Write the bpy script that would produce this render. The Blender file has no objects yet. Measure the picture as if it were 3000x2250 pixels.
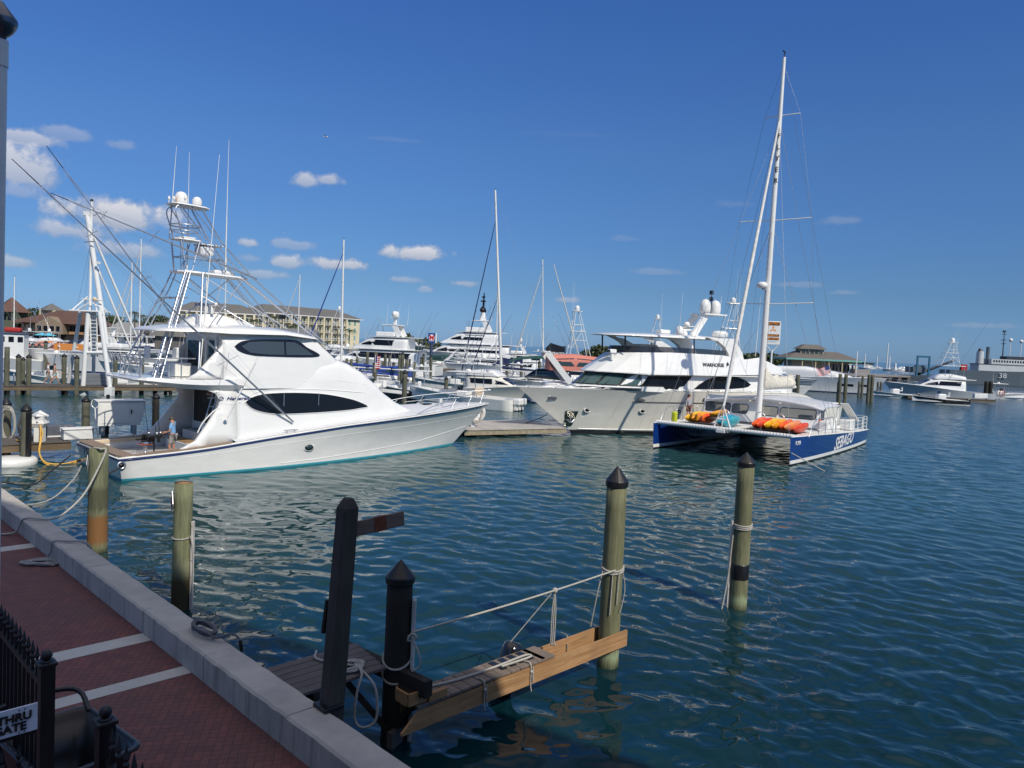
import bpy, bmesh, math, random
import numpy as np
from mathutils import Vector, Matrix, geometry
random.seed(7)
D = bpy.data
SC = bpy.context.scene
COL = SC.collection
R = math.radians
# ---------------------------------------------------------------- camera, sky, sun, exposure
F = 2253.0; CAMH = 6.0
cam = D.objects.new('camera', D.cameras.new('camera')); COL.objects.link(cam)
cam.data.sensor_width = 36; cam.data.lens = F/3000*36
cam.data.clip_start = .1; cam.data.clip_end = 60000
cam.matrix_world = Matrix.Translation((0, 0, CAMH)) @ Matrix.Rotation(R(90-2.87), 4, 'X') @ Matrix.Rotation(R(2.6), 4, 'Z')
SC.camera = cam
SUN_EL = 42.0
SUN_AZ = (.62, -.785)
sun = D.objects.new('sun', D.lights.new('sun', 'SUN')); COL.objects.link(sun)
sun.data.energy = 2.55; sun.data.angle = R(.5); sun.data.color = (1, .93, .80)
sd = Vector((SUN_AZ[0]*math.cos(R(SUN_EL)), SUN_AZ[1]*math.cos(R(SUN_EL)), math.sin(R(SUN_EL))))
sun.rotation_euler = sd.to_track_quat('Z', 'Y').to_euler()
SC.view_settings.view_transform = 'Standard'; SC.view_settings.look = 'None'
SC.view_settings.gamma = 1; SC.view_settings.use_curve_mapping = False
SC.view_settings.exposure = .6
SC.cycles.max_bounces = 6; SC.cycles.transparent_max_bounces = 12
SC.cycles.caustics_reflective = False; SC.cycles.caustics_refractive = False

_M = Matrix(cam.matrix_world).to_3x3()
CF, CR, CU = -_M.col[2], _M.col[0], _M.col[1]
def ray(px, py): return CF + CR*((px-1500)/F) - CU*((py-1125)/F)
def at(px, py, z=0.0):                 # point of the level plane z seen at that pixel of the photograph
    r = ray(px, py); t = (z-CAMH)/r.z
    return Vector((r.x*t, r.y*t, z))
def dep(px, py, Y):                    # point at distance Y from the camera plane
    r = ray(px, py); t = Y/r.y
    return Vector((r.x*t, Y, CAMH+r.z*t))

W = D.worlds.new('World'); SC.world = W; W.use_nodes = True
wn = W.node_tree; wn.nodes.clear()
def N(nt, typ, ins=None, **kw):
    n = nt.nodes.new(typ)
    for k, v in kw.items(): setattr(n, k, v)
    for k, v in (ins or {}).items():
        if isinstance(v, bpy.types.NodeSocket): nt.links.new(v, n.inputs[k])
        else: n.inputs[k].default_value = v
    return n
def mth(nt, op, a, b=0.0, c=0.0, clamp=False):
    n = N(nt, 'ShaderNodeMath', {0: a, 1: b, 2: c}, operation=op); n.use_clamp = clamp
    return n.outputs[0]
def mix(nt, f, a, b, mode='MIX'):
    n = nt.nodes.new('ShaderNodeMix'); n.data_type = 'RGBA'; n.blend_type = mode; n.clamp_factor = True
    for s, v in ((n.inputs[0], f), (n.inputs[6], a), (n.inputs[7], b)):
        if isinstance(v, bpy.types.NodeSocket): nt.links.new(v, s)
        else: s.default_value = v if not isinstance(v, tuple) or len(v) == 4 else v+(1,)
    return n.outputs[2]
def ramp(nt, f, stops):
    n = nt.nodes.new('ShaderNodeValToRGB'); nt.links.new(f, n.inputs[0]); cr = n.color_ramp
    while len(cr.elements) < len(stops): cr.elements.new(.5)
    for e, (p, c) in zip(cr.elements, stops):
        e.position = p; e.color = (c, c, c, 1) if isinstance(c, (int, float)) else tuple(c)+(1,)
    return n.outputs[0]
sky = N(wn, 'ShaderNodeTexSky', sky_type='NISHITA')
sky.sun_disc = False; sky.sun_elevation = R(SUN_EL); sky.sun_rotation = math.atan2(SUN_AZ[0], SUN_AZ[1])
sky.air_density = 1.0; sky.dust_density = .25; sky.ozone_density = 3.0; sky.altitude = 0
tc = N(wn, 'ShaderNodeTexCoord'); sep = N(wn, 'ShaderNodeSeparateXYZ', {0: tc.outputs['Generated']})
az = mth(wn, 'ARCTAN2', sep.outputs[0], sep.outputs[1]); el = mth(wn, 'ARCSINE', sep.outputs[2])
# small fair-weather clouds: (photo x, photo y, half width, half height, strength)
CLOUDS = [(360, 640, 160, 48, 1.0), (215, 675, 90, 28, .8), (300, 618, 70, 40, .7), (60, 500, 85, 60, .9), (30, 560, 60, 30, .5), (60, 405, 75, 24, .8), (190, 395, 60, 20, .45), (355, 425, 40, 18, .4),
    (370, 735, 90, 30, .7), (30, 770, 45, 18, .65), (730, 713, 26, 15, .8), (850, 718, 65, 16, .5), (835, 770, 50, 20, .8), (990, 775, 80, 22, .95), (735, 758, 40, 14, .4),
    (1218, 745, 95, 26, 1.0), (900, 533, 42, 26, .8), (960, 530, 40, 20, .75), (1170, 820, 60, 13, .55), (1360, 832, 45, 12, .6), (770, 805, 60, 16, .6), (1245, 850, 22, 10, .5),
    (1665, 880, 40, 14, .55), (1930, 798, 75, 12, .3), (2340, 835, 70, 12, .3), (2465, 648, 55, 16, .3), (2475, 858, 40, 9, .3), (2860, 955, 90, 10, .3), (2150, 600, 50, 14, .16), (1150, 410, 90, 8, .13), (1830, 700, 60, 10, .2), (1680, 395, 150, 10, .06)]
nz = N(wn, 'ShaderNodeTexNoise', {'Vector': tc.outputs['Generated'], 'Scale': 34.0, 'Detail': 7.0, 'Roughness': .6})
nzc = mth(wn, 'SUBTRACT', nz.outputs[0], .5)
tot = None; low = None
for x, y, hw, hh, s in CLOUDS:
    r = ray(x, y).normalized(); a0, e0 = math.atan2(r.x, r.y), math.asin(r.z)
    dx = mth(wn, 'MULTIPLY', mth(wn, 'SUBTRACT', az, a0), F/hw*.92)
    dy = mth(wn, 'MULTIPLY', mth(wn, 'SUBTRACT', el, e0), F/hh*.92)
    # flatter underside
    dy2 = mth(wn, 'MULTIPLY', dy, mth(wn, 'ADD', 1.0, mth(wn, 'MULTIPLY', mth(wn, 'LESS_THAN', dy, 0.0), .5)))
    d = mth(wn, 'ADD', mth(wn, 'MULTIPLY', dx, dx), mth(wn, 'MULTIPLY', dy2, dy2))
    m = mth(wn, 'SUBTRACT', 1.05, mth(wn, 'SQRT', d))
    m = mth(wn, 'ADD', m, mth(wn, 'MULTIPLY', nzc, 2.3))
    m = mth(wn, 'MULTIPLY', mth(wn, 'MULTIPLY', m, 1.9, clamp=True), s)
    sh = mth(wn, 'MULTIPLY', m, mth(wn, 'MULTIPLY_ADD', dy, .5, .5, clamp=True))
    tot = m if tot is None else mth(wn, 'MAXIMUM', tot, m)
    low = sh if low is None else mth(wn, 'MAXIMUM', low, sh)
ccol = mix(wn, low, (1.75, 2.15, 3.0), (5.2, 5.0, 4.9))
tc_ = ramp(wn, mth(wn, 'MULTIPLY', sep.outputs[2], 2.0, clamp=True), [(0, (.22, .39, .82)), (.15, (.235, .37, .60)), (.48, (.30, .48, .74)), (.82, (.275, .50, .88)), (1.0, (1.0, 1.0, 1.0))])
tint = mix(wn, 1.0, mix(wn, 1.0, sky.outputs[0], tc_, 'MULTIPLY'), (.76, .76, .76), 'MULTIPLY')
# bright sky patch added overhead, out of frame; makes fill light brighter, less blue
zenith_fill = mth(wn, 'MULTIPLY', mth(wn, 'SUBTRACT', sep.outputs[2], .70), 6.0, clamp=True)
tint = mix(wn, zenith_fill, tint, (3.9, 3.7, 3.9))
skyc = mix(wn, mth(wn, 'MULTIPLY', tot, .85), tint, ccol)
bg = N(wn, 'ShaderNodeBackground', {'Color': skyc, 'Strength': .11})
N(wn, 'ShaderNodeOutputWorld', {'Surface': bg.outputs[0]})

# ---------------------------------------------------------------- materials
MAT = {}
def mat(name, col, rough=.5, metal=0.0, coat=0.0, var=0.0, vscale=3.0, stretch=(1, 1, 1), bump=0.0, bscale=20.0, spec=.5, alpha=1.0, col2=None, tr=0.0):
    if name in MAT: return MAT[name]
    m = D.materials.new(name); m.use_nodes = True; nt = m.node_tree
    b = nt.nodes['Principled BSDF']
    b.inputs['Base Color'].default_value = tuple(col)+(1,)
    b.inputs['Roughness'].default_value = rough; b.inputs['Metallic'].default_value = metal
    b.inputs['Coat Weight'].default_value = coat; b.inputs['Coat Roughness'].default_value = .05
    b.inputs['Specular IOR Level'].default_value = spec; b.inputs['Alpha'].default_value = alpha
    b.inputs['Transmission Weight'].default_value = tr
    if var or bump:
        t = N(nt, 'ShaderNodeTexCoord'); mp = N(nt, 'ShaderNodeMapping', {'Vector': t.outputs['Object'], 'Scale': stretch})
        if var:
            no = N(nt, 'ShaderNodeTexNoise', {'Vector': mp.outputs[0], 'Scale': vscale, 'Detail': 8.0, 'Roughness': .65})
            c2 = col2 or tuple(c*(1-var) for c in col)
            f = ramp(nt, no.outputs[0], [(.36, 0), (.64, 1)])
            nt.links.new(mix(nt, f, tuple(col), tuple(c2)), b.inputs['Base Color'])
        if bump:
            n2 = N(nt, 'ShaderNodeTexNoise', {'Vector': mp.outputs[0], 'Scale': bscale, 'Detail': 6.0})
            bp = N(nt, 'ShaderNodeBump', {'Height': n2.outputs[0], 'Strength': bump, 'Distance': .02})
            nt.links.new(bp.outputs[0], b.inputs['Normal'])
    MAT[name] = m; return m
GEL = mat('white_gelcoat', (.80, .80, .78), .22, coat=.5, var=.07, vscale=.9, stretch=(.6, .6, 2.2))
GEL2 = mat('cream_gelcoat', (.78, .755, .68), .25, coat=.4, var=.08, vscale=.7, stretch=(.6, .6, 2))
DECKW = mat('deck_nonskid', (.72, .72, .70), .6, var=.12, vscale=2)
WHITE = mat('white_paint', (.78, .78, .76), .4, var=.1, vscale=2)
GLASS = mat('dark_boat_glass', (.008, .010, .014), .04, spec=.28)
GLASS2 = mat('tinted_glass', (.03, .05, .05), .05, spec=.7)
PANE = mat('greenish_pane', (.05, .10, .10), .08, spec=.6)
CHROME = mat('polished_tube', (.60, .62, .65), .34, metal=.85)
ALU = mat('brushed_aluminium', (.55, .56, .58), .38, metal=.9)
BLACKP = mat('black_plastic', (.012, .012, .014), .38, var=.3, vscale=6)
BLACK = mat('black_iron', (.008, .008, .010), .45, bump=.15, bscale=40)
NAVY = mat('navy_canvas', (.012, .025, .10), .8, var=.3, vscale=5)
BLUEC = mat('blue_canvas', (.012, .05, .30), .8, var=.25, vscale=5)
GREENC = mat('green_canvas', (.008, .07, .055), .8, var=.25, vscale=5)
REDC = mat('red_canvas', (.42, .03, .03), .8, var=.25, vscale=5)
PINKC = mat('coral_canvas', (.62, .22, .17), .8, var=.2, vscale=5)
SAIL = mat('furled_sail', (.70, .66, .57), .8, var=.3, vscale=5, bump=.5, bscale=8)
ROPE = mat('white_rope', (.52, .50, .45), .9, var=.35, vscale=50, bump=.8, bscale=120)
ROPED = mat('grey_rope', (.16, .16, .18), .9, var=.3, vscale=50, bump=.8, bscale=120)
YELLOW = mat('yellow_cable', (.62, .36, .06), .5)
SKIN = mat('skin', (.48, .25, .16), .55, var=.1, vscale=9)
HAIR = mat('dark_hair', (.03, .022, .018), .7)
HULLB = mat('grey_hull', (.23, .27, .30), .3, coat=.3, var=.1)
BOTT = mat('dark_antifoul', (.012, .016, .03), .5)
TEAK = mat('weathered_teak', (.30, .22, .16), .7, var=.35, vscale=6, stretch=(1, 12, 1))
CREAM = mat('cream_vinyl', (.66, .52, .36), .5, var=.1)
BLUEHULL = mat('royal_blue_hull', (.006, .038, .21), .16, coat=.6, var=.15, vscale=.8)

def wood(name, c1, c2, rough=.8, axis=2, scale=1.0, grain=26.0, knots=True, zstain=None):
    # stretched noise along the grain plus cracks; zstain = [(z, colour)...] = algae / rust bands that sit on the wood
    m = D.materials.new(name); m.use_nodes = True; nt = m.node_tree; b = nt.nodes['Principled BSDF']
    b.inputs['Roughness'].default_value = rough; b.inputs['Specular IOR Level'].default_value = .25
    t = N(nt, 'ShaderNodeTexCoord'); oi = N(nt, 'ShaderNodeObjectInfo')
    sv = [1, 1, 1]; sv[axis] = .06
    add = N(nt, 'ShaderNodeVectorMath', {0: t.outputs['Object'], 1: oi.outputs['Random']}, operation='ADD')
    mp = N(nt, 'ShaderNodeMapping', {'Vector': add.outputs[0], 'Scale': tuple(sv)})
    n1 = N(nt, 'ShaderNodeTexNoise', {'Vector': mp.outputs[0], 'Scale': grain*scale, 'Detail': 8.0, 'Roughness': .7, 'Distortion': .6})
    n2 = N(nt, 'ShaderNodeTexNoise', {'Vector': add.outputs[0], 'Scale': 2.2*scale, 'Detail': 5.0})
    f = ramp(nt, n1.outputs[0], [(.3, 0), (.7, 1)])
    c = mix(nt, f, c1, c2)
    c = mix(nt, ramp(nt, n2.outputs[0], [(.35, 0), (.7, .55)]), c, tuple(x*.45 for x in c1))
    if zstain:
        geo = N(nt, 'ShaderNodeNewGeometry'); s = N(nt, 'ShaderNodeSeparateXYZ', {0: geo.outputs['Position']})
        zz = mth(nt, 'ADD', s.outputs[2], mth(nt, 'MULTIPLY', mth(nt, 'SUBTRACT', n1.outputs[0], .5), .55))
        for z0, z1, cc, k in zstain:
            a = mth(nt, 'MULTIPLY', mth(nt, 'SUBTRACT', zz, z0), 7.0, clamp=True)
            bb = mth(nt, 'MULTIPLY', mth(nt, 'SUBTRACT', z1, zz), 7.0, clamp=True)
            c = mix(nt, mth(nt, 'MULTIPLY', mth(nt, 'MULTIPLY', a, bb), k), c, cc)
    nt.links.new(c, b.inputs['Base Color'])
    bp = N(nt, 'ShaderNodeBump', {'Height': n1.outputs[0], 'Strength': .55, 'Distance': .02})
    nt.links.new(bp.outputs[0], b.inputs['Normal'])
    MAT[name] = m; return m
ALG = [(-1, .12, (.03, .05, .03), .9), (.10, .38, (.33, .42, .26), .65)]
PILE = wood('pile_wood', (.25, .25, .145), (.085, .09, .05), zstain=ALG)
PILER = wood('rust_stained_pile', (.26, .27, .16), (.08, .09, .05), zstain=[(-1, .15, (.04, .04, .02), .9), (.15, 1.05, (.22, .095, .03), .85), (1.05, 1.8, (.05, .045, .03), .6)])
PILEB = wood('brown_based_pile', (.27, .28, .16), (.09, .10, .055), zstain=[(-1, .75, (.05, .033, .018), .85), (.75, 1.15, (.32, .32, .20), .5)])
PILED = wood('dark_old_pile', (.045, .04, .033), (.02, .018, .016))
PILEF = wood('dock_pile', (.155, .155, .115), (.075, .078, .055), zstain=[(-1, .1, (.02, .02, .015), .9)])
NEWW = wood('fresh_lumber', (.50, .30, .15), (.27, .135, .055), axis=0, grain=16)
GREYW = wood('grey_deck_board', (.17, .15, .145), (.085, .075, .075), axis=0, grain=20)
DOCKW = wood('dock_deck_board', (.16, .145, .13), (.09, .08, .075), axis=0, grain=12)
DARKW = wood('creosoted_beam', (.040, .033, .028), (.020, .017, .015), axis=0, grain=14)
STRING = wood('dock_stringer', (.20, .15, .095), (.12, .09, .06), axis=0, grain=12)

# ---------------------------------------------------------------- mesh helpers
class MB:
    def __init__(s): s.v = []; s.f = []; s.m = []; s.sm = []
    def add(s, vs, fs, m=0, smooth=False):
        o = len(s.v); s.v += [tuple(v) for v in vs]
        for f in fs: s.f.append(tuple(i+o for i in f)); s.m.append(m); s.sm.append(smooth)
        return s
    def box(s, c, d, m=0, rz=0.0, ry=0.0, rx=0.0, bev=0.0):
        x, y, z = d[0]/2, d[1]/2, d[2]/2
        M = Matrix.Translation(Vector(c)) @ Matrix.Rotation(rz, 4, 'Z') @ Matrix.Rotation(ry, 4, 'Y') @ Matrix.Rotation(rx, 4, 'X')
        if bev > 0:
            vs = []; b = min(bev, x*.9, y*.9, z*.9)
            bm = bmesh.new(); bmesh.ops.create_cube(bm, size=1)
            for v in bm.verts: v.co = Vector((v.co.x*2*x, v.co.y*2*y, v.co.z*2*z))
            bmesh.ops.bevel(bm, geom=bm.edges[:], offset=b, segments=2, affect='EDGES', profile=.5)
            bm.verts.ensure_lookup_table()
            s.add([M @ v.co for v in bm.verts], [[v.index for v in f.verts] for f in bm.faces], m, False); bm.free(); return s
        P = [(-x, -y, -z), (x, -y, -z), (x, y, -z), (-x, y, -z), (-x, -y, z), (x, -y, z), (x, y, z), (-x, y, z)]
        return s.add([M @ Vector(p) for p in P], [(0, 3, 2, 1), (4, 5, 6, 7), (0, 1, 5, 4), (1, 2, 6, 5), (2, 3, 7, 6), (3, 0, 4, 7)], m)
    def beam(s, a, b, w, h, m=0):          # box between two points, w across, h up
        a, b = Vector(a), Vector(b); d = (b-a); L = d.length; d.normalize()
        q = d.to_track_quat('X', 'Z').to_matrix()
        y, z = q.col[1]*w/2, q.col[2]*h/2
        P = [a-y-z, b-y-z, b+y-z, a+y-z, a-y+z, b-y+z, b+y+z, a+y+z]
        return s.add(P, [(0, 3, 2, 1), (4, 5, 6, 7), (0, 1, 5, 4), (1, 2, 6, 5), (2, 3, 7, 6), (3, 0, 4, 7)], m)
    def tube(s, pts, r, n=8, m=0, caps=True, r2=None):
        pts = [Vector(p) for p in pts]; k = len(pts)
        T = []
        for i in range(k):
            t = pts[min(i+1, k-1)]-pts[max(i-1, 0)]
            T.append(t.normalized() if t.length > 1e-9 else Vector((0, 0, 1)))
        u = T[0].orthogonal().normalized(); rings = []; vs = []
        for i in range(k):
            u = (u - T[i]*u.dot(T[i])); u = u.normalized() if u.length > 1e-6 else T[i].orthogonal().normalized()
            w = T[i].cross(u)
            rr = (r[i] if isinstance(r, (list, tuple)) else (r if r2 is None else r+(r2-r)*i/(k-1)))
            vs += [pts[i]+(u*math.cos(2*math.pi*j/n)+w*math.sin(2*math.pi*j/n))*rr for j in range(n)]
        fs = [(i*n+j, i*n+(j+1) % n, (i+1)*n+(j+1) % n, (i+1)*n+j) for i in range(k-1) for j in range(n)]
        s.add(vs, fs, m, True)
        if caps: s.add(vs[:n], [tuple(range(n))[::-1]], m); s.add(vs[-n:], [tuple(range(n))], m)
        return s
    def lathe(s, prof, c=(0, 0, 0), n=16, m=0, smooth=True, axis='Z', sx=1.0, sy=1.0):
        vs = []
        for r_, z in prof:
            for j in range(n):
                a = 2*math.pi*j/n; p = (r_*math.cos(a)*sx, r_*math.sin(a)*sy, z)
                if axis == 'X': p = (p[2], p[0], p[1])
                if axis == 'Y': p = (p[0], p[2], p[1])
                vs.append((p[0]+c[0], p[1]+c[1], p[2]+c[2]))
        k = len(prof)
        fs = [(i*n+j, i*n+(j+1) % n, (i+1)*n+(j+1) % n, (i+1)*n+j) for i in range(k-1) for j in range(n)]
        fs += [tuple(range(n))[::-1], tuple(range((k-1)*n, k*n))]
        return s.add(vs, fs, m, smooth)
    def ball(s, c, r, n=12, m=0, sc=(1, 1, 1), lo=-90):
        pr = [(math.cos(R(a))*r, math.sin(R(a))*r*sc[2]) for a in np.linspace(lo, 90, 9)]
        return s.lathe([(max(p[0], 1e-4), p[1]) for p in pr], c, n, m, True, sx=sc[0], sy=sc[1])
    def prism(s, out, y0, y1, m=0):        # outline in (x, z), extruded along y
        k = len(out)
        vs = [(x, y0, z) for x, z in out]+[(x, y1, z) for x, z in out]
        fs = [tuple(range(k)), tuple(range(k, 2*k))[::-1]]+[(i, i+k, (i+1) % k+k, (i+1) % k) for i in range(k)]
        return s.add(vs, fs, m)
    def slab(s, out, z0, z1, m=0):         # outline in (x, y)
        k = len(out)
        vs = [(x, y, z0) for x, y in out]+[(x, y, z1) for x, y in out]
        fs = [tuple(range(k))[::-1], tuple(range(k, 2*k))]+[(i, (i+1) % k, (i+1) % k+k, i+k) for i in range(k)]
        return s.add(vs, fs, m)
    def loft(s, rings, m=0, smooth=True, closed=False, ends=True, ms=None):
        n = len(rings[0]); vs = [p for r_ in rings for p in r_]; o = len(s.v)
        s.v += [tuple(v) for v in vs]; nn = n if closed else n-1
        for i in range(len(rings)-1):
            for j in range(nn):
                s.f.append((o+i*n+j, o+i*n+(j+1) % n, o+(i+1)*n+(j+1) % n, o+(i+1)*n+j)); s.m.append(ms[j] if ms else m); s.sm.append(smooth)
        if ends:
            s.f.append(tuple(o+j for j in range(n))[::-1]); s.m.append(ms[0] if ms and isinstance(ends, bool) else m); s.sm.append(False)
            s.f.append(tuple(o+(len(rings)-1)*n+j for j in range(n))); s.m.append(m); s.sm.append(False)
        return s
    def build(s, name, mats, parent=None, loc=None, rz=0.0, recalc=False, **tags):
        me = D.meshes.new(name); me.from_pydata(s.v, [], s.f)
        if not isinstance(mats, (list, tuple)): mats = [mats]
        for m in mats: me.materials.append(m)
        me.polygons.foreach_set('material_index', [min(x, len(mats)-1) for x in s.m]); me.polygons.foreach_set('use_smooth', s.sm)
        me.validate(); me.update()
        if recalc:
            bm = bmesh.new(); bm.from_mesh(me); bmesh.ops.recalc_face_normals(bm, faces=bm.faces); bm.to_mesh(me); bm.free()
        o = D.objects.new(name, me); COL.objects.link(o)
        if parent: o.parent = parent
        if loc is not None: o.location = loc
        o.rotation_euler[2] = rz
        tag(o, **tags); return o
def tag(o, label=None, cat=None, group=None, kind=None):
    if label: o['label'] = label
    if cat: o['category'] = cat
    if group: o['group'] = group
    if kind: o['kind'] = kind
    return o
def empty(name, loc, rz, label, cat, group=None):
    o = D.objects.new(name, None); COL.objects.link(o); o.location = loc; o.rotation_euler[2] = rz; o.empty_display_size = .3
    return tag(o, label, cat, group)
ORD = 'first second third fourth fifth sixth seventh eighth ninth tenth eleventh twelfth thirteenth fourteenth fifteenth sixteenth seventeenth eighteenth nineteenth twentieth'.split()
ORD += ['twenty-'+w for w in ORD[:9]]+['thirtieth']+['thirty-'+w for w in ORD[:9]]
def copy_tree(o, parent=None, loc=None, rz=None, label=None, group=None, scale=None):
    c = o.copy(); COL.objects.link(c)
    if parent: c.parent = parent
    if loc is not None: c.location = loc
    if rz is not None: c.rotation_euler[2] = rz
    if scale is not None: c.scale = (scale,)*3 if not isinstance(scale, tuple) else scale
    if label: c['label'] = label
    if group: c['group'] = group
    for ch in [x for x in o.children]: copy_tree(ch, c)
    return c
def text(s, size, mt, name, parent=None, loc=(0, 0, 0), rot=None, ext=.004, shear=0.0, align='LEFT', xs=1.0, bold=0.0, surf=None, spacing=1.0):
    cu = D.curves.new('tmp', 'FONT'); cu.body = s; cu.size = size; cu.extrude = ext; cu.shear = shear; cu.align_x = align; cu.offset = bold; cu.space_character = spacing
    cu.resolution_u = 3
    o = D.objects.new('tmp', cu); COL.objects.link(o); bpy.context.view_layer.update()
    me = D.meshes.new_from_object(o.evaluated_get(bpy.context.evaluated_depsgraph_get()))
    D.objects.remove(o); me.materials.clear(); me.materials.append(mt); me.name = name
    for v in me.vertices: v.co.x *= xs
    if surf:
        for v in me.vertices: v.co = Vector(surf(v.co.x, v.co.y, v.co.z))
    q = D.objects.new(name, me); COL.objects.link(q); q.parent = parent
    if rot is not None: q.matrix_local = Matrix.Translation(Vector(loc)) @ rot.to_4x4()
    else: q.location = loc
    return q
def axes(xv, yv):                         # rotation whose local x, y run along the given vectors
    x = Vector(xv).normalized(); y = Vector(yv); y = (y-x*y.dot(x)).normalized(); z = x.cross(y)
    return Matrix((x, y, z)).transposed()
def lerp(tab, x):
    return float(np.interp(x, [t[0] for t in tab], [t[1] for t in tab]))
def arc(p0, p1, sag, n=14):               # a rope hanging between two points
    p0, p1 = Vector(p0), Vector(p1)
    return [p0.lerp(p1, i/n)-Vector((0, 0, sag*4*(i/n)*(1-i/n))) for i in range(n+1)]
def smooth_path(pts, k=6):                # Catmull-Rom
    P = [Vector(p) for p in pts]; P = [P[0]*2-P[1]]+P+[P[-1]*2-P[-2]]; out = []
    for i in range(1, len(P)-2):
        for j in range(k):
            t = j/k; a, b, c, d = P[i-1:i+3]
            out.append(.5*((2*b)+(c-a)*t+(2*a-5*b+4*c-d)*t*t+(3*b-a-3*c+d)*t**3))
    out.append(P[-2]); return out
# ---------------------------------------------------------------- water: one wave-displaced sheet, fine near the quay, reaching the horizon
def make_water():
    rng = np.random.default_rng(3)
    na, nr = 1100, 1100
    ang = np.radians(np.linspace(-40, 40, na)); rad = 6.5*np.exp(np.linspace(0, math.log(140/6.5), nr))
    Rr, Aa = np.meshgrid(rad, ang, indexing='ij')
    X, Y = Rr*np.sin(Aa), Rr*np.cos(Aa)
    step = Rr*np.maximum(math.log(140/6.5)/nr, math.radians(80)/na)
    Z = np.zeros_like(X)
    lam = np.exp(rng.uniform(math.log(.17), math.log(2.2), 130))
    th = rng.normal(math.radians(65), .8, 130); ph = rng.uniform(0, 6.28, 130)
    # domain warp keeps the pattern from repeating
    WX = X+.35*np.sin(.31*X+.17*Y+1)+.22*np.sin(.9*Y-.4*X); WY = Y+.35*np.sin(.23*X-.37*Y)+.2*np.sin(.8*X+.5*Y+2)
    patch = .75+.25*np.sin(.11*X+.05*Y+.6)*np.sin(.07*Y-.04*X+1.1)
    calm = np.interp(X/np.maximum(Y, 1), [-.6, -.1, .25, .6], [.78, .80, 1.0, 1.15])
    for l, t, p in zip(lam, th, ph):
        k = 2*math.pi/l; a = .0027*l*np.interp(l, [.17, .3, .6, 1.2, 2.2], [.25, .8, 1.3, .95, .6])
        fade = np.clip((l/step-3.0)/3.0, 0, 1)
        Z += a*fade*np.sin(k*(WX*math.cos(t)+WY*math.sin(t))+p)
    Z *= patch*calm*np.clip((150-Rr)/60, 0, 1)
    V = np.stack([X, Y, Z], -1).reshape(-1, 3)
    i = np.arange(nr-1)[:, None]*na+np.arange(na-1)[None, :]
    Q = np.stack([i, i+1, i+1+na, i+na], -1).reshape(-1, 4)
    # outer flat skirt: ahead to the horizon, and to both sides and behind
    ex = []; n0 = len(V)
    rr = 140.0; far = 40000.0
    a2 = np.radians(np.linspace(-40, 40, na))
    outer = np.stack([far*np.sin(a2), far*np.cos(a2), 0*a2], -1)
    V = np.concatenate([V, outer]); j = np.arange(na-1)
    Q = np.concatenate([Q, np.stack([(nr-1)*na+j, (nr-1)*na+j+1, n0+j+1, n0+j], -1)])
    n1 = len(V)
    a3 = np.radians(np.linspace(40, 320, 60)); ring = []
    for r_ in (6.5, 40., 140., far): ring.append(np.stack([r_*np.sin(a3), r_*np.cos(a3), 0*a3], -1))
    V = np.concatenate([V]+ring); j = np.arange(59)
    for q in range(3): Q = np.concatenate([Q, np.stack([n1+q*60+j, n1+q*60+j+1, n1+(q+1)*60+j+1, n1+(q+1)*60+j], -1)])
    me = D.meshes.new('water'); me.vertices.add(len(V)); me.vertices.foreach_set('co', V.astype(np.float32).ravel())
    me.loops.add(len(Q)*4); me.loops.foreach_set('vertex_index', Q[:, ::-1].astype(np.int32).ravel())
    me.polygons.add(len(Q)); me.polygons.foreach_set('loop_start', np.arange(len(Q), dtype=np.int32)*4)
    me.polygons.foreach_set('use_smooth', np.ones(len(Q), dtype=bool)); me.update(calc_edges=True); me.validate()
    o = D.objects.new('water', me); COL.objects.link(o); o['kind'] = 'structure'
    m = D.materials.new('harbour_water'); m.use_nodes = True; nt = m.node_tree; b = nt.nodes['Principled BSDF']
    geo = N(nt, 'ShaderNodeNewGeometry'); pos = geo.outputs['Position']
    big = N(nt, 'ShaderNodeTexNoise', {'Vector': pos, 'Scale': .05, 'Detail': 3.0})
    s = N(nt, 'ShaderNodeSeparateXYZ', {0: pos})
    right = mth(nt, 'MULTIPLY_ADD', mth(nt, 'DIVIDE', s.outputs[0], mth(nt, 'MAXIMUM', s.outputs[1], 8.0)), 1.6, .25, clamp=True)
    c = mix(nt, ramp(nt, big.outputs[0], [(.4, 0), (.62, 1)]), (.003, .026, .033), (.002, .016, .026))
    # brighter reflection painted into the base colour beyond the dark strip by the quay
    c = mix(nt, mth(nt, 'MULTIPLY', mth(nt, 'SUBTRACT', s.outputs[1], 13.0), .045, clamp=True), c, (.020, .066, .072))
    # base colour turns bluer further out
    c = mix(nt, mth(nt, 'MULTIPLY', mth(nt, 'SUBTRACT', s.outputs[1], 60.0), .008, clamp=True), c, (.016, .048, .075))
    nt.links.new(c, b.inputs['Base Color'])
    b.inputs['Roughness'].default_value = .03; b.inputs['IOR'].default_value = 1.333; b.inputs['Specular IOR Level'].default_value = .5
    cd = N(nt, 'ShaderNodeCameraData')
    mp = N(nt, 'ShaderNodeMapping', {'Vector': pos, 'Rotation': (0, 0, R(-30)), 'Scale': (1, .55, 1)})
    n1_ = N(nt, 'ShaderNodeTexNoise', {'Vector': mp.outputs[0], 'Scale': 1.6, 'Detail': 5.0, 'Roughness': .55})
    n2_ = N(nt, 'ShaderNodeTexNoise', {'Vector': mp.outputs[0], 'Scale': 6.5, 'Detail': 3.0, 'Roughness': .5})
    dist = N(nt, 'ShaderNodeVectorMath', {0: pos}, operation='LENGTH').outputs['Value']
    farf = mth(nt, 'MULTIPLY', mth(nt, 'SUBTRACT', dist, 25.0), .012, clamp=True)
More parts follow.
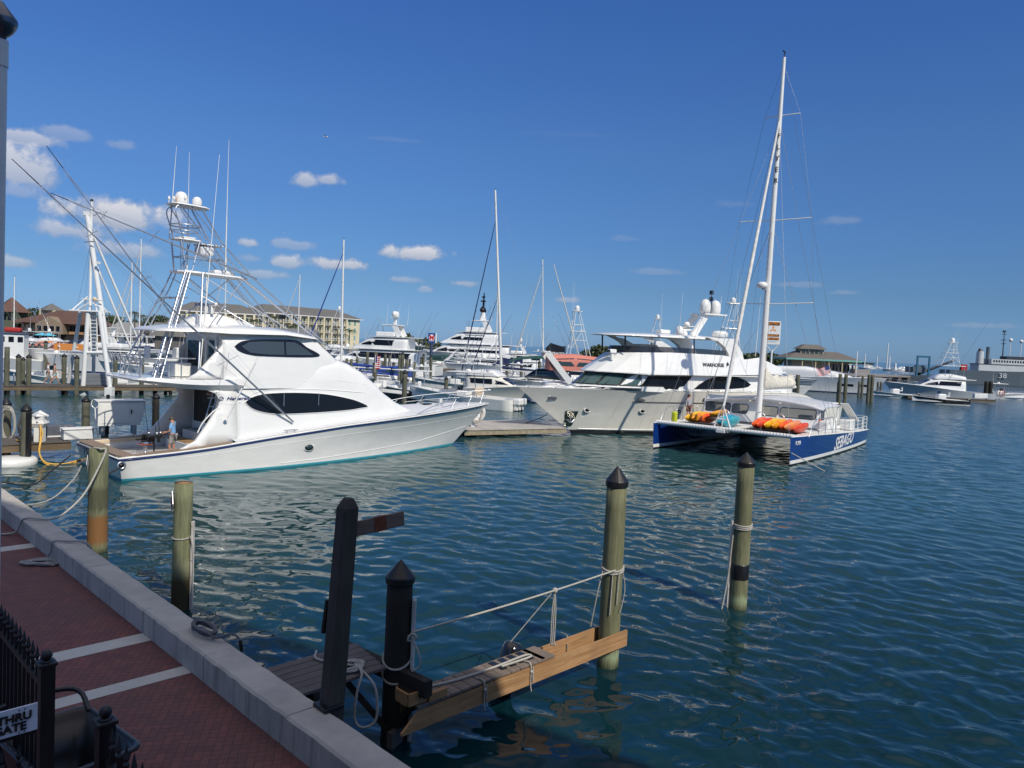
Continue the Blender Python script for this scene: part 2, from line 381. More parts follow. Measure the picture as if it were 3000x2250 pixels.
    b1 = N(nt, 'ShaderNodeBump', {'Height': n1_.outputs[0], 'Strength': mth(nt, 'MULTIPLY_ADD', farf, .55, .02), 'Distance': .30})
    b2 = N(nt, 'ShaderNodeBump', {'Height': n2_.outputs[0], 'Strength': mth(nt, 'MULTIPLY_ADD', farf, .30, .02), 'Distance': .06, 'Normal': b1.outputs[0]})
    nt.links.new(b2.outputs[0], b.inputs['Normal'])
    nt.links.new(mth(nt, 'MULTIPLY_ADD', farf, .10, .02), b.inputs['Roughness'])
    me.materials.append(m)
make_water()
# ---------------------------------------------------------------- boat building kit (x forward, y to port, z up, origin at the transom on the waterline)
class Hull:
    def __init__(s, L, B, sheer, rake=2.5, chine=.86, full=.45, entry=1.6, stern=.93, boot=.14, draft=.5, flare=1.6, n=30, tr=0.0, boot0=0.0):
        s.boot0 = boot0
        s.L, s.B, s.sheer, s.rake, s.chine, s.full, s.entry, s.stern, s.boot, s.draft, s.flare, s.n, s.tr = L, B, sheer, rake, chine, full, entry, stern, boot, draft, flare, n, tr
    def half(s, t):                        # deck half breadth
        f = s.full
        if t < f: return s.B/2*(s.stern+(1-s.stern)*math.sin(t/f*math.pi/2))
        u = (t-f)/(1-f); return s.B/2*max(0, 1-u**2.6)**.9
    def low(s, t):                         # waterline half breadth
        f = s.full*.6
        if t < f: return s.B/2*s.chine*(s.stern+(1-s.stern)*math.sin(t/f*math.pi/2))
        u = (t-f)/(1-f); return s.B/2*s.chine*max(0, 1-u**s.entry)
    def sh(s, t): return lerp(s.sheer, t)
    def pt(s, t, z, side=1):               # point of the topside at station t and height z
        zs = s.sh(t); v = min(max((z-0)/zs, 0), 1.2); a, b = s.low(t), s.half(t)
        y = a+(b-a)*v**(1+(s.flare-1)*t)
        rk = s.rake*max(0, (t-.55)/.45)**1.8
        return Vector((t*s.L+rk*v-s.tr*v*(1-t)**6, side*y, z))
    def x2t(s, x, z):
        lo, hi = 0.0, 1.0
        for _ in range(24):
            m = (lo+hi)/2
            if s.pt(m, z).x < x: lo = m
            else: hi = m
        return lo
    def build(s, parent, mats, stripe=None, deck=None, open_from=None, rail=None, gun=.0):
        # mats: topsides, boot stripe, bottom
        T = [1-(1-i/s.n)**1.25 for i in range(s.n+1)]
        V = [.12, .3, .5, .7, .86, 1.0]
        mb = MB(); rings = []
        for t in T:
            zs = s.sh(t); k = s.low(t)
            row = [Vector((t*s.L, 0, -s.draft*(1-t**4)-.02)), Vector((t*s.L, k*.92, -.16)), s.pt(t, 0), s.pt(t, s.boot)]
            row[2] = s.pt(t, s.boot0)
            row += [s.pt(t, s.boot+(zs-s.boot)*v) for v in V]
            rings.append([Vector((p.x, -p.y, p.z)) for p in row[::-1]]+row[1:])
        nn = len(rings[0])-1; half = nn//2
        ms = []
        for j in range(nn):
            q = j if j >= half else nn-1-j; q -= half
            ms.append(2 if q < 2 else (1 if q == 2 else 0))
        o = len(mb.v); mb.loft(rings, ms=ms, ends=False)
        r0 = list(range(o, o+nn+1)); k3 = half
        # transom split at the boot stripe
        lvl = {}
        for j in range(half+1): lvl[j] = (o+half-j, o+half+j)
        for j in range(half):
            a, b = lvl[j], lvl[j+1]
            f = (a[0], a[1], b[1], b[0]) if a[0] != a[1] else (a[0], b[1], b[0])
            mb.f.append(f); mb.m.append(2 if j < 2 else (1 if j == 2 else 0)); mb.sm.append(False)
        h = mb.build('hull', mats, parent, recalc=True)
        if rail:
            mr = MB()
            for sd_ in (-1, 1): mr.tube([s.pt(t, s.sh(t)-.10, sd_)+Vector((0, sd_*.015, 0)) for t in T], .035, 6)
            mr.build('rub_rail', rail, parent)
        if deck:
            md = MB(); rows = []
            for t in T:
                if open_from is not None and s.pt(t, s.sh(t)).x < open_from: continue
                zs = s.sh(t); e = s.pt(t, zs)
                rows.append([Vector((e.x, e.y*q, zs+.02+(.10+gun)*(1-q*q)*min(1, e.y/1.0))) for q in (-1, -.8, -.4, 0, .4, .8, 1)])
            md.loft(rows, ends=False); md.build('deck', deck, parent)
        return h
def cdt(out, step):
    # triangulate an outline with interior points; returns 2d verts, faces
    P = []
    for i in range(len(out)):
        a, b = Vector(out[i]), Vector(out[(i+1) % len(out)]); n = max(1, int((b-a).length/step))
        P += [a.lerp(b, j/n) for j in range(n)]
    nb = len(P); E = [(i, (i+1) % nb) for i in range(nb)]
    xs = [p.x for p in P]; ys = [p.y for p in P]
    def inside(q):
        c = False
        for i in range(nb):
            a, b = P[i], P[(i+1) % nb]
            if (a.y > q.y) != (b.y > q.y) and q.x < (b.x-a.x)*(q.y-a.y)/(b.y-a.y)+a.x: c = not c
        return c
    x = min(xs)+step*.5
    while x < max(xs):
        y = min(ys)+step*.5
        while y < max(ys):
            q = Vector((x, y))
            if inside(q) and min((q-p).length for p in P[:nb]) > step*.4: P.append(q)
            y += step
        x += step
    r = geometry.delaunay_2d_cdt(P, E, [list(range(nb))], 1, 1e-5)
    return r[0], r[2], nb
def side_panel(parent, name, out, yf, m, off=.012, sides=(-1, 1), step=.35, rim=None):
    for sd_ in sides:
        v, f, nb = cdt(out, step)
        mb = MB(); mb.add([(p.x, sd_*(yf(p.x, p.y)+off), p.y) for p in v], [tuple(q) if sd_ < 0 else tuple(q)[::-1] for q in f], 0, True)
        o = mb.build(name, m, parent)
        if rim:
            C = [Vector((x, sd_*(yf(x, z)+off), z)) for x, z in out+[out[0], out[1]]]
            MB().tube(C, rim[1], 5, caps=False).build('frame', rim[0], o)
class House:
    # superellipse cross-sections along a side profile: prof = roof line (x, z), base = (x, z), wid = (x, half width)
    def __init__(s, prof, base, wid, n=5.0, tumble=0.0): s.prof, s.base, s.wid, s.n, s.tumble = prof, base, wid, n, tumble
    def y(s, x, z):
        zt, zb, w = lerp(s.prof, x), lerp(s.base, x), lerp(s.wid, x)
        u = min(max((z-zb)/max(zt-zb, .01), 0), .9999)
        return max(0, w*(1-u**s.n)**(1/s.n)*(1-s.tumble*(z-zb)))
    def build(s, parent, name, m, step=.3, closed=True):
        x0, x1 = s.prof[0][0], s.prof[-1][0]
        X = sorted(set([p[0] for p in s.prof+s.wid+s.base if x0 <= p[0] <= x1]+list(np.arange(x0, x1, step))+[x1]))
        rings = []
        for x in X:
            zt, zb = lerp(s.prof, x), lerp(s.base, x); r_ = []
            for i in range(21):
                th = math.pi*i/20; c, sn = math.cos(th), math.sin(th)
                u = abs(sn)**(2/s.n); w = lerp(s.wid, x)*(1-s.tumble*(zt-zb)*u)
                r_.append(Vector((x, w*math.copysign(abs(c)**(2/s.n), c), zb+(zt-zb)*u)))
            rings.append(r_)
        mb = MB(); mb.loft(rings, ends=closed); return mb.build(name, m, parent, recalc=True)
    def front(s, parent, name, m, xa, xb, ya=0, yb=.85, off=.015, k=6, n=10):
        # glass that lies on the sloping roof line between xa and xb, from ya to yb of the half width, mirrored unless ya<0
        for sg in ((1,) if ya < 0 else (1, -1)):
            rows = []
            for i in range(n+1):
                x = xa+(xb-xa)*i/n; row = []
                zt, zb = lerp(s.prof, x), lerp(s.base, x); w = lerp(s.wid, x)
                for j in range(k+1):
                    q = ya+(yb-ya)*j/k
                    c = min(abs(q), .999); u = (1-c**s.n)**(1/s.n)
                    row.append(Vector((x+off*.5, sg*q*w*(1-s.tumble*(zt-zb)*u), zb+(zt-zb)*u+off)))
                rows.append(row)
            mb = MB(); mb.loft(rows, ends=False); mb.build(name, m, parent, recalc=False)
def dome(parent, c, r, h=None, name='radar_dome', m=None):
    h = h or r*2.3
    return MB().lathe([(r*.55, -.12*r), (r*.6, 0), (r*.95, .06*h), (r, .25*h), (r, .5*h), (r*.9, .72*h), (r*.6, .92*h), (r*.2, h), (.001, h*1.01)], c, 16).build(name, m or WHITE, parent)
def whip(parent, a, b, r=.022, m=None, name='antenna'):
    a, b = Vector(a), Vector(b); c = a.lerp(b, .42)
    return MB().tube([a, c], r, 6).tube([c, c+(b-a)*.004, b], [r*.8, r*.55, r*.3], 6).build(name, m or WHITE, parent)
def radar(parent, c, L=1.6, rz=0.3, h=.35):
    mb = MB(); mb.lathe([(.2, 0), (.24, .05), (.2, h*.7), (.1, h)], c, 12)
    mb.box((c[0], c[1], c[2]+h+.05), (L, .14, .14), rz=rz, bev=.04); return mb.build('radar_scanner', WHITE, parent)

def shell(parent, name, st, m, cap=None, both=True, off=0.0, close=False):
    # st: stations round half the plan from the bow centre aft: (xb, yb, zb, xt, yt, zt); mirrored to the other side
    P = [(a, b, c, d, e, f) for a, b, c, d, e, f in st]
    full = [(a, -b, c, d, -e, f) for a, b, c, d, e, f in P[::-1] if b > 1e-6]+P
    n = len(full); vs = []; fs = []
    for i, (a, b, c, d, e, f) in enumerate(full):
        nx = Vector((0, 0, 0))
        if off:
            p, q = full[max(i-1, 0)], full[min(i+1, n-1)]; t = Vector((q[0]-p[0], q[1]-p[1], 0)).normalized(); nx = Vector((t.y, -t.x, 0))*off*(-1)
            if nx.dot(Vector((a-sum(s[0] for s in P)/len(P), b, 0))) < 0: nx = -nx
        vs += [Vector((a, b, c))+nx, Vector((d, e, f))+nx]
    for i in range(n-1): fs.append((2*i, 2*i+2, 2*i+3, 2*i+1))
    if close: fs.append((2*n-2, 0, 1, 2*n-1))
    mb = MB(); mb.add(vs, fs, 0, False)
    if cap: mb.add([v for v in vs[1::2]], [tuple(range(n))], 1)
    return mb.build(name, [m, cap or m], parent, recalc=bool(cap))
def rail_run(parent, pts, h, m=None, r=.018, wires=2, posts=None, name='guard_rail'):
    pts = [Vector(p) for p in pts]; mb = MB(); mb.tube([p+Vector((0, 0, h)) for p in pts], r, 6)
    for k in range(wires): mb.tube([p+Vector((0, 0, h*(k+1)/(wires+1))) for p in pts], r*.45, 4)
    for i, p in enumerate(pts):
        if posts is None or i in posts: mb.tube([p, p+Vector((0, 0, h))], r, 6)
    return mb.build(name, m or CHROME, parent)
def skin(pts, rad, edges, name, m, parent=None, sub=2):
    me = D.meshes.new(name); me.from_pydata([tuple(p) for p in pts], edges, []); o = D.objects.new('tmp', me); COL.objects.link(o)
    sm = o.modifiers.new('s', 'SKIN'); sm.use_smooth_shade = True
    for v, r in zip(me.skin_vertices[0].data, rad): v.radius = (r, r) if not isinstance(r, tuple) else r
    me.skin_vertices[0].data[0].use_root = True
    if sub: q = o.modifiers.new('u', 'SUBSURF'); q.levels = q.render_levels = sub
    bpy.context.view_layer.update()
    m2 = D.meshes.new_from_object(o.evaluated_get(bpy.context.evaluated_depsgraph_get())); D.objects.remove(o)
    m2.materials.clear(); m2.materials.append(m); m2.name = name
    for p in m2.polygons: p.use_smooth = True; p.material_index = 0
    r_ = D.objects.new(name, m2); COL.objects.link(r_); r_.parent = parent; return r_
def person(loc, rz, label, J, shirt, bottom, hair=HAIR, sleeve=True, legcover=.45, hairlen=0.0, cap=None, scale=1.0, tight=False, group=None):
    # J overrides joints of a standing figure facing +x (metres, feet at z=0)
    d = dict(pel=(0, 0, .95), wai=(.0, 0, 1.10), che=(.01, 0, 1.32), nec=(.0, 0, 1.50), hea=(.02, 0, 1.62), top=(.01, 0, 1.72),
        shl=(0, .19, 1.44), ell=(-.02, .24, 1.15), wrl=(.05, .25, .90), hnl=(.08, .25, .82), shr=(0, -.19, 1.44), elr=(-.02, -.24, 1.15), wrr=(.05, -.25, .90), hnr=(.08, -.25, .82),
        hpl=(0, .10, .90), knl=(.03, .11, .49), anl=(-.02, .11, .09), tol=(.15, .12, .03), hpr=(0, -.10, .90), knr=(.03, -.11, .49), anr=(-.02, -.11, .09), tor=(.15, -.12, .03))
    d.update(J); o = empty('person', loc, rz, label, 'person', group); o.scale = (scale,)*3
    V = {k: Vector(v) for k, v in d.items()}
    K = ['pel', 'wai', 'che', 'nec', 'hea', 'top', 'shl', 'ell', 'wrl', 'hnl', 'shr', 'elr', 'wrr', 'hnr', 'hpl', 'knl', 'anl', 'tol', 'hpr', 'knr', 'anr', 'tor']
    rad = dict(pel=(.13, .15), wai=(.11, .13), che=(.12, .16), nec=.055, hea=(.088, .075), top=(.06, .055), shl=.055, ell=.042, wrl=.030, hnl=.030, shr=.055, elr=.042, wrr=.030, hnr=.030, hpl=.09, knl=.058, anl=.038, tol=.035, hpr=.09, knr=.058, anr=.038, tor=.035)
    E_ = [('pel', 'wai'), ('wai', 'che'), ('che', 'nec'), ('nec', 'hea'), ('hea', 'top'), ('che', 'shl'), ('shl', 'ell'), ('ell', 'wrl'), ('wrl', 'hnl'), ('che', 'shr'), ('shr', 'elr'), ('elr', 'wrr'), ('wrr', 'hnr'), ('pel', 'hpl'), ('hpl', 'knl'), ('knl', 'anl'), ('anl', 'tol'), ('pel', 'hpr'), ('hpr', 'knr'), ('knr', 'anr'), ('anr', 'tor')]
    pts = [V[k] for k in K]; rr = [rad[k] for k in K]; ed = [(K.index(a), K.index(b)) for a, b in E_]
    for s_ in ('l', 'r'):            # nose, fingers and thumb grow out of the same surface
        h, w = V['hn'+s_], V['wr'+s_]; f = (h-w).normalized(); sd_ = f.orthogonal().normalized()
        for i, (q, L) in enumerate(((-.024, .075), (-.008, .085), (.008, .08), (.024, .065))):
            pts += [h+sd_*q+f*.03, h+sd_*q*1.15+f*L+f.cross(sd_)*.015]; rr += [.0095, .008]; ed += [(K.index('hn'+s_), len(pts)-2), (len(pts)-2, len(pts)-1)]
        pts += [h+sd_*.045-f*.005]; rr += [.010]; ed += [(K.index('hn'+s_), len(pts)-1)]
    fwd = Vector(d.get('face', (1, 0, 0))).normalized(); pts += [V['hea']+fwd*.095+Vector((0, 0, -.005))]; rr += [.014]; ed += [(K.index('hea'), len(pts)-1)]
    skin(pts, rr, ed, 'body', SKIN, o)
    hc = V['hea']+Vector((0, 0, .035))-fwd*.018
    hb = MB().ball(hc, .098, 12, sc=(1.0, .88, 1.05), lo=-8)
    if hairlen: hb.tube([hc-fwd*.05, hc-fwd*.10-Vector((0, 0, hairlen*.5)), hc-fwd*.12-Vector((0, 0, hairlen))], [.08, .07, .02], 8)
    hb.build('hair', cap or hair, o)
    e = MB()
    for y in (-.032, .032):
        sdv = Vector((-fwd.y, fwd.x, 0)); e.ball(V['hea']+fwd*.078+sdv*y+Vector((0, 0, .02)), .012, 6)
    e.build('eyes', BLACKP, o)
    g = .018
    L = [V['hpl'].lerp(V['hpr'], .5)+Vector((0, 0, .03)), V['wai'], V['che'], V['che'].lerp(V['nec'], .55)]; R_ = [(.14, .17), (.13, .155), (.135, .175), (.075, .09)]; ed = [(0, 1), (1, 2), (2, 3)]
    for s_ in ('l', 'r'):
        if not tight:
            L += [V['sh'+s_], V['sh'+s_].lerp(V['el'+s_], 1.0 if sleeve else .75)]; R_ += [.075, .068]; i = len(L); ed += [(2, i-2), (i-2, i-1)]
            if sleeve is True: L += [V['wr'+s_]]; R_ += [.045]; ed += [(len(L)-2, len(L)-1)]
    skin(L, R_, ed, 'shirt', shirt, o)
    L = [V['pel']+Vector((0, 0, .04))]; R_ = [(.15, .17)]; ed = []
    for s_ in ('l', 'r'):
        a = V['hp'+s_]; b = V['kn'+s_]; c = V['an'+s_]; L += [a, a.lerp(b, min(1, legcover/.5))]; R_ += [.115, .095]; i = len(L); ed += [(0, i-2), (i-2, i-1)]
        if legcover > .6: L += [b.lerp(c, .85)]; R_ += [.07]; ed += [(len(L)-2, len(L)-1)]
    skin(L, R_, ed, 'shorts' if legcover <= .6 else 'trousers', bottom, o)
    return o
# ---------------------------------------------------------------- the big sportfishing yacht alongside the dock
def hero_sportfish():
    ax = Vector((.70, .714)); rz = math.atan2(ax.y, ax.x)
    B = empty('sportfishing_yacht', (-16.8, 31.5, 0), rz, 'large white sportfishing yacht with tall chrome tuna tower, moored stern to at the left', 'yacht')
    LT = mat('light_teal_antifoul', (.06, .36, .44), .4); BLS = mat('blue_cove_stripe', (.02, .03, .16), .3)
    H = Hull(19.15, 5.6, [(0, .98), (.1, 1.08), (.17, 1.18), (.33, 1.52), (.52, 1.86), (.75, 2.12), (1, 2.42)], rake=2.9, chine=.93, full=.42, entry=2.0, stern=.93, boot=.10, flare=2.2, n=40, tr=.18)
    hm = mat('sportfish_hull_white', (.80, .79, .76), .20, coat=.6, var=.10, vscale=1.6, stretch=(.5, .5, 1.3))
    H.build(B, [hm, LT, LT])
    for nm, dz, rr, mt in (('cove_stripe', -.135, .032, BLS), ('rub_rail', -.055, .038, GEL)):
        mb = MB()
        pts = [H.pt(0, H.sh(0)+dz, -1)+(Vector((-.0, -.02, 0)))]
        ring = [H.pt(t, H.sh(t)+dz, -1)+Vector((0, -.012, 0)) for t in np.linspace(1, 0, 40)]+[H.pt(t, H.sh(t)+dz, 1)+Vector((0, .012, 0)) for t in np.linspace(0, 1, 40)]
        mb.tube(ring, rr, 6, caps=False); mb.build(nm, mt, B)
    # spray chine line along the topsides
    mb = MB(); mb.tube([H.pt(t, lerp([(0, .14), (.45, .25), (.8, .55), (1, 1.1)], t), -1)+Vector((0, -.004, 0)) for t in np.linspace(.35, .99, 30)], .018, 5)
    mb.tube([H.pt(t, H.sh(t)*.72, -1)+Vector((0, -.001, 0)) for t in np.linspace(.12, .985, 40)], .010, 5); mb.build('hull_knuckle', hm, B)
    # cockpit well: x .55 to 3.9, floor .62
    def gw(x): t = H.x2t(x, H.sh(min(max(x/19.5, 0), 1))); return H.pt(t, H.sh(t)).y
    def gz(x): return H.sh(min(max(x/19.4, 0), 1))
    cov = MB(); X = [-.15, .1, .4, .7, 1.2, 2.0, 2.8, 3.6, 4.3]
    for sg in (1, -1):
        rows = []
        for x in [.42, .7, 1.2, 2.0, 2.8, 3.6, 4.3]:
            yo = gw(x); rows.append([Vector((x, sg*(yo+.01), gz(x)-.02)), Vector((x, sg*(yo+.01), gz(x)+.03)), Vector((x, sg*(yo-.42), gz(x)+.03)), Vector((x, sg*(yo-.42), gz(x)-.05))])
        cov.loft(rows, smooth=False)
    yo = gw(0)
    cov.slab([(-.19, -yo+.35), (-.17, yo-.35), (-.08, yo-.06), (.42, yo), (.42, -yo), (-.08, -yo+.06)], .96, 1.035)
    cov.build('covering_board', TEAK, B, recalc=True)
    ins = MB()
    for sg in (1, -1): ins.beam((.42, sg*(yo-.42), .80), (4.2, sg*(gw(3)-.42), .88), .05, .5)
    ins.box((.42, 0, .80), (.06, 2*yo-.8, .42)); ins.build('cockpit_liner', GEL, B)
    cream = MB()
    cream.box((.47, .55, .93), (.05, 3.0, .13), bev=.02); cream.beam((.45, yo-.46, .96), (3.4, gw(3)-.48, 1.06), .05, .13); cream.build('cockpit_bolster', CREAM, B)
    MB().box((2.3, 0, .60), (3.9, 2*yo-.8, .06)).build('cockpit_sole', mat('cockpit_sole', (.50, .48, .45), .6, var=.15), B)
    # mezzanine steps and house bulkhead seen beyond the cockpit
    mz = MB(); mz.box((3.75, .55, .83), (.9, 2.5, .42), bev=.03); mz.box((4.3, .55, 1.15), (.5, 2.5, .55), bev=.03); mz.build('mezzanine_seat', GEL, B)
    MB().box((3.75, .7, 1.055), (.82, 2.1, .03)).build('teak_step', mat('warm_teak', (.42, .27, .13), .6, var=.3, vscale=8, stretch=(12, 1, 1)), B)
    # side wing coming up from the coaming to the flybridge
    hs = House([(2.9, 4.02), (3.2, 4.5), (3.95, 5.3), (4.5, 5.6), (5.2, 6.05), (7.0, 6.2), (8.6, 6.0), (8.95, 5.86), (10.0, 5.06), (11.3, 4.50), (12.1, 4.0), (13.0, 3.3), (13.8, 2.86), (14.8, 2.43), (15.8, 2.17)],
               [(2.9, 1.05), (4.5, 1.25), (9, 1.75), (15.8, 2.0)], [(2.9, 2.42), (6, 2.42), (9, 2.33), (11.5, 2.1), (13.5, 1.7), (15.8, 1.0)], n=4.2, tumble=.045)
    # lower house runs from x=4.35; the aft edge sweeps back below the flybridge
    low = House([(4.7, 3.98), (6, 4.3), (8.9, 5.0), (10.05, 5.0), (10.8, 4.76), (11.6, 4.36), (12.3, 3.86), (13.0, 3.28), (13.8, 2.80), (14.8, 2.40), (15.8, 2.17)], hs.base, [(4.7, 2.40), (9, 2.33), (11.5, 2.12), (13.5, 1.75), (15.8, 1.05)], n=8.0, tumble=.045)
    low.build(B, 'deckhouse', GEL, step=.25)
    mb = MB()
    for sg in (-1, 1):       # sweeping side wings, each a thick curved blade
        out = [(2.05, 1.06), (2.85, 1.42), (3.35, 2.05), (3.85, 2.75), (3.98, 3.05), (3.80, 3.38), (3.35, 3.55), (4.72, 3.62), (4.72, 1.2)]
        v, f, nb = cdt(out, .4)
        for off, fl in ((0.0, False), (-.10, True)):
            mb.add([(p.x, sg*(low.y(max(p.x, 4.72), max(p.y, 1.3))+.001+off+(.12*max(0, 3.3-p.x)/1.3 if p.y < 1.9 else 0)), p.y) for p in v], [tuple(q) for q in f], 0, True)
        o0 = len(mb.v)-2*len(v)
        for i in range(nb): mb.f.append((o0+i, o0+(i+1) % nb, o0+len(v)+(i+1) % nb, o0+len(v)+i)); mb.m.append(0); mb.sm.append(False)
        mb.build('side_wing', GEL, B, recalc=True); mb = MB()
    # flybridge deck overhang
    up = [(.62, 3.98), (1.05, 4.05), (2.93, 3.86), (4.6, 4.0), (4.6, 3.55), (3.4, 3.52), (2.2, 3.58), (1.2, 3.76), (.66, 3.90)]
    rows = []
    for x in (.60, .72, 1.0, 1.6, 2.4, 3.2, 4.0, 4.9):
        w = lerp([(.60, 1.55), (.72, 1.85), (1.0, 2.1), (1.6, 2.27), (2.4, 2.36), (4.9, 2.36)], x)
        zt = lerp([(.6, 3.97), (1.05, 4.04), (2.9, 3.97), (4.9, 4.0)], x); zb = lerp([(.6, 3.92), (1.2, 3.77), (2.2, 3.62), (3.4, 3.52), (4.9, 3.5)], x)
        rows.append([Vector((x, -w, (zt+zb)/2)), Vector((x, -w*.98, zt)), Vector((x, w*.98, zt)), Vector((x, w, (zt+zb)/2)), Vector((x, w*.9, zb)), Vector((x, -w*.9, zb))])
    mb = MB(); mb.loft(rows, closed=True, smooth=False); mb.build('flybridge_deck', GEL, B, recalc=True)
    # enclosed flybridge
    fb = House([(4.15, 5.95), (5.2, 6.12), (7.0, 6.22), (8.6, 6.02), (8.95, 5.86), (9.35, 5.55), (10.05, 5.0)], [(4.15, 3.58), (10.05, 3.58)], [(4.15, 2.14), (6, 2.22), (8.5, 2.10), (10.05, 1.86)], n=8, tumble=.04)
    fb.build(B, 'flybridge_cabin', GEL, step=.25)
    mb = MB()
    for sg in (-1, 1):       # coaming that sweeps down and aft beside the flybridge door
        out = [(2.55, 4.0), (3.0, 4.25), (3.6, 4.9), (4.05, 5.35), (4.16, 5.5), (4.16, 4.0)]
        v, f, nb = cdt(out, .4); o0 = len(mb.v)
        for off in (.001, -.09): mb.add([(p.x, sg*(fb.y(max(p.x, 4.16), p.y)+off), p.y) for p in v], [tuple(q) for q in f], 0, True)
        for i in range(nb): mb.f.append((o0+i, o0+(i+1) % nb, o0+len(v)+(i+1) % nb, o0+len(v)+i)); mb.m.append(0); mb.sm.append(False)
        mb.build('flybridge_coaming', GEL, B, recalc=True); mb = MB()
    # brow / hardtop
    ht = House([(1.55, 5.98), (1.8, 6.12), (3.0, 6.28), (5.0, 6.40), (7.0, 6.32), (8.5, 6.10), (9.05, 5.93)], [(1.55, 5.94), (3.2, 5.98), (4.4, 5.95), (7, 6.0), (9.05, 5.84)], [(1.55, 1.35), (1.9, 1.85), (3, 2.12), (6, 2.24), (8, 2.16), (8.8, 1.9), (9.05, 1.6)], n=2.4)
    ht.build(B, 'hardtop', GEL, step=.25)
    md = MB(); md.loft([[Vector((x, y, z)) for y, z in ((-w, 6.2), (-w*.8, h), (w*.8, h), (w, 6.2))] for x, w, h in ((3.2, .3, 6.42), (3.9, .75, 6.75), (4.5, .8, 6.8), (5.4, .7, 6.6), (6.4, .4, 6.4))]); md.build('mast_base', GEL, B, recalc=True)
    # windows
    WF = mat('window_mask_black', (.012, .012, .014), .12)
    upw = [(4.65, 5.42), (4.9, 5.60), (5.25, 5.70), (6.0, 5.77), (7.62, 5.78), (8.2, 5.48), (8.85, 5.06), (6.1, 5.02), (5.3, 5.08), (4.85, 5.22)]
    side_panel(B, 'flybridge_window', smooth_path_2(upw+upw[:1]), fb.y, WF, off=.03)
    for seg in ([(4.95, 5.42), (5.3, 5.62), (6.0, 5.68), (7.0, 5.69), (7.0, 5.10), (6.1, 5.10), (5.35, 5.16)], [(7.1, 5.69), (7.58, 5.69), (8.1, 5.40), (8.55, 5.12), (7.1, 5.10)]):
        side_panel(B, 'flybridge_pane', seg, fb.y, mat('smoked_pane', (.05, .065, .07), .05, spec=.8), off=.045)
    lw = [(5.08, 2.98), (5.3, 3.14), (5.65, 3.27), (6.3, 3.36), (7.5, 3.38), (8.8, 3.32), (9.6, 3.22), (10.5, 3.05), (11.15, 2.87), (11.7, 2.62), (11.2, 2.54), (10.4, 2.47), (8.8, 2.42), (7.1, 2.40), (6.3, 2.45), (5.75, 2.56), (5.35, 2.73)]
    side_panel(B, 'salon_window', smooth_path_2(lw+lw[:1]), low.y, GLASS, off=.02, rim=(GEL, .02))
    for x in (6.95, 8.75):
        for sg in (-1, 1): MB().box((x, sg*(low.y(x, 2.9)+.028), 2.88), (.03, .012, .93)).build('window_mullion', ALU, B)
    # style lines moulded over the salon windows and up the house side
    mb = MB()
    for sg in (-1, 1):
        mb.tube([Vector((x, sg*(low.y(x, z)+.008), z)) for x, z in smooth_path_2([(3.9, 2.96), (4.7, 2.95), (5.2, 3.2), (5.7, 3.42), (6.5, 3.52), (9, 3.50), (11.6, 3.3)])], .016, 5)
        mb.tube([Vector((x, sg*(low.y(x, z)+.006), z)) for x, z in [(4.6, 3.72), (6.0, 3.82), (8, 3.9), (10, 3.92), (11.6, 3.72)]], .012, 5)
        mb.tube([Vector((x, sg*(low.y(x, z)+.006), z)) for x, z in [(6, 4.28), (8, 4.55), (10.2, 4.5)]], .010, 5)
    mb.build('moulded_line', GEL, B)
    # windscreen
    fb.front(B, 'windscreen', GLASS, 8.98, 9.95, .02, .9)
    # aft bulkheads: flybridge door and windows, salon door
    MB().box((4.70, 0, 2.55), (.06, 4.3, 2.6)).build('salon_bulkhead', GEL, B)
    MB().box((4.64, .9, 2.65), (.05, 2.1, 1.7), bev=.02).build('salon_door', GLASS, B)
    MB().box((4.64, -1.35, 2.65), (.05, .8, 1.6), bev=.02).build('salon_window_aft', GLASS, B)
    MB().box((4.10, .75, 5.0), (.05, 1.5, 1.15), bev=.04).build('flybridge_aft_window', GLASS, B)
    MB().box((4.10, -1.0, 4.9), (.05, .62, 1.45), bev=.04).build('flybridge_door', GLASS, B)
    mb = MB(); mb.box((4.065, -.55, 4.9), (.05, .10, 1.7)); mb.box((4.065, -1.45, 4.9), (.05, .12, 1.7)); mb.box((4.055, -.62, 4.75), (.07, .03, .5)); mb.build('door_frame', GEL, B)
    # foredeck
    rows = []
    for t in np.linspace(.10, 1, 34):
        e = H.pt(t, H.sh(t)); rows.append([Vector((e.x, e.y*q, H.sh(t)+.01+.22*(1-q*q)*min(1, e.y/1.6))) for q in (-1, -.85, -.5, 0, .5, .85, 1) if 1])
    rows = [r_ for r_ in rows if r_[0].x > 4.3]
    mb = MB(); mb.loft(rows, ends=False); mb.build('foredeck', mat('foredeck_white', (.66, .67, .69), .5, var=.1), B)
    MB().box((17.0, -.1, 2.50), (.55, .5, .05), bev=.02).build('deck_hatch', GLASS2, B)
    # bow rail
    for sg in (-1, 1):
        top = [H.pt(t, H.sh(t), sg)+Vector((0, -sg*.10, h)) for t, h in ((.735, .02), (.76, .18), (.80, .40), (.86, .58), (.92, .68), (.97, .74), (1.0, .80))]
        top = smooth_path(top, 5); mb = MB(); mb.tube(top, .022, 6)
        mid = [H.pt(t, H.sh(t), sg)+Vector((0, -sg*.10, h)) for t, h in ((.82, .22), (.88, .32), (.94, .38), (.99, .44))]
        mb.tube(mid, .014, 6)
        for t, h in ((.80, .38), (.86, .57), (.92, .67), (.97, .73)):
            b0 = H.pt(t-.012, H.sh(t), sg)+Vector((0, -sg*.10, 0)); mb.tube([b0, H.pt(t, H.sh(t), sg)+Vector((.12, -sg*.10, h))], .018, 6)
        mb.build('bow_rail', CHROME, B)
    mb = MB()
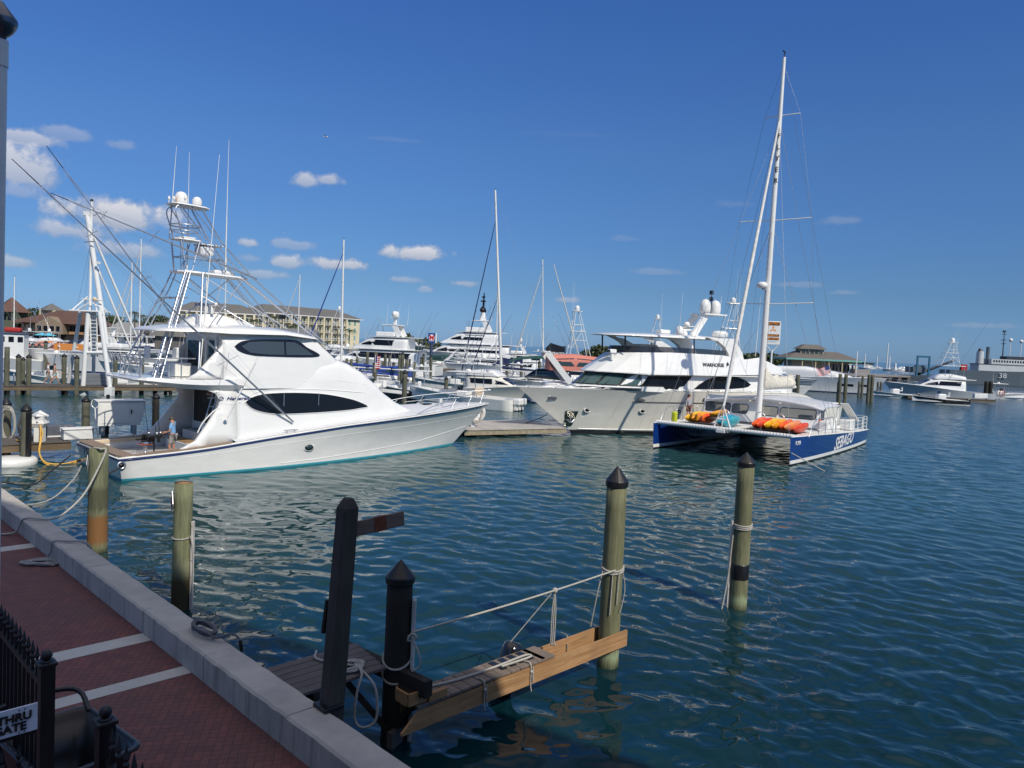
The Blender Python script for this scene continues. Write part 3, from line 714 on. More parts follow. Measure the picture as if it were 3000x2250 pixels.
    for x in (6.9, 7.3): mb.lathe([(.03, 0), (.03, .10), (.05, .12)], (x, -gw(x)+.12, gz(x)+.03), 8)
    mb.tube([(6.75, -gw(7)+.12, gz(7)+.14), (7.45, -gw(7)+.12, gz(7.2)+.14)], .025, 6)
    for x in (17.2, 17.5): mb.lathe([(.03, 0), (.03, .10), (.05, .12)], (x, -.9, 2.4), 8)
    mb.tube([(17.05, -.9, 2.52), (17.65, -.9, 2.52)], .025, 6); mb.build('deck_cleat', CHROME, B)
    # hull port light and stern hawse
    t = H.x2t(8.1, .85); p = H.pt(t, .85, -1)
    mb = MB(); mb.lathe([(.30, -.02), (.30, .012), (.24, .02)], (0, 0, 0), 20, axis='Y', sx=1.0, sy=.62)
    o = mb.build('port_light', GEL, B, loc=(p.x, p.y-.0, p.z)); o.rotation_euler = (R(0), 0, 0); o.scale = (1, -1, 1)
    mb = MB(); mb.lathe([(.23, .0), (.23, .018)], (0, 0, 0), 20, axis='Y', sx=1.0, sy=.6); q = mb.build('pane', GLASS2, o, loc=(0, .012, 0))
    p = H.pt(0, .66, -1)
    mb = MB(); mb.lathe([(.16, -.03), (.17, .02), (.11, .03), (.10, -.01)], (0, 0, 0), 18, axis='Y'); o = mb.build('stern_hawse', CHROME, B, loc=(p.x+.05, p.y-.02, p.z)); o.scale = (1, -1, 1)
    MB().lathe([(.10, -.01), (.10, .022)], (0, 0, 0), 14, axis='Y').build('hawse_hole', BLACKP, o)
    # transom name
    NB = mat('name_lettering', (.03, .05, .08), .3)
    tf = lambda x, y, z: (-.02-.18*(.3+y)/1.0-.0*x, -x, y+.0)
    curve = lambda x, y, z: (-.205-.02*(.5-abs(x-1.6)*.2)-z, 1.55-x, .42+y)
    text('Obsession', .62, NB, 'boat_name', B, surf=lambda x, y, z: (-.055-.17*min(1, (y+.42)/.95)-z-.02, 1.62-x, .44+y), shear=.35, xs=1.0, bold=.006)
    text('COLUMBUS, OHIO', .15, NB, 'home_port', B, surf=lambda x, y, z: (-.04-.17*min(1, (y+.24)/.95)-z-.02, .98-x, .24+y), xs=1.15)
    bl = mat('logo_navy', (.03, .04, .16), .3)
    ys = lambda x, z: low.y(x, z)
    t_ = text('Hatteras', .20, bl, 'builder_script', B, surf=lambda x, y, z: (4.25+x, -(ys(max(4.75, 4.25+x), 3.12)+.035)-z, 3.10+y), shear=.3, xs=1.45, bold=.004)
    mb = MB(); mb.tube([Vector((4.03+.09*math.cos(a), -(ys(4.75, 3.15)+.03), 3.16+.08*math.sin(a))) for a in np.linspace(0, 6.28, 14)], .012, 5)
    mb.tube([(3.95, -(ys(4.75, 3.15)+.03), 3.1), (4.12, -(ys(4.75, 3.15)+.03), 3.2)], .012, 5); mb.build('builder_emblem', bl, B)
    # fixed chrome ladder, grab rail
    mb = MB()
    for y in (-1.05, -1.5):
        mb.tube([(3.55, y, 1.05), (4.25, y, 3.55)], .028, 6)
    for i in range(7): a = i/6.5+.06; mb.tube([(3.55+.7*a, -1.05, 1.05+2.5*a), (3.55+.7*a, -1.5, 1.05+2.5*a)], .026, 6)
    mb.build('cockpit_ladder', CHROME, B)
    MB().tube(smooth_path([(3.0, -2.28, 1.75), (3.25, -2.26, 2.2), (3.75, -2.24, 2.68), (4.0, -2.22, 2.75)], 4), .03, 6).build('grab_rail', WHITE, B)
    # aft flybridge rail with rocket-launcher rod holders
    mb = MB(); rl = [(2.9, -2.15, 4.85), (2.3, -2.2, 4.85), (1.4, -2.15, 4.82), (.95, -1.7, 4.8), (.85, 0, 4.8), (.95, 1.7, 4.8), (1.4, 2.15, 4.82), (2.9, 2.15, 4.85)]
    mb.tube(smooth_path(rl, 6), .028, 6)
    for p in ((2.3, -2.2), (1.4, -2.15), (.9, -1.6), (.85, 0), (.9, 1.6), (1.4, 2.15), (2.3, 2.2)): mb.tube([(p[0], p[1], 4.0), (p[0], p[1], 4.83)], .024, 6)
    mb.build('flybridge_rail', CHROME, B)
    for i in range(7):
        p = (lerp([(0, 1.0), (3, .86), (6, 1.0)], i)-.06, -1.8+i*.6, 4.55)
        MB().tube([p, (p[0]-.18, p[1], p[2]+.42)], .04, 7, m=0).build('rod_holder', CHROME, B)
    for (x, y) in ((2.2, -1.2), (1.75, .7)):
        mb = MB(); mb.box((x, y, 4.75), (.5, .5, .12), bev=.05); mb.box((x+.25, y, 5.0), (.12, .5, .55), bev=.05); mb.build('helm_seat', WHITE, B)
        MB().tube([(x, y, 4.0), (x, y, 4.7)], .06, 8).tube([(x-.2, y-.28, 4.3), (x-.25, y, 4.25), (x-.2, y+.28, 4.3)], .03, 6).build('seat_pedestal', CHROME, B)
    MB().box((3.1, .2, 4.3), (.7, 1.3, .6), bev=.04).build('flybridge_console', GEL, B)
    # ---- tuna tower
    T = MB()
    def leg(pts, r_=.038): T.tube(pts, r_, 7)
    for sg in (-1, 1):
        leg([(1.3, sg*1.95, 4.0), (2.75, sg*.85, 7.9), (3.0, sg*.72, 8.6)]); leg([(1.55, sg*2.0, 4.0), (2.95, sg*.9, 7.8), (3.2, sg*.75, 8.6)], .03)
        leg([(3.1, sg*2.0, 4.05), (3.7, sg*.8, 8.5)], .04)
        leg([(8.4, sg*1.75, 6.15), (5.5, sg*.75, 8.45)]); leg([(9.9, sg*1.85, 5.2), (6.0, sg*.8, 8.55), (4.6, sg*.55, 10.0), (3.7, sg*.5, 11.35)], .034)
        leg([(9.3, sg*1.8, 5.55), (5.7, sg*.75, 8.4), (4.3, sg*.5, 10.0)], .026)
        leg([(7.2, sg*1.9, 6.3), (3.6, sg*.75, 8.45)], .026); leg([(3.5, sg*2.0, 6.2), (5.6, sg*.75, 8.45)], .026)
        leg([(3.05, sg*.65, 8.6), (2.85, sg*.5, 9.85)]); leg([(3.3, sg*.65, 8.6), (3.65, sg*.5, 9.85)], .026); leg([(5.2, sg*.65, 8.6), (3.85, sg*.5, 9.9)], .026)
        leg(smooth_path([(2.95, sg*.5, 9.95), (2.75, sg*.5, 10.6), (2.6, sg*.48, 11.1), (2.8, sg*.45, 11.36), (3.5, sg*.45, 11.4)], 4), .028)
        leg([(3.75, sg*.5, 9.95), (2.75, sg*.45, 11.3)], .024)
        leg(smooth_path([(3.3, sg*.45, 11.35), (3.9, sg*.5, 10.7), (4.4, sg*.5, 10.1)], 4), .024)
    for z, x0, x1, w in ((9.2, 2.95, 4.7, .55), (7.4, 2.6, 3.0, .95)): leg([(x0, -w, z), (x0, w, z), (x1, w, z), (x1, -w, z), (x0, -w, z)], .025)
    leg([(3.0, -.8, 8.3), (6.0, 1.1, 6.3)], .02); leg([(3.0, .8, 8.3), (6.0, -1.1, 6.3)], .02)
    T.build('tower_frame', CHROME, B)
    HTM = mat('tower_top_white', (.74, .75, .77), .35)
    def plate(name, xs, z, h=.09):
        rows = []
        for x, w in xs:
            zz = z+.02*(x-xs[0][0])*-1
            rows.append([Vector((x, -w, zz)), Vector((x, -w*.96, zz+h)), Vector((x, w*.96, zz+h)), Vector((x, w, zz)), Vector((x, 0, zz-.03))])
        m_ = MB(); m_.loft(rows, closed=True, smooth=False); return m_.build(name, HTM, B, recalc=True)
    plate('lower_sunshade', [(2.75, .45), (2.95, .72), (3.6, .85), (5.2, .82), (5.8, .68), (6.0, .4)], 8.52, .07)
    plate('crow_nest_platform', [(2.65, .3), (2.8, .48), (3.2, .55), (3.7, .5), (3.85, .3)], 9.92, .05)
    plate('upper_sunshade', [(2.5, .3), (2.65, .52), (3.2, .6), (3.9, .55), (4.15, .32)], 11.4, .05)
    mb = MB(); mb.box((4.9, 0, 8.68), (.9, .6, .2), bev=.08); mb.build('hatch_dome', HTM, B)
    MB().box((4.1, .05, 9.55), (.6, .75, .42), bev=.08).box((4.3, .05, 9.82), (1.0, .9, .06), bev=.02).build('tower_console', HTM, B)
    MB().tube([Vector((3.2+.62*math.cos(a), .62*math.sin(a), 10.55)) for a in np.linspace(0, 6.28, 24)], .03, 6).tube([Vector((3.2+.56*math.cos(a), .56*math.sin(a), 10.3)) for a in np.linspace(0, 6.28, 24)], .025, 6).build('crow_nest_rail', CHROME, B)
    MB().box((3.2, 0, 10.02), (.7, .75, .08), bev=.04).build('crow_nest_seat', WHITE, B)
    mb = MB()
    for y in (-.32, .0):
        mb.tube([(1.6, y-1.0, 4.1), (3.05, y-.45, 8.5)], .026, 6)
    for i in range(14): a = (i+.5)/14; mb.tube([(1.6+1.45*a, -1.32+.55*a, 4.1+4.4*a), (1.6+1.45*a, -1.0+.55*a, 4.1+4.4*a)], .018, 6)
    for y in (-.2, .1):
        mb.tube([(3.0, y-.3, 8.6), (2.95, y-.3, 9.9)], .02, 6)
    mb.build('tower_ladder', CHROME, B)
    dome(B, (3.1, .2, 11.47), .28, .56); dome(B, (3.65, -.15, 11.46), .20, .40)
    for x, y, s_ in ((2.6, .25, .06), (2.75, .1, .06), (3.0, -.45, .05)): MB().tube([(x, y, 11.45), (x, y, 11.62)], .02, 6).lathe([(s_*.6, 11.6), (s_, 11.65), (s_*.7, 11.74), (.01, 11.77)], (x, y, 0), 10).build('gps_antenna', WHITE, B)
    MB().tube([(2.85, 0, 11.45), (2.85, 0, 11.75)], .03, 8).build('stub_antenna', CREAM, B)
    for a, b in (((2.75, .5, 9.9), (2.95, .45, 14.0)), ((3.6, .6, 8.4), (3.55, .55, 13.9)), ((3.1, -2.1, 4.1), (4.35, -.7, 13.75)), ((4.75, -.7, 8.6), (4.85, -.5, 14.55))):
        whip(B, a, b, .028)
    radar(B, (4.35, 0, 6.8), 2.5, R(80), .36)
    text('FURUNO', .17, bl, 'radar_lettering', B, (3.95, .55, 7.13), rot=axes((math.cos(R(-80)), math.sin(R(-80)), 0), (0, 0, 1)), xs=1.5, bold=.004)
    MB().tube([(7.6, -.7, 6.3), (7.6, -.7, 6.75)], .02, 6).box((7.6, -.7, 6.85), (.2, .22, .2)).build('floodlight', BLACKP, B)
    # ---- outriggers folded aft and up
    def rig(base, tip, name='outrigger'):
        base, tip = Vector(base), Vector(tip); d = tip-base; mb = MB()
        mb.tube([base, base.lerp(tip, .45)], .042, 7).tube([base.lerp(tip, .45), base.lerp(tip, .93)], [.032, .018], 6)
        o = mb.build(name, ALU, B); MB().tube([base.lerp(tip, .93), tip], [.018, .012], 6).build('tip', BLACKP, o)
        sp = MB()
        for k in (.30, .55, .78):
            c = base.lerp(tip, k); u = d.normalized().orthogonal().normalized(); w = d.normalized().cross(u); L = .62*(1.15-k)
            sp.tube([c-u*L, c+u*L], .010, 5).tube([c-w*L, c+w*L], .010, 5)
        sp.build('spreader', ALU, o)
        wr = MB()
        u = d.normalized().orthogonal().normalized(); w = d.normalized().cross(u)
        for q in (u, w, -u, -w):
            wr.tube([base.lerp(tip, .03)]+[base.lerp(tip, k)+q*.62*(1.15-k) for k in (.30, .55, .78)]+[base.lerp(tip, .92)], .0035, 4)
        wr.build('guy_wire', ALU, o); return o
    rig((7.35, -2.42, 2.05), (-4.3, -4.6, 11.3)); rig((7.35, 2.42, 2.05), (-1.6, 2.2, 13.3))
    rig((6.2, -.8, 8.5), (-2.4, -1.6, 10.85), 'tower_outrigger')
    MB().tube([(4.15, -2.45, 2.28), (5.55, -2.4, 5.0)], .032, 7).lathe([(.09, -.02), (.07, .03)], (4.15, -2.45, 2.27), 10).build('outrigger_strut', WHITE, B)
    # fighting chair with foot rest
    mb = MB(); mb.lathe([(.42, .63), (.38, .68), (.08, .72), (.07, 1.05), (.2, 1.1)], (1.55, -.55, 0), 14); mb.tube([(1.35, -.7, .9), (.75, -1.0, .72)], .03, 6); mb.tube([(1.35, -.4, .9), (.7, -.65, .72)], .03, 6); mb.box((.68, -.85, .74), (.12, .55, .04)); ch = mb.build('fighting_chair', CHROME, B)
    MB().box((1.5, -.55, 1.16), (.5, .5, .07), bev=.03).box((1.78, -.55, 1.38), (.08, .5, .42), bev=.03).build('chair_seat', mat('varnished_wood', (.30, .07, .02), .15, coat=1), B)
    MB().box((1.5, -.25, 1.32), (.5, .06, .08), bev=.02).box((1.5, -.85, 1.32), (.5, .06, .08), bev=.02).box((1.6, -.3, 1.45), (.25, .12, .2), bev=.03).build('chair_arm', BLACKP, B)
    return B, H
def smooth_path_2(pts): return [(p.x, p.y) for p in smooth_path([(a, b, 0) for a, b in pts], 5)]
YACHT, YH = hero_sportfish()
# ---------------------------------------------------------------- quay, promenade, near piles and the small finger pier
QD = Vector((.708, -.706, 0)); QN = Vector((.706, .708, 0))
def Q(s, n, z=0.0): return QD*s+QN*n+Vector((0, 0, z))
def brick_mat():
    m = D.materials.new('brick_paving'); m.use_nodes = True; nt = m.node_tree; b = nt.nodes['Principled BSDF']
    t = N(nt, 'ShaderNodeTexCoord')
    mp = N(nt, 'ShaderNodeMapping', {'Vector': t.outputs['Object'], 'Rotation': (0, 0, R(78))})
    s = N(nt, 'ShaderNodeSeparateXYZ', {0: mp.outputs[0]}); W_ = .105
    u, v = mth(nt, 'DIVIDE', s.outputs[0], W_), mth(nt, 'DIVIDE', s.outputs[1], W_)
    # herringbone: cells on a 4-periodic diagonal; brick id decides which joints are drawn
    fu, fv = mth(nt, 'FLOOR', u), mth(nt, 'FLOOR', v)
    k = mth(nt, 'FLOORED_MODULO', mth(nt, 'SUBTRACT', fu, fv), 4.0)
    lu, lv = mth(nt, 'SUBTRACT', u, fu), mth(nt, 'SUBTRACT', v, fv)
    is0, is1, is2, is3 = [mth(nt, 'COMPARE', k, float(i), .1) for i in range(4)]
    g = .07
    L, Rr = mth(nt, 'LESS_THAN', lu, g), mth(nt, 'GREATER_THAN', lu, 1-g)
    Bt, Tp = mth(nt, 'LESS_THAN', lv, g), mth(nt, 'GREATER_THAN', lv, 1-g)
    def on(w, *js):
        a = js[0]
        for j in js[1:]: a = mth(nt, 'MAXIMUM', a, j)
        return mth(nt, 'MULTIPLY', w, a)
    j = on(is0, L, Bt, Tp)
    for q in (on(is1, Rr, Bt, Tp), on(is2, L, Rr, Bt), on(is3, L, Rr, Tp)): j = mth(nt, 'MAXIMUM', j, q)
    # brick identity -> tone
    bu = mth(nt, 'SUBTRACT', fu, is1); bv = mth(nt, 'SUBTRACT', fv, is2)
    wn_ = N(nt, 'ShaderNodeTexWhiteNoise', {'Vector': N(nt, 'ShaderNodeCombineXYZ', {0: bu, 1: bv}).outputs[0]})
    big = N(nt, 'ShaderNodeTexNoise', {'Vector': t.outputs['Object'], 'Scale': .6, 'Detail': 5.0})
    c = mix(nt, wn_.outputs[0], (.20, .072, .062), (.135, .055, .052))
    c = mix(nt, ramp(nt, big.outputs[0], [(.4, 0), (.65, .6)]), c, (.12, .062, .058))
    c = mix(nt, mth(nt, 'MULTIPLY', j, .75), c, (.07, .038, .040))
    nt.links.new(c, b.inputs['Base Color']); b.inputs['Roughness'].default_value = .85
    bp = N(nt, 'ShaderNodeBump', {'Height': mth(nt, 'SUBTRACT', mth(nt, 'MULTIPLY', wn_.outputs[0], .3), j), 'Strength': .6, 'Distance': .006}); nt.links.new(bp.outputs[0], b.inputs['Normal'])
    return m
def concrete(name, c1, c2, streak=True):
    m = D.materials.new(name); m.use_nodes = True; nt = m.node_tree; b = nt.nodes['Principled BSDF']
    t = N(nt, 'ShaderNodeTexCoord')
    a = N(nt, 'ShaderNodeTexNoise', {'Vector': t.outputs['Object'], 'Scale': 1.3, 'Detail': 9.0, 'Roughness': .65})
    mp = N(nt, 'ShaderNodeMapping', {'Vector': t.outputs['Object'], 'Scale': (7, 7, .5)})
    s_ = N(nt, 'ShaderNodeTexNoise', {'Vector': mp.outputs[0], 'Scale': 1.2, 'Detail': 6.0})
    f = N(nt, 'ShaderNodeTexNoise', {'Vector': t.outputs['Object'], 'Scale': 60.0, 'Detail': 4.0})
    c = mix(nt, ramp(nt, a.outputs[0], [(.35, 0), (.65, 1)]), c1, c2)
    geo = N(nt, 'ShaderNodeNewGeometry'); sz = N(nt, 'ShaderNodeSeparateXYZ', {0: geo.outputs['True Normal']})
    side = mth(nt, 'LESS_THAN', mth(nt, 'ABSOLUTE', sz.outputs[2]), .5)
    c = mix(nt, mth(nt, 'MULTIPLY', ramp(nt, s_.outputs[0], [(.5, 0), (.75, .6)]), side), c, (.10, .09, .085))
    c = mix(nt, mth(nt, 'MULTIPLY', f.outputs[0], .35), c, tuple(x*.6 for x in c1))
    nt.links.new(c, b.inputs['Base Color']); b.inputs['Roughness'].default_value = .85
    h = mth(nt, 'ADD', f.outputs[0], mth(nt, 'MULTIPLY', a.outputs[0], 3.0))
    bp = N(nt, 'ShaderNodeBump', {'Height': h, 'Strength': .35, 'Distance': .01}); nt.links.new(bp.outputs[0], b.inputs['Normal'])
    MAT[name] = m; return m
CONC = concrete('weathered_concrete', (.52, .48, .43), (.36, .34, .31)); BAND = concrete('concrete_band', (.56, .55, .51), (.46, .45, .42))
mb = MB(); P = [Q(-90, 4.75), Q(25, 4.75), Q(25, -25), Q(-90, -25)]
mb.slab([(p.x, p.y) for p in P], -.5, .9); mb.build('promenade', brick_mat(), kind='structure')
for s0, s1 in ((-20.26, -19.85), (-13.19, -12.80), (-11.50, -11.20), (-31.0, -30.6), (-6.4, -6.0)):
    m_ = MB(); P = [Q(s0, 4.73), Q(s1, 4.73), Q(s1, -8), Q(s0, -8)]; m_.slab([(p.x, p.y) for p in P], .88, .904); m_.build('paving_band', BAND, kind='structure')
# seawall with slightly uneven arrises, cast in bays
rng = random.Random(4); mb = MB(); bays = [-90]
while bays[-1] < 25: bays.append(bays[-1]+rng.choice([2.4, 3.0, 3.6]))
for a, b in zip(bays, bays[1:]):
    rows = []; k = 14
    for i in range(k+1):
        s = a+.006+(b-a-.012)*i/k; e = rng.uniform(-.008, .008); g = rng.uniform(-.008, .008)
        prof = [(4.735+e*.3, .86), (4.735+e, 1.27), (4.765+e, 1.30), (5.19+g, 1.30), (5.225+g, 1.27), (5.23, -1.2), (4.735, -1.2)]
        rows.append([Q(s, n, z+e*.5) for n, z in prof])
    mb.loft(rows, closed=True, smooth=False)
mb.build('seawall', CONC, kind='structure', recalc=True)
# building behind the viewpoint; its corner throws the shade on the quay
bb = empty('waterfront_building', (0, -1.6, .9), 0, 'tall plain building directly behind the promenade and railing', 'building')
mb = MB(); mb.prism([(-1, 0), (12.6, 0), (12.6, 12.7), (10.3, 16.0), (4.6, 24.3), (2.1, 27.9), (2.0, 16.6), (-1, 16.6)], -12, 0); mb.build('wall', mat('building_render', (.45, .40, .33), .8), bb)
mb = MB()
for i in range(6):
    for j in range(2): MB().box((1.0+i*2.4, .04, 3+j*4), (1.2, .1, 2.0)).build('window', GLASS, bb)

def pile(c, top, r, m, cap=None, label='', group=None, name='piling', lean=(0, 0), bottom=-.6, capm=None):
    o = empty(name, (c[0], c[1], 0), 0, label, 'piling', group)
    mb = MB(); n = 18; rings = []; rg = random.Random(int(c[0]*91+c[1]*7))
    wob = [rg.uniform(-.05, .05) for _ in range(n)]
    for i in range(9):
        z = bottom+(top-bottom)*i/8; rr = r*(1.05-.09*i/8)
        rings.append([Vector((lean[0]*z+rr*(1+wob[j]*.4+rg.uniform(-.012, .012))*math.cos(2*math.pi*j/n), lean[1]*z+rr*(1+wob[j]*.4)*math.sin(2*math.pi*j/n), z)) for j in range(n)])
    mb.loft(rings, closed=True); mb.build('trunk', m, o)
    if cap:
        mb = MB(); x, y = lean[0]*top, lean[1]*top
        mb.lathe([(r*1.10, top-cap*.30), (r*1.12, top-.02), (r*1.08, top+.0), (.01, top+cap*.70)], (x, y, 0), 24, smooth=False); mb.build('cap', capm or BLACKP, o)
    return o
def ring_rope(parent, c, r, z, turns, th=.018, m=None, tilt=.03, name='rope_wrap'):
    pts = []
    for i in range(int(turns*20)+1):
        a = i/20*2*math.pi; pts.append((c[0]+(r+th*.8)*math.cos(a), c[1]+(r+th*.8)*math.sin(a), z+i/20*th*2.3+tilt*math.sin(a)))
    return MB().tube(pts, th, 6).build(name, m or ROPE, parent)
def rope(pts, r, m, label, name='mooring_rope', group=None, k=6):
    return MB().tube(smooth_path(pts, k), r, 7).build(name, m, label=label, cat='rope', group=group)

p280 = pile((-10.9, 20.33), 2.78, .245, PILER, None, 'rust stained uncapped piling holding the long white rope, left of the pair beside the seawall')
p530 = pile((-6.95, 16.38), 2.74, .195, PILEB, None, 'uncapped weathered piling with red reflector diamond and white strip on it')
MB().lathe([(.195*.97, 2.742), (.02, 2.75)], n=18).build('cut_top', wood('sawn_end', (.42, .24, .11), (.25, .14, .07)), p530)
def reflector(parent, loc, nrm, s):
    z = Vector((0, 0, 1)); x = Vector((nrm[0], nrm[1], 0)).normalized(); u = z.cross(x)
    M3 = Matrix((u, z, x)).transposed().to_4x4(); M3.translation = Vector(loc)
    mb = MB(); mb.add([M3 @ Vector(p) for p in [(0, -s*1.45, 0), (s, 0, 0), (0, s*1.45, 0), (-s, 0, 0), (0, -s*1.45, .012), (s, 0, .012), (0, s*1.45, .012), (-s, 0, .012)]], [(0, 3, 2, 1), (4, 5, 6, 7), (0, 1, 5, 4), (1, 2, 6, 5), (2, 3, 7, 6), (3, 0, 4, 7)])
    o = mb.build('reflector_sign', ALU, parent); rd = mat('red_reflector', (.40, .02, .05), .25)
    for i in range(3):
        for j in range(3):
            a, b = (i-1)*.31*s, (j-1)*.31*s
            c = M3 @ Vector(((a-b)*.98, (a+b)*1.42, .013)); q = MB().ball((0, 0, 0), s*.155, 10, sc=(1, 1, 1), lo=0).build('reflector', rd, o); q.matrix_local = Matrix.Translation(c) @ x.to_track_quat('Z', 'Y').to_matrix().to_4x4() @ Matrix.Diagonal((.9, 1.2, .35, 1))
    return o
reflector(p530, (-.19, -.10, 2.32), (-.86, -.5), .17); reflector(p280, (-.24, -.10, 2.35), (-.93, -.35), .17)
def strip(parent, c, z0, z1, w=.05, rz=0):
    mb = MB(); mb.box((c[0], c[1], (z0+z1)/2), (w, .10, z1-z0), rz=rz, bev=.008); o = mb.build('rub_strip', mat('white_pvc', (.62, .58, .54), .5, var=.3, vscale=4, stretch=(1, 1, .3)), parent)
    b_ = MB()
    for i in range(7): b_.lathe([(.010, 0), (.010, .006)], (c[0], c[1]-.055, z0+.1+(z1-z0-.2)*i/6), 6)
    b_.build('screw_row', BLACKP, o)
strip(p530, (.24, -.04), -.5, 1.92); ring_rope(p530, (0, 0), .19, 1.55, 1.2, .016)
MB().tube(smooth_path([(.22, -.12, 1.62), (.27, -.10, 1.3), (.30, -.12, .6), (.36, -.3, .02)], 5), .014, 6).build('hanging_line', ROPE, p530)
# tall square post standing on the seawall with a short arm
o = empty('mooring_post', (-2.13, 9.62, 0), R(45), 'tall dark square timber post on the seawall carrying a short crossarm', 'post')
mb = MB(); rows = [[Vector((x*w, y*w, z))+Vector((.045*z-.05, -.01*z, 0)) for x, y in ((-1, -.8), (-.8, -1), (.8, -1), (1, -.8), (1, .8), (.8, 1), (-.8, 1), (-1, .8))] for z, w in ((-.4, .125), (1.3, .122), (2.8, .115), (3.85, .108), (3.97, .05))]
mb.loft(rows, closed=True, smooth=False); mb.build('shaft', wood('old_square_post', (.095, .085, .075), (.045, .04, .035), grain=18), o)
MB().box((-.05, -.03, 1.33), (.29, .29, .05), bev=.01).build('base_seal', BLACKP, o)
mb = MB(); mb.beam((-.02, .16, 2.20), (.03, .16, 2.62), .05, .10); mb.build('cleat_block', DARKW, o)
ca = MB(); w1 = wood('arm_board', (.26, .19, .15), (.14, .10, .08), axis=0)
rr = Matrix.Rotation(-R(45), 3, 'Z'); a = rr @ Vector((.1, .02, 3.55)); b = rr @ Vector((.76, .56, 3.63))
ca.beam(a, b, .04, .19); q = ca.build('crossarm', w1, o); MB().beam(a.lerp(b, .48)-Vector((0, 0, 0)), a.lerp(b, .68), .05, .195).build('rust_plate', mat('rust', (.20, .055, .025), .8, var=.4, vscale=14), q)
p1157 = pile((-1.54, 11.36), 2.49, .20, PILED, .34, 'dark capped piling in the shade between the plank platform and the finger pier')
strip(p1157, (.235, -.06), -.4, 2.15); ring_rope(p1157, (0, 0), .20, .98, 1.0, .017, tilt=.10); ring_rope(p1157, (0, 0), .20, 1.22, 1.0, .017, tilt=.12)
p1805 = pile((2.06, 14.38), 3.56, .195, PILE, .38, 'tall capped piling standing at the outer end of the finger pier'); ring_rope(p1805, (0, 0), .19, 1.84, 2.0, .02, tilt=.06)
for x, y1, y0, in ((-.02, 1.85, 1.05), (.10, 1.85, 1.25)): MB().tube([(x, -.215, y1), (x-.02, -.22, y0)], .012, 6).build('rope_tail', ROPE, p1805)
MB().tube(smooth_path([(.19, -.06, 1.86), (.24, -.10, 1.5), (.16, -.2, 1.1)], 4), .008, 5).build('rope_end', ROPE, p1805)
p2175 = pile((5.60, 18.02), 3.52, .20, PILE, .32, 'capped piling with black band standing alone in open water on the right')
MB().lathe([(.207, .72), (.212, .76), (.212, 1.06), (.206, 1.10)], n=20).build('band', BLACKP, p2175); ring_rope(p2175, (0, 0), .20, 1.93, 3.0, .018, tilt=.03)
MB().tube(smooth_path([(-.21, -.04, 1.95), (-.25, -.06, 1.4), (-.30, -.08, .7), (-.42, -.15, -.02)], 5), .018, 6).build('hanging_line', ROPE, p2175)
strip(p2175, (-.235, .02), -.4, 2.1, .06)
# plank platform against the seawall
o = empty('plank_platform', Q(-9.5, 5.3, 0), math.atan2(QN.y, QN.x), 'grey plank platform projecting from the seawall beside the square post', 'platform')
for i in range(6):
    y = .52-i*.178; L = 1.62-.03*i; mb = MB(); mb.box((L/2-.05, y, 1.15), (L, .165, .045), bev=.006); mb.build('plank', GREYW, o)
MB().box((.25, .08, 1.07), (.09, 1.1, .12)).build('joist', DARKW, o)
MB().beam((1.50, 1.0, 1.01), (1.66, -1.15, 1.01), .14, .24).build('cross_beam', DARKW, o)
for a, b in (((.85, -.25, 1.05), (1.6, -.45, .05)), ((1.65, -1.05, .98), (1.55, -.45, .12))): MB().beam(a, b, .09, .09).build('brace', DARKW, o)
MB().box((1.62, -.55, .10), (.5, .10, .3), rz=R(20)).build('brace_block', GREYW, o)
# finger pier
o = empty('finger_pier', Q(-8.7, 6.6, 0), math.atan2(QN.y, QN.x), 'narrow finger pier of fresh lumber boards reaching out to the capped piling', 'pier')
mb = MB(); mb.add([(-.02, -.215, .43), (.28, -.215, .68), (5.28, -.215, .70), (5.28, -.215, .40), (-.02, -.215, .40), (-.02, -.255, .43), (.28, -.255, .68), (5.28, -.255, .70), (5.28, -.255, .40), (-.02, -.255, .40)],
    [(0, 1, 2, 3, 4), (9, 8, 7, 6, 5), (0, 5, 6, 1), (1, 6, 7, 2), (2, 7, 8, 3), (3, 8, 9, 4), (4, 9, 5, 0)]); mb.build('stringer', NEWW, o)
MB().box((2.65, .23, .555), (4.7, .04, .27)).build('stringer', NEWW, o)
GW2 = wood('pier_plank', (.25, .20, .165), (.14, .11, .095), axis=1, grain=20)
for i in range(13):
    x = .35+i*.212; MB().box((x, -.005, .735), (.20, .50, .04), bev=.005, rz=rng.uniform(-.008, .008)).build('plank', GW2, o)
MB().box((3.05, -.005, .735), (.32, .50, .04), bev=.005).build('plank', GW2, o)
for i in range(4):
    for j in range(2):
        mb = MB(); mb.box((2.12+i*.212, -.06+j*.19, .760), (.125, .15, .012)); mb.build('grip_pad', BLACKP, o)
MB().box((.30, .10, .86), (.36, .04, .18)).box((.30, -.20, .86), (.36, .04, .18)).box((.12, -.05, .86), (.04, .26, .18)).box((.48, -.05, .86), (.04, .26, .18)).build('wooden_step', NEWW, o)
MB().box((.30, -.05, .90), (.32, .26, .16)).build('step_well', BLACKP, o)
MB().box((.62, -.235, .82), (.34, .06, .12)).build('step_block', NEWW, o)
for x in (1.55, 2.6):
    MB().tube(smooth_path([(x-.02, -.10, .765), (x, -.24, .77), (x, -.275, .66), (x, -.275, .42), (x+.02, -.28, .30)], 4), .012, 6).tube([(x+.04, -.278, .70), (x+.05, -.28, .45)], .012, 6).ball((x+.01, -.275, .63), .03, 8).build('lashing', ROPE, o)
MB().tube([(4.05, .20, .74), (4.05, .26, .60), (4.05, .20, .46), (4.05, .18, .60)], .014, 6).build('lashing', ROPE, o)
c = dep(1560, 1880, 13.1)
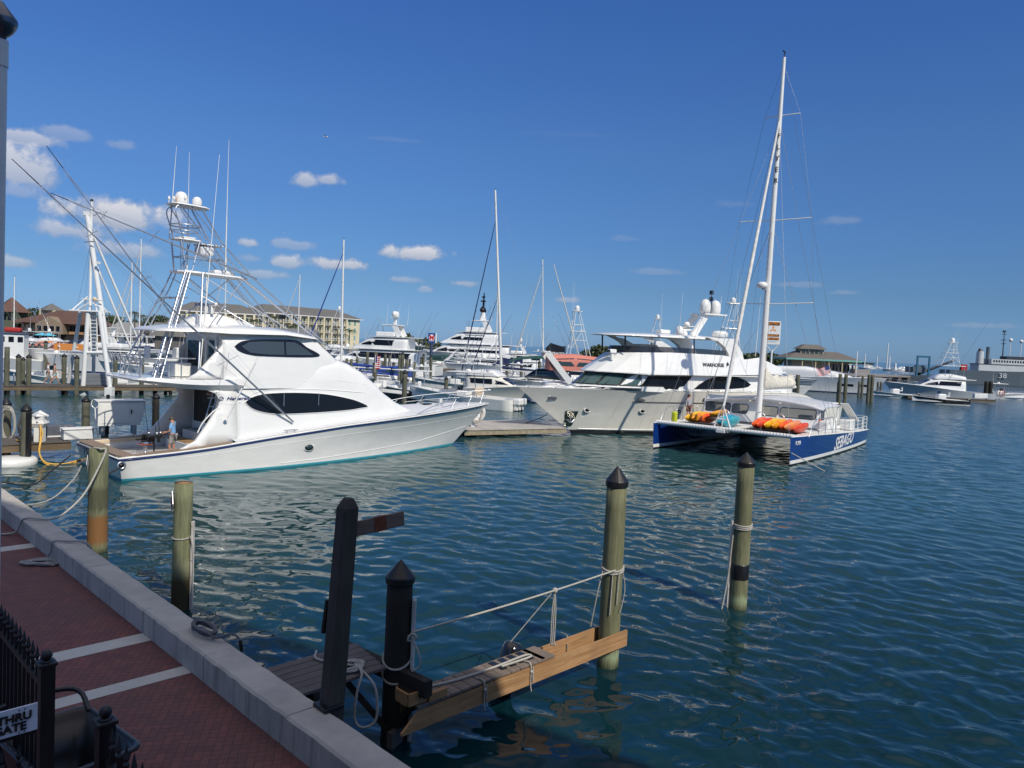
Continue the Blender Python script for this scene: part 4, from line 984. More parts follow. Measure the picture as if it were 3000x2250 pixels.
o = MB().lathe([(.01, .33), (.10, .33), (.16, .29), (.185, .18), (.185, -.55), (.10, -.68), (.01, -.7)], n=20).build('boat_fender', mat('glossy_black_rubber', (.008, .008, .010), .12, coat=.6), loc=Q(-9.16, 9.42, .52), label='glossy black fender hanging upright behind the finger pier', cat='fender')
o.rotation_euler = (R(-16), R(14), 0)
fe = MB().tube([Q(-9.02, 7.6, .48), Q(-9.04, 8.2, .55), Q(-9.05, 8.9, .50)], [.03, .11, .10], 10).build('boat_fender', MAT['glossy_black_rubber'], label='black fender lying level along the far edge of the finger pier', cat='fender')
# lines round the pier
A = Vector((-1.32, 11.22, 1.68)); B_ = Vector((2.08, 14.16, 1.90)); Kn = A.lerp(B_, .655)-Vector((0, 0, .03))
rope([A, A.lerp(B_, .33)-Vector((0, 0, .03)), Kn, B_], .017, ROPE, 'taut pale rope stretched between the two capped pilings over the finger pier')
mb = MB(); mb.ball((Kn.x, Kn.y, Kn.z), .05, 8)
for dx in (-.03, 0, .03): mb.tube(smooth_path([Kn, Kn+Vector((dx, 0, -.35)), Kn+Vector((dx, -.01, -.92)), Kn+Vector((dx+.02, -.02, -.95))], 4), .011, 6)
mb.build('hanging_rope', ROPE, label='looped rope tails hanging from the knot in the taut line', cat='rope')
rope([Kn+Vector((-.03, 0, -.02)), Q(-9.14, 9.42, .86)], .010, ROPE, 'thin cord from the knotted line down to the black fender')
rope([(1.86, 14.25, 1.85), (1.78, 14.25, 1.4), (1.70, 14.35, .75)], .013, ROPE, 'loose line dropping from the tall capped piling to the pier end')
mb = MB(); mb.tube(smooth_path([(-1.36, 11.17, 1.64), (-1.28, 11.1, 1.70), (-1.24, 11.1, 1.64), (-1.36, 11.1, 1.6), (-1.30, 11.08, 1.72)], 5), .018, 6).tube(smooth_path([(-1.30, 11.1, 1.64), (-1.18, 11.05, 1.42), (-1.16, 11.05, 1.25), (-1.28, 11.08, 1.15)], 5), .015, 6)
mb.build('rope_knot', ROPE, label='pale knot and hanging loop tied on the dark capped piling', cat='rope')
rope([Q(-8.9, 6.9, .85), Q(-8.85, 7.2, .785), Q(-8.72, 7.8, .785), Q(-8.66, 8.6, .80), Q(-8.68, 9.3, .80), Q(-8.58, 9.32, .80), Q(-8.62, 8.7, .79)], .019, ROPE, 'doubled pale rope lying along the planks of the finger pier')
def tangle(c, rx, ry, n, th, seed, z=.03, rz=0.0):
    g = random.Random(seed); P = []
    for i in range(n*5):
        a = i/5*2*math.pi*.83; rr_ = .45+.55*abs(math.sin(i*.9+g.random()))
        x, y = rx*rr_*math.cos(a), ry*rr_*math.sin(a)
        P.append(Vector((c[0]+x*math.cos(rz)-y*math.sin(rz), c[1]+x*math.sin(rz)+y*math.cos(rz), c[2]+th+.02*abs(math.sin(i*1.3))+z*i/(n*5))))
    return P
P = [Q(-10.15, 6.2, 1.19), Q(-9.85, 6.05, 1.20)]+tangle(Q(-9.35, 6.2, 1.18), .30, .20, 5, .02, 3, rz=.5)+[Q(-9.0, 6.25, 1.22), Q(-8.95, 6.15, 1.0), Q(-8.95, 6.12, .62), Q(-8.85, 6.2, .50), Q(-8.75, 6.35, .62), Q(-8.8, 6.35, 1.05), Q(-9.1, 6.3, 1.24)]
rope(P, .019, ROPE, 'white rope tangled on the grey plank platform with one loop hanging over the edge')
P = tangle(Vector((-9.78, 16.15, .9)), .48, .22, 6, .022, 8, rz=.2)+[Q(-18.55, 4.6, .93), Q(-18.5, 4.69, 1.1), Q(-18.45, 4.72, 1.33), Q(-18.3, 4.95, 1.335), Q(-17.95, 5.24, 1.32), Q(-17.9, 5.4, .9), Q(-17.95, 5.6, .2)]
rope(P, .022, mat('faded_rope', (.40, .39, .38), .9, var=.3, vscale=50, bump=.8, bscale=120), 'heap of white mooring rope on the bricks with its line over the seawall')
g = random.Random(2); P = []; c0 = Vector((-4.62, 11.78, 1.32))
for i in range(66):
    a = i/11*2*math.pi; k = .75+.25*(i/66)+.03*math.sin(i*3.1); u = QD*(.36*k*math.cos(a))+QN*(.13*k*math.sin(a))
    P.append(c0+u+Vector((0, 0, .02+.075*abs(math.sin(i*.37)))))
P += [c0+QD*.45+QN*.0+Vector((0, 0, .05)), c0+QD*.62+QN*.16+Vector((0, 0, .12)), c0+QD*.76+QN*.22+Vector((0, 0, .05)), c0+QD*.78+QN*.24+Vector((0, 0, -.12))]
hz = MB().tube(smooth_path(P, 3), .019, 6).build('dock_hose', ROPED, label='grey hose coiled flat on top of the seawall', cat='hose')
MB().tube([P[-2], P[-1]], .03, 8).build('hose_fitting', BLACKP, hz)
# long white rope from the rusty pile down over the seawall to the bricks
T0 = Vector((-10.62, 20.12, 2.70))
rope([T0+Vector((-.32, .05, .10)), T0+Vector((-.1, -.06, .10)), T0, T0.lerp(Q(-20.6, 5.15, 1.33), .35)-Vector((0, 0, .42)), T0.lerp(Q(-20.6, 5.15, 1.33), .7)-Vector((0, 0, .34)), Q(-20.6, 5.2, 1.34), Q(-21.05, 4.76, 1.325), Q(-21.2, 4.6, .98), Q(-21.5, 4.15, .93), Q(-21.2, 3.85, .925), Q(-20.75, 3.9, .925), Q(-20.45, 4.05, .925)], .026, ROPE, 'long white mooring rope sagging from the rust stained piling to the brick promenade')

# ---- iron railing, gate and cart at the lower left corner
def picket_run(parent, p0, p1, z0, z1, sp=.155, rails=(.25, 1.85), tips=True):
    p0, p1 = Vector(p0), Vector(p1); d = p1-p0; n = max(1, int(d.length/sp)); u = d.normalized()
    for i in range(1, n+1):
        c = p0+u*(i*sp-.5*sp*0); mb = MB()
        mb.box((c.x, c.y, (z0+z1-.16)/2), (.028, .028, z1-.16-z0), rz=math.atan2(u.y, u.x))
        mb.lathe([(.02, z1-.18), (.026, z1-.15), (.012, z1-.13), (.024, z1-.10), (.002, z1)], (c.x, c.y, 0), 6, smooth=False); mb.build('picket', BLACK, parent)
    for r_ in rails:
        mb = MB(); mb.beam((p0.x, p0.y, r_), (p0.x+u.x*(n+.6)*sp, p0.y+u.y*(n+.6)*sp, r_), .045, .05); mb.build('rail', BLACK, parent)
def fpost(c, z1, label, w=.115):
    o = empty('railing_post', (c[0], c[1], .9), R(-45), label, 'post'); h = z1-.9
    mb = MB(); mb.box((0, 0, (h-.12)/2), (w, w, h-.12)); mb.build('shaft', BLACK, o)
    MB().box((0, 0, h-.11), (w*1.3, w*1.3, .035), bev=.01).lathe([(w*.62, h-.095), (w*.35, h-.075), (.02, h-.07)], n=4).build('cap', BLACK, o)
    MB().ball((0, 0, h-.035), .047, 14).build('finial', BLACK, o)
P1 = dep(137, 1923, 6.70); P2 = dep(309, 2095, 5.74); P1.z = P2.z = 3.1
fpost(P1, 3.1, 'black iron post with ball finial at the end of the picket railing'); fpost(P2, 3.1, 'black iron post with ball finial nearest the tub cart')
o = empty('iron_railing', (P1.x, P1.y, .9), 0, 'black spear topped iron railing left of the gate sign', 'railing')
picket_run(o, (0, 0), (-1.6, 1.6), .05, 2.16, rails=(.25, 1.86))
o = empty('iron_railing', (P2.x, P2.y, .9), 0, 'black spear topped iron railing right of the tub cart', 'railing')
picket_run(o, (0, 0), (1.2, -1.2), .05, 2.10, rails=(.25, 1.80))
g_ = empty('iron_gate', (P1.x-.05, P1.y-.06, .9), 0, 'open black iron gate with lock rail carrying the white sign', 'gate')
picket_run(g_, (0, 0), (-.95, -.98), .05, 1.42, sp=.13, rails=(.2, 1.52))
d_ = Vector((-.697, -.717, 0)).normalized()
sg = empty('gate_sign', (P1.x-.05+d_.x*.02+.08, P1.y-.06+d_.y*.02-.08, 0), 0, 'white sign with black letters reading is thru gate fixed to the iron gate', 'sign')
pr = dep(131, 2052, P1.y-.12); zt = pr.z
mb = MB(); L = .92; e = [Vector((0, 0, zt)), d_*L+Vector((0, 0, zt)), d_*L+Vector((0, 0, zt-.235)), Vector((0, 0, zt-.235))]; off = Vector((.012, -.012, 0))
mb.add([p for p in e]+[p+off for p in e], [(0, 1, 2, 3), (7, 6, 5, 4), (0, 4, 5, 1), (1, 5, 6, 2), (2, 6, 7, 3), (3, 7, 4, 0)]); mb.build('sign_board', mat('sign_white', (.72, .76, .84), .35, var=.12, vscale=5), sg, recalc=True)
rt_ = axes(-d_, (0, 0, 1)); ink = mat('sign_ink', (.01, .01, .012), .5)
t1 = text('ACCESS IS THRU', .098, ink, 'sign_lettering', sg, loc=d_*.045+off*1.5+Vector((0, 0, zt-.113)), rot=rt_, align='RIGHT', xs=1.0, bold=.003)
t2 = text('THIS GATE', .098, ink, 'sign_lettering', sg, loc=d_*.085+off*1.5+Vector((0, 0, zt-.198)), rot=rt_, align='RIGHT', xs=1.0, bold=.003)
b_ = MB()
for k in (.10, .14, .40, .44, .7, .74):
    for z in (zt-.02, zt-.215): b_.ball(tuple(d_*k+off*1.6+Vector((0, 0, z))), .007, 6)
b_.build('rivet_row', BLACK, sg)
# tub cart
cc = (at(250, 2098, 1.9)+at(155, 2246, 1.9))/2+Vector((.02, 0, 0))
o = empty('tub_cart', (cc.x-.05, cc.y, .9), R(-38), 'black plastic tub cart behind the iron posts, scuffed white inside', 'cart')
tubm = mat('scuffed_tub', (.012, .016, .024), .35, var=.3, vscale=3)
def rr_(w, l, z, n=4, r=.12, sk=0.0):
    P = []
    for cx, cy, a0 in ((w-r, l-r, 0), (-w+r, l-r, 90), (-w+r, -l+r, 180), (w-r, -l+r, 270)):
        for i in range(n+1): a = R(a0+90*i/n); P.append(Vector((cx+r*math.cos(a)+sk, cy+r*math.sin(a), z)))
    return P
mb = MB(); mb.loft([rr_(.38, .26, .25), rr_(.52, .36, .6), rr_(.60, .42, 1.0), rr_(.64, .46, 1.0), rr_(.64, .46, .97), rr_(.61, .43, .96), rr_(.57, .39, .99), rr_(.48, .33, .6), rr_(.34, .22, .29)], closed=True, ends=True); mb.build('tub', tubm, o, recalc=True)
mb = MB(); mb.tube(smooth_path([(-.5, .42, .98), (-.75, .42, 1.12), (-.85, .2, 1.16), (-.85, -.2, 1.16), (-.75, -.42, 1.12), (-.5, -.42, .98)], 4), .028, 7); mb.build('handle', tubm, o)
for y in (-.40, .40):
    q = MB().lathe([(.20, -.03), (.22, 0), (.20, .03)], n=18, axis='Y').build('wheel', BLACKP, o, loc=(-.1, y, .22))
mb = MB(); g = random.Random(5)
for i in range(26): mb.box((g.uniform(-.12, .18)+.05, g.uniform(-.08, .12), .305+g.uniform(0, .02)), (g.uniform(.03, .12), .02, .01), rz=g.uniform(0, 3))
mb.build('paint_splash', WHITE, o)
# lamp post whose edge shows at the far left
lp = dep(-14, 1000, 8.5)
o = empty('lamp_post', (lp.x, lp.y, .9), 0, 'white lamp post with domed dark lamp head at the left edge', 'lamp post')
zt = dep(0, 118, 8.5).z-.9
lean = (dep(-13, 200, 8.5).x-dep(-20, 1500, 8.5).x)/(dep(-13, 200, 8.5).z-dep(-20, 1500, 8.5).z)
mb = MB(); mb.tube([(-.02, 0, 0), (0, 0, zt)], .085, 16); mb.tube([(0, 0, zt-.28), (0, 0, zt)], .094, 16); mb.lathe([(.2, 0), (.2, .1), (.12, .25), (.09, .9)], n=16); mb.build('shaft', WHITE, o)
MB().lathe([(.06, zt), (.075, zt+.04), (.13, zt+.09), (.17, zt+.16), (.18, zt+.21), (.17, zt+.24), (.10, zt+.33), (.04, zt+.41), (.005, zt+.43)], n=24).build('lamp_head', mat('lamp_head_metal', (.12, .13, .16), .25, metal=.7), o)
# ---------------------------------------------------------------- the blue catamaran
def catamaran():
    A = (-.592, -.806); B = empty('sailing_catamaran', (22.52, 58.89, 0), math.atan2(A[1], A[0]), 'blue hulled charter catamaran with tall white mast and kayaks on its foredeck', 'catamaran')
    BT = mat('black_bottom', (.01, .01, .012), .5)
    H = Hull(17.35, 1.25, [(0, 1.03), (.2, 1.12), (.5, 1.35), (.8, 1.55), (1, 1.62)], rake=.15, chine=.80, full=.45, entry=2.3, stern=.70, boot=.30, boot0=.10, draft=.6, flare=1.0, n=26)
    for sg in (-1, 1):
        h = H.build(B, [BLUEHULL, WHITE, BT]); h.location.y = sg*4.15
        rows = []
        for t in np.linspace(0, 1, 20):
            e = H.pt(t, H.sh(t)); rows.append([Vector((e.x, sg*4.15+e.y*q, H.sh(t)+.015)) for q in (-1, 0, 1)])
        mb = MB(); mb.loft(rows, ends=False, smooth=False); mb.build('hull_deck', DECKW, B)
        mb = MB(); mb.tube([Vector((H.pt(t, 0).x, sg*(4.15+H.half(t)+.01), H.sh(t)+.01)) for t in np.linspace(0, 1, 20)], .03, 6); mb.build('toe_rail', WHITE, B)
    MB().box((7.2, 0, 1.33), (11.2, 7.3, .28), bev=.04).build('bridge_deck', WHITE, B)
    wb = MB(); wb.tube([(16.95, -4.2, 1.66), (16.95, 4.2, 1.62)], .13, 12); bm = wb.build('front_crossbeam', WHITE, B)
    lc = MB()
    for i in range(44): y = -4.0+i*8.0/43; lc.lathe([(.138, -.012), (.138, .012)], (16.95, y, 1.64), 10, axis='Y')
    lc.build('net_lashing', mat('lashing_grey', (.35, .35, .36), .8), bm)
    MB().beam((12.6, 0, 1.50), (17.2, 0, 1.52), .5, .16).build('centre_spine', WHITE, B)
    netm = mat('trampoline_net', (.10, .10, .11), .9, var=.3, vscale=20)
    for y in (-2.05, 2.05): MB().box((14.85, y, 1.53), (4.1, 3.4, .02)).build('trampoline', netm, B)
    mb = MB(); mb.beam((12.75, -4.0, 1.45), (12.75, 4.0, 1.45), .3, .3); mb.build('main_crossbeam', WHITE, B)
    mb = MB(); mb.tube([(16.95, -.55, 1.6), (16.9, 0, 3.05), (16.95, .55, 1.6)], .055, 8); mb.tube([(16.2, -.3, 1.6), (16.85, 0, 3.0)], .04, 6); mb.tube([(16.93, -.32, 2.2), (16.93, .32, 2.2)], .05, 6); mb.build('bow_seagull_striker', WHITE, B)
    # cabin across the hulls, rounded eaves
    def cab(x):  return lerp([(4.6, 3.4), (9.7, 3.7)], x)
    rows = []
    for x, dz in ((4.4, -.02), (5.5, 0), (7.5, .05), (9.3, .06), (9.85, 0), (10.05, -.08)):
        w = cab(min(x, 9.7))+.22
        rows.append([Vector((x+(.10 if x > 9 else 0)*(1-(abs(q)) ** 2), w*q, 2.88+dz+.42*(1-abs(q)**2.2))) for q in np.linspace(-1, 1, 13)]+[Vector((x, w*q, 2.82+dz+.36*(1-abs(q)**2.2))) for q in np.linspace(1, -1, 13)])
    mb = MB(); mb.loft(rows, closed=True); mb.build('cabin_roof', mat('cabin_roof_grey', (.56, .58, .62), .45, var=.15, vscale=1.5), B, recalc=True)
    # front wall leaning back, with real openings made of wall strips round the panes
    zb, zt = 1.62, 2.88
    def fp(y, z): return Vector((10.15-.45*(z-zb)/(zt-zb)-.004*y*y, y, z))
    W4 = [(-3.98, -2.20), (-2.06, -.98), (-.20, 1.02), (1.16, 3.42)]
    mb = MB()
    def quad(y0, y1, z0, z1):
        n_ = max(1, int(abs(y1-y0)/.5)); 
        for i in range(n_):
            a, b = y0+(y1-y0)*i/n_, y0+(y1-y0)*(i+1)/n_
            mb.add([fp(a, z0), fp(b, z0), fp(b, z1), fp(a, z1)], [(0, 1, 2, 3)])
    edges = [-4.12]+[v for w in W4 for v in w]+[3.62]
    for i in range(0, len(edges), 2): quad(edges[i], edges[i+1], zb, zt+.1)
    for w in W4: quad(w[0], w[1], zb, 2.14); quad(w[0], w[1], 2.74, zt+.35)
    mb.build('cabin_front', WHITE, B)
    gm = mat('cabin_glass', (.05, .055, .055), .04, spec=.8, alpha=.75)
    for y0, y1 in W4:
        mb = MB(); ym = (y0+y1)/2; n_ = 6
        P = [Vector((0, 0))]
        out = []
        for cy, cz, a0 in ((y1-.16, 2.74-.14, 0), (y0+.16, 2.74-.14, 90), (y0+.16, 2.14+.14, 180), (y1-.16, 2.14+.14, 270)):
            for k in range(4): a = R(a0+30*k); out.append((cy+.16*math.cos(a), cz+.14*math.sin(a)))
        mb.add([fp(y, z)+Vector((.012, 0, .0)) for y, z in out], [tuple(range(len(out)))]); g_ = mb.build('window_pane', gm, B)
        fr = MB(); fr.tube([fp(y, z)+Vector((.015, 0, 0)) for y, z in out+[out[0], out[1]]], .025, 5, caps=False); fr.build('window_frame', BLACKP, g_)
        cm = MB()
        for cy, cz, sy, sz in ((y0, 2.74, 1, -1), (y1, 2.74, -1, -1), (y0, 2.14, 1, 1), (y1, 2.14, -1, 1)):
            cm.add([fp(cy, cz), fp(cy+sy*.16, cz), fp(cy+sy*.05, cz+sz*.045), fp(cy, cz+sz*.14)], [(0, 1, 2, 3)])
        cm.build('window_corner', WHITE, g_)
    for sg in (-1, 1):
        mb = MB(); y = 3.55 if sg > 0 else 4.02
        for x0, x1, z0, z1 in ((9.8, 9.95, zb, 2.85), (9.2, 9.4, zb, 2.85), (8.0, 8.2, zb, 2.9), (4.5, 4.9, 1.4, 2.85)): mb.box(((x0+x1)/2, sg*(y-.03), (z0+z1)/2), (x1-x0, .06, z1-z0))
        mb.box((7.2, sg*(y-.03), 1.72), (5.2, .06, .6)); mb.build('cabin_side', WHITE, B)
        MB().box((9.6, sg*(y-.035), 2.42), (.22, .03, .72)).build('side_window', gm, B); MB().box((8.7, sg*(y-.035), 2.42), (.85, .03, .72)).build('side_window', gm, B)
    MB().box((5.3, 0, 1.55), (.6, 6.4, .4), bev=.05).box((6.6, 1.9, 1.75), (.8, .8, .8), bev=.05).box((6.6, -2.0, 1.75), (1.4, 1.1, .7), bev=.05).build('cockpit_furniture', WHITE, B)
    MB().box((3.6, 3.9, 1.55), (1.4, .8, .7), bev=.06).box((2.4, 2.9, 1.3), (1.0, 1.6, .4), bev=.06).build('stern_locker', WHITE, B)
    MB().beam((4.7, 3.9, 3.05), (2.4, 4.2, 1.75), .55, .05).build('boarding_ramp', WHITE, B)
    lr = MB().lathe([(.22, -.05), (.24, 0), (.22, .05), (.12, .05), (.12, -.05)], n=18, axis='Y').build('life_ring', mat('orange_red', (.80, .10, .03), .5), B, loc=(9.55, 3.62, 1.95))
    MB().box((10.0, 3.95, 1.85), (.5, .5, .5), bev=.05).build('deck_box', WHITE, B)
    # mast and rig
    m0, m1 = Vector((10.6, 0, 1.62)), Vector((9.83, 0, 25.45))
    def M(z): return m0.lerp(m1, (z-m0.z)/(m1.z-m0.z))
    ms = MB().tube([m0, M(8), M(18), m1], [.20, .19, .16, .10], 12).build('mast', WHITE, B)
    for z, L in ((21.7, 1.15), (14.9, 2.35), (9.45, 2.85)): MB().tube([M(z)+Vector((-.45, -L, .12)), M(z), M(z)+Vector((-.45, L, .12))], .035, 6).build('spreader', WHITE, ms)
    MB().lathe([(.25, 10.45), (.34, 10.55), (.34, 10.72), (.2, 10.85)], (M(10.6).x+.45, -.22, 0), 14).build('radar_drum', WHITE, ms)
    MB().box(M(10.4)+Vector((.3, -.1, 0)), (.5, .2, .1)).build('radar_bracket', ALU, ms)
    MB().tube([M(25.4), M(25.4)+Vector((0, 0, .35))], .03, 6).box(M(25.5)+Vector((.05, 0, .3)), (.5, .06, .06)).build('masthead_unit', BLACKP, ms)
    tm = mat('mast_letters', (.05, .05, .06), .5)
    for i, ch in enumerate('FLYER'): text(ch, .42, tm, 'mast_letter', ms, loc=M(20.2-i*.72)+Vector((.17, .08, 0)), rot=axes((0, 1, 0), (0, 0, 1)), ext=.01, bold=.01, align='CENTER')
    fs = MB(); a, b = Vector((16.85, 0, 3.0)), M(21.3)+Vector((.1, 0, 0))
    fs.tube([a, a.lerp(b, .08), a.lerp(b, .5), a.lerp(b, .9), b], [.07, .13, .115, .08, .05], 8); fs.build('furled_headsail', SAIL if False else mat('headsail_white', (.74, .73, .70), .7, var=.25, vscale=4, bump=.4, bscale=6), B)
    st = MB()
    for sg in (-1, 1):
        st.tube([M(21.4), Vector((8.6, sg*4.5, 1.3))], .012, 5); st.tube([M(14.7), Vector((9.8, sg*4.5, 1.35))], .012, 5)
        st.tube([M(25.0), M(21.7)+Vector((-.45, sg*1.15, .12)), M(14.9)+Vector((-.45, sg*2.35, .12)), M(9.45)+Vector((-.45, sg*2.85, .12)), Vector((9.5, sg*4.4, 1.35))], .009, 5)
        st.tube([M(21.2), Vector((16.9, sg*3.9, 1.7))], .010, 5); st.tube([M(14.5), Vector((16.0, sg*2.0, 1.6))], .008, 5)
        st.tube([M(25.2), Vector((3.0, sg*3.9, 1.3))], .009, 5)
    st.build('standing_rigging', mat('rig_wire', (.28, .29, .31), .4, metal=.6), B)
    hb = MB()
    for dx, dy in ((-.2, .12), (-.24, .02), (-.2, -.12)): hb.tube([M(24)+Vector((dx*.3, dy*.5, 0)), M(12)+Vector((dx, dy, 0)), M(2.3)+Vector((dx, dy*2, 0))], .016, 5)
    hb.build('halyard', ROPE, B)
    bo = MB(); bo.tube([M(3.9)+Vector((-.2, 0, 0)), Vector((3.2, .1, 3.9))], .11, 10); bo.build('boom', WHITE, B)
    rg = random.Random(11); rows = []
    for i in range(30):
        x = 10.25-i*.245; h = lerp([(0, 1.9), (2, 1.5), (6, .95), (20, .8), (27, .95), (29, .3)], i)*(1+rg.uniform(-.14, .14)); w = lerp([(0, .22), (5, .34), (24, .42), (29, .15)], i)*(1+rg.uniform(-.2, .2)); z0 = 3.82
        rows.append([Vector((x+rg.uniform(-.05, .05), w*math.sin(a)*(1+rg.uniform(-.16, .16))*(1.15 if a > 0 else 1)*(.7+.3*math.cos(a)), z0+h*(.5-.5*math.cos(abs(a)))*(1+rg.uniform(-.06, .06)))) for a in np.linspace(-math.pi, math.pi, 15)[:-1]])
    mb = MB(); mb.loft(rows, closed=True); mb.build('flaked_mainsail', SAIL, B)
    # railings
    for sg in (-1, 1):
        y = sg*4.62
        mb = MB(); mb.tube(smooth_path([(15.6, y, 1.55), (15.1, y, 2.1), (14.3, y, 2.45), (13.6, y, 2.5), (11.6, y, 2.45), (10.4, y, 2.40), (10.35, y, 1.45)], 4), .024, 6)
        for x in (13.6, 12.1): mb.tube([(x, y, 1.5), (x, y, 2.47)], .022, 6)
        for z in (1.8, 2.1): mb.tube([(14.6 if z > 2 else 15.2, y, z), (10.4, y, z)], .008, 4)
        mb.tube([(9.7, y, 1.4), (9.7, y, 2.35), (4.4, y, 2.15), (4.4, y, 1.1)], .022, 6); mb.tube([(7.3, y, 1.3), (7.3, y, 2.25)], .02, 6)
        for z in (1.65, 1.95): mb.tube([(9.7, y, z), (4.4, y, z-.12)], .008, 4)
        mb.build('side_rail', CHROME, B)
        mb = MB(); P = [(3.6, y, 1.08), (2.2, y, 1.05), (.8, y, 1.03), (.25, sg*4.3, 1.03), (.25, sg*3.6, 1.03)]
        for p in P: mb.tube([p, (p[0], p[1], p[2]+1.0)], .03, 6)
        for h in (.3, .55, .8, 1.0): mb.tube([(p[0], p[1], p[2]+h) for p in P], .014, 5)
        mb.build('stern_rail', WHITE, B)
    for p in ((12.9, .9), (12.9, 2.1), (13.4, -1.2)):
        MB().tube(smooth_path([(p[0], p[1]-.35, 1.55), (p[0], p[1]-.28, 2.3), (p[0], p[1], 2.55), (p[0], p[1]+.28, 2.3), (p[0], p[1]+.35, 1.55)], 4), .028, 7).build('step_hoop', CHROME, B)
    WL = mat('white_letters', (.85, .85, .85), .4)
    fy = lambda x: 4.15+H.half(max(0, min(1, x/17.35)))
    def ptn(x, z): t = H.x2t(x, z); p = H.pt(t, z); return p.y+4.15
    text('SEBAGO', 1.15, WL, 'hull_lettering', B, surf=lambda x, y, z: (9.9-x, ptn(9.9-x, .33+.045*x+y*(1-.02*x))+.015+z, .33+.045*x+y*(1-.02*x)), shear=.25, xs=1.05, bold=.018, spacing=1.03)
    text('FLYER', .30, WL, 'bow_lettering', B, surf=lambda x, y, z: (16.85-x, ptn(16.85-x, 1.16+y)+.015+z, 1.16+y), xs=.85, bold=.004)
    MB().box((15.9, -3.5, 1.95), (.35, .3, .75), bev=.08).build('life_vest_stack', mat('hi_vis_yellow', (.62, .68, .03), .6, var=.3, vscale=9), B)
    return B
CAT = catamaran()
CW = CAT.matrix_world if False else Matrix.Translation(CAT.location) @ Matrix.Rotation(CAT.rotation_euler[2], 4, 'Z')
def kayak(col, L=2.9):
    rows = []
    for i in range(17):
        t = i/16; s = math.sin(math.pi*t)**.55; w = .37*s; h = .19*s; lift = .10*(2*t-1)**4; x = (t-.5)*L
        rows.append([Vector((x, w*math.cos(a)*(1 if abs(math.sin(a)) < .99 else 1), h*math.sin(a)*(1.1 if a > math.pi else .75)+lift)) for a in np.linspace(0, 2*math.pi, 13)[:-1]])
    return rows
KM = {n: mat('kayak_'+n, c, .38, var=.45, vscale=2.2, col2=c2) for n, c, c2 in (('yellow', (.80, .42, .02), (.75, .22, .02)), ('lemon', (.78, .55, .03), (.70, .30, .02)), ('orange', (.78, .16, .02), (.72, .07, .02)), ('blue', (.02, .18, .42), (.03, .40, .45)), ('teal', (.03, .42, .42), (.05, .25, .40)), ('red', (.66, .02, .02), (.72, .10, .02)), ('pink', (.70, .22, .16), (.75, .30, .05)))}
KG = 'kayaks stowed on the catamaran foredeck'
for i, (lx, ly, c, tl, z, lab) in enumerate(((14.6, -2.6, 'lemon', 74, 2.02, 'outermost yellow kayak beside the life vests on the catamaran'), (14.7, -2.15, 'yellow', 72, 2.05, 'golden yellow kayak second from the life vests on the catamaran'), (14.8, -1.65, 'orange', 74, 2.05, 'orange kayak amid the yellow ones left of the bow striker'), (14.6, -1.15, 'yellow', 35, 2.38, 'broad yellow kayak lying over the orange one on the catamaran'), (14.7, -.55, 'blue', 68, 2.0, 'blue kayak leaning beside the white bow striker'), (14.9, -.15, 'teal', 66, 1.95, 'teal kayak just behind the white bow striker'),
    (14.2, 1.35, 'orange', 78, 1.99, 'orange kayak nearest the bow striker in the right hand row'), (14.2, 1.75, 'red', 76, 1.99, 'dark orange red kayak second in the right hand row'), (14.2, 2.15, 'lemon', 74, 2.01, 'yellow kayak third in the right hand row'), (14.2, 2.55, 'yellow', 74, 2.01, 'bright golden kayak in the middle of the right hand row'), (14.2, 2.95, 'orange', 72, 2.01, 'orange kayak right of the golden one in the row'), (14.2, 3.35, 'pink', 70, 1.99, 'pinkish kayak next to the red one at the row end'), (14.1, 3.75, 'red', 56, 1.92, 'red kayak at the outer end of the right hand row'))):
    mb = MB(); mb.loft(kayak(c), closed=True); mb.v = [tuple(Matrix.Rotation(R(tl), 3, 'X') @ Vector(v)) for v in mb.v]
    o = mb.build('kayak', KM[c], label=lab, cat='kayak', group=KG, recalc=True); o.matrix_world = CW @ Matrix.Translation((lx, ly, z)) @ Matrix.Rotation(R((i*37 % 7)-3), 4, 'Z')
    st = MB(); q = Matrix.Rotation(R(tl), 3, 'X')
    st.tube([q @ Vector((.25*math.cos(a)*2.1, .2*math.sin(a), .135)) for a in np.linspace(0, 6.28, 16)], .03, 5); st.build('cockpit_rim', BLACKP, o)
hood = mat('grey_hoodie', (.34, .34, .38), .8, var=.2, vscale=8); brn = mat('maroon_shorts', (.10, .04, .035), .8)
p = CW @ Vector((12.4, -4.1, 1.55))
person(p, math.atan2(-.806, -.592)+R(70), 'person with long brown hair in a grey long sleeved top on the catamaran', dict(wrl=(.12, .2, .98), hnl=(.17, .19, .92)), hood, brn, hair=mat('brown_hair', (.07, .04, .025), .6), hairlen=.32, legcover=.45)
rope([CW @ Vector((17.35, 4.2, .75)), CW @ Vector((17.6, 6.1, .0))], .03, ROPE, 'taut white line from the catamaran bow into the water')
# blue tarp strip etc. left out: only what the photograph shows on deck

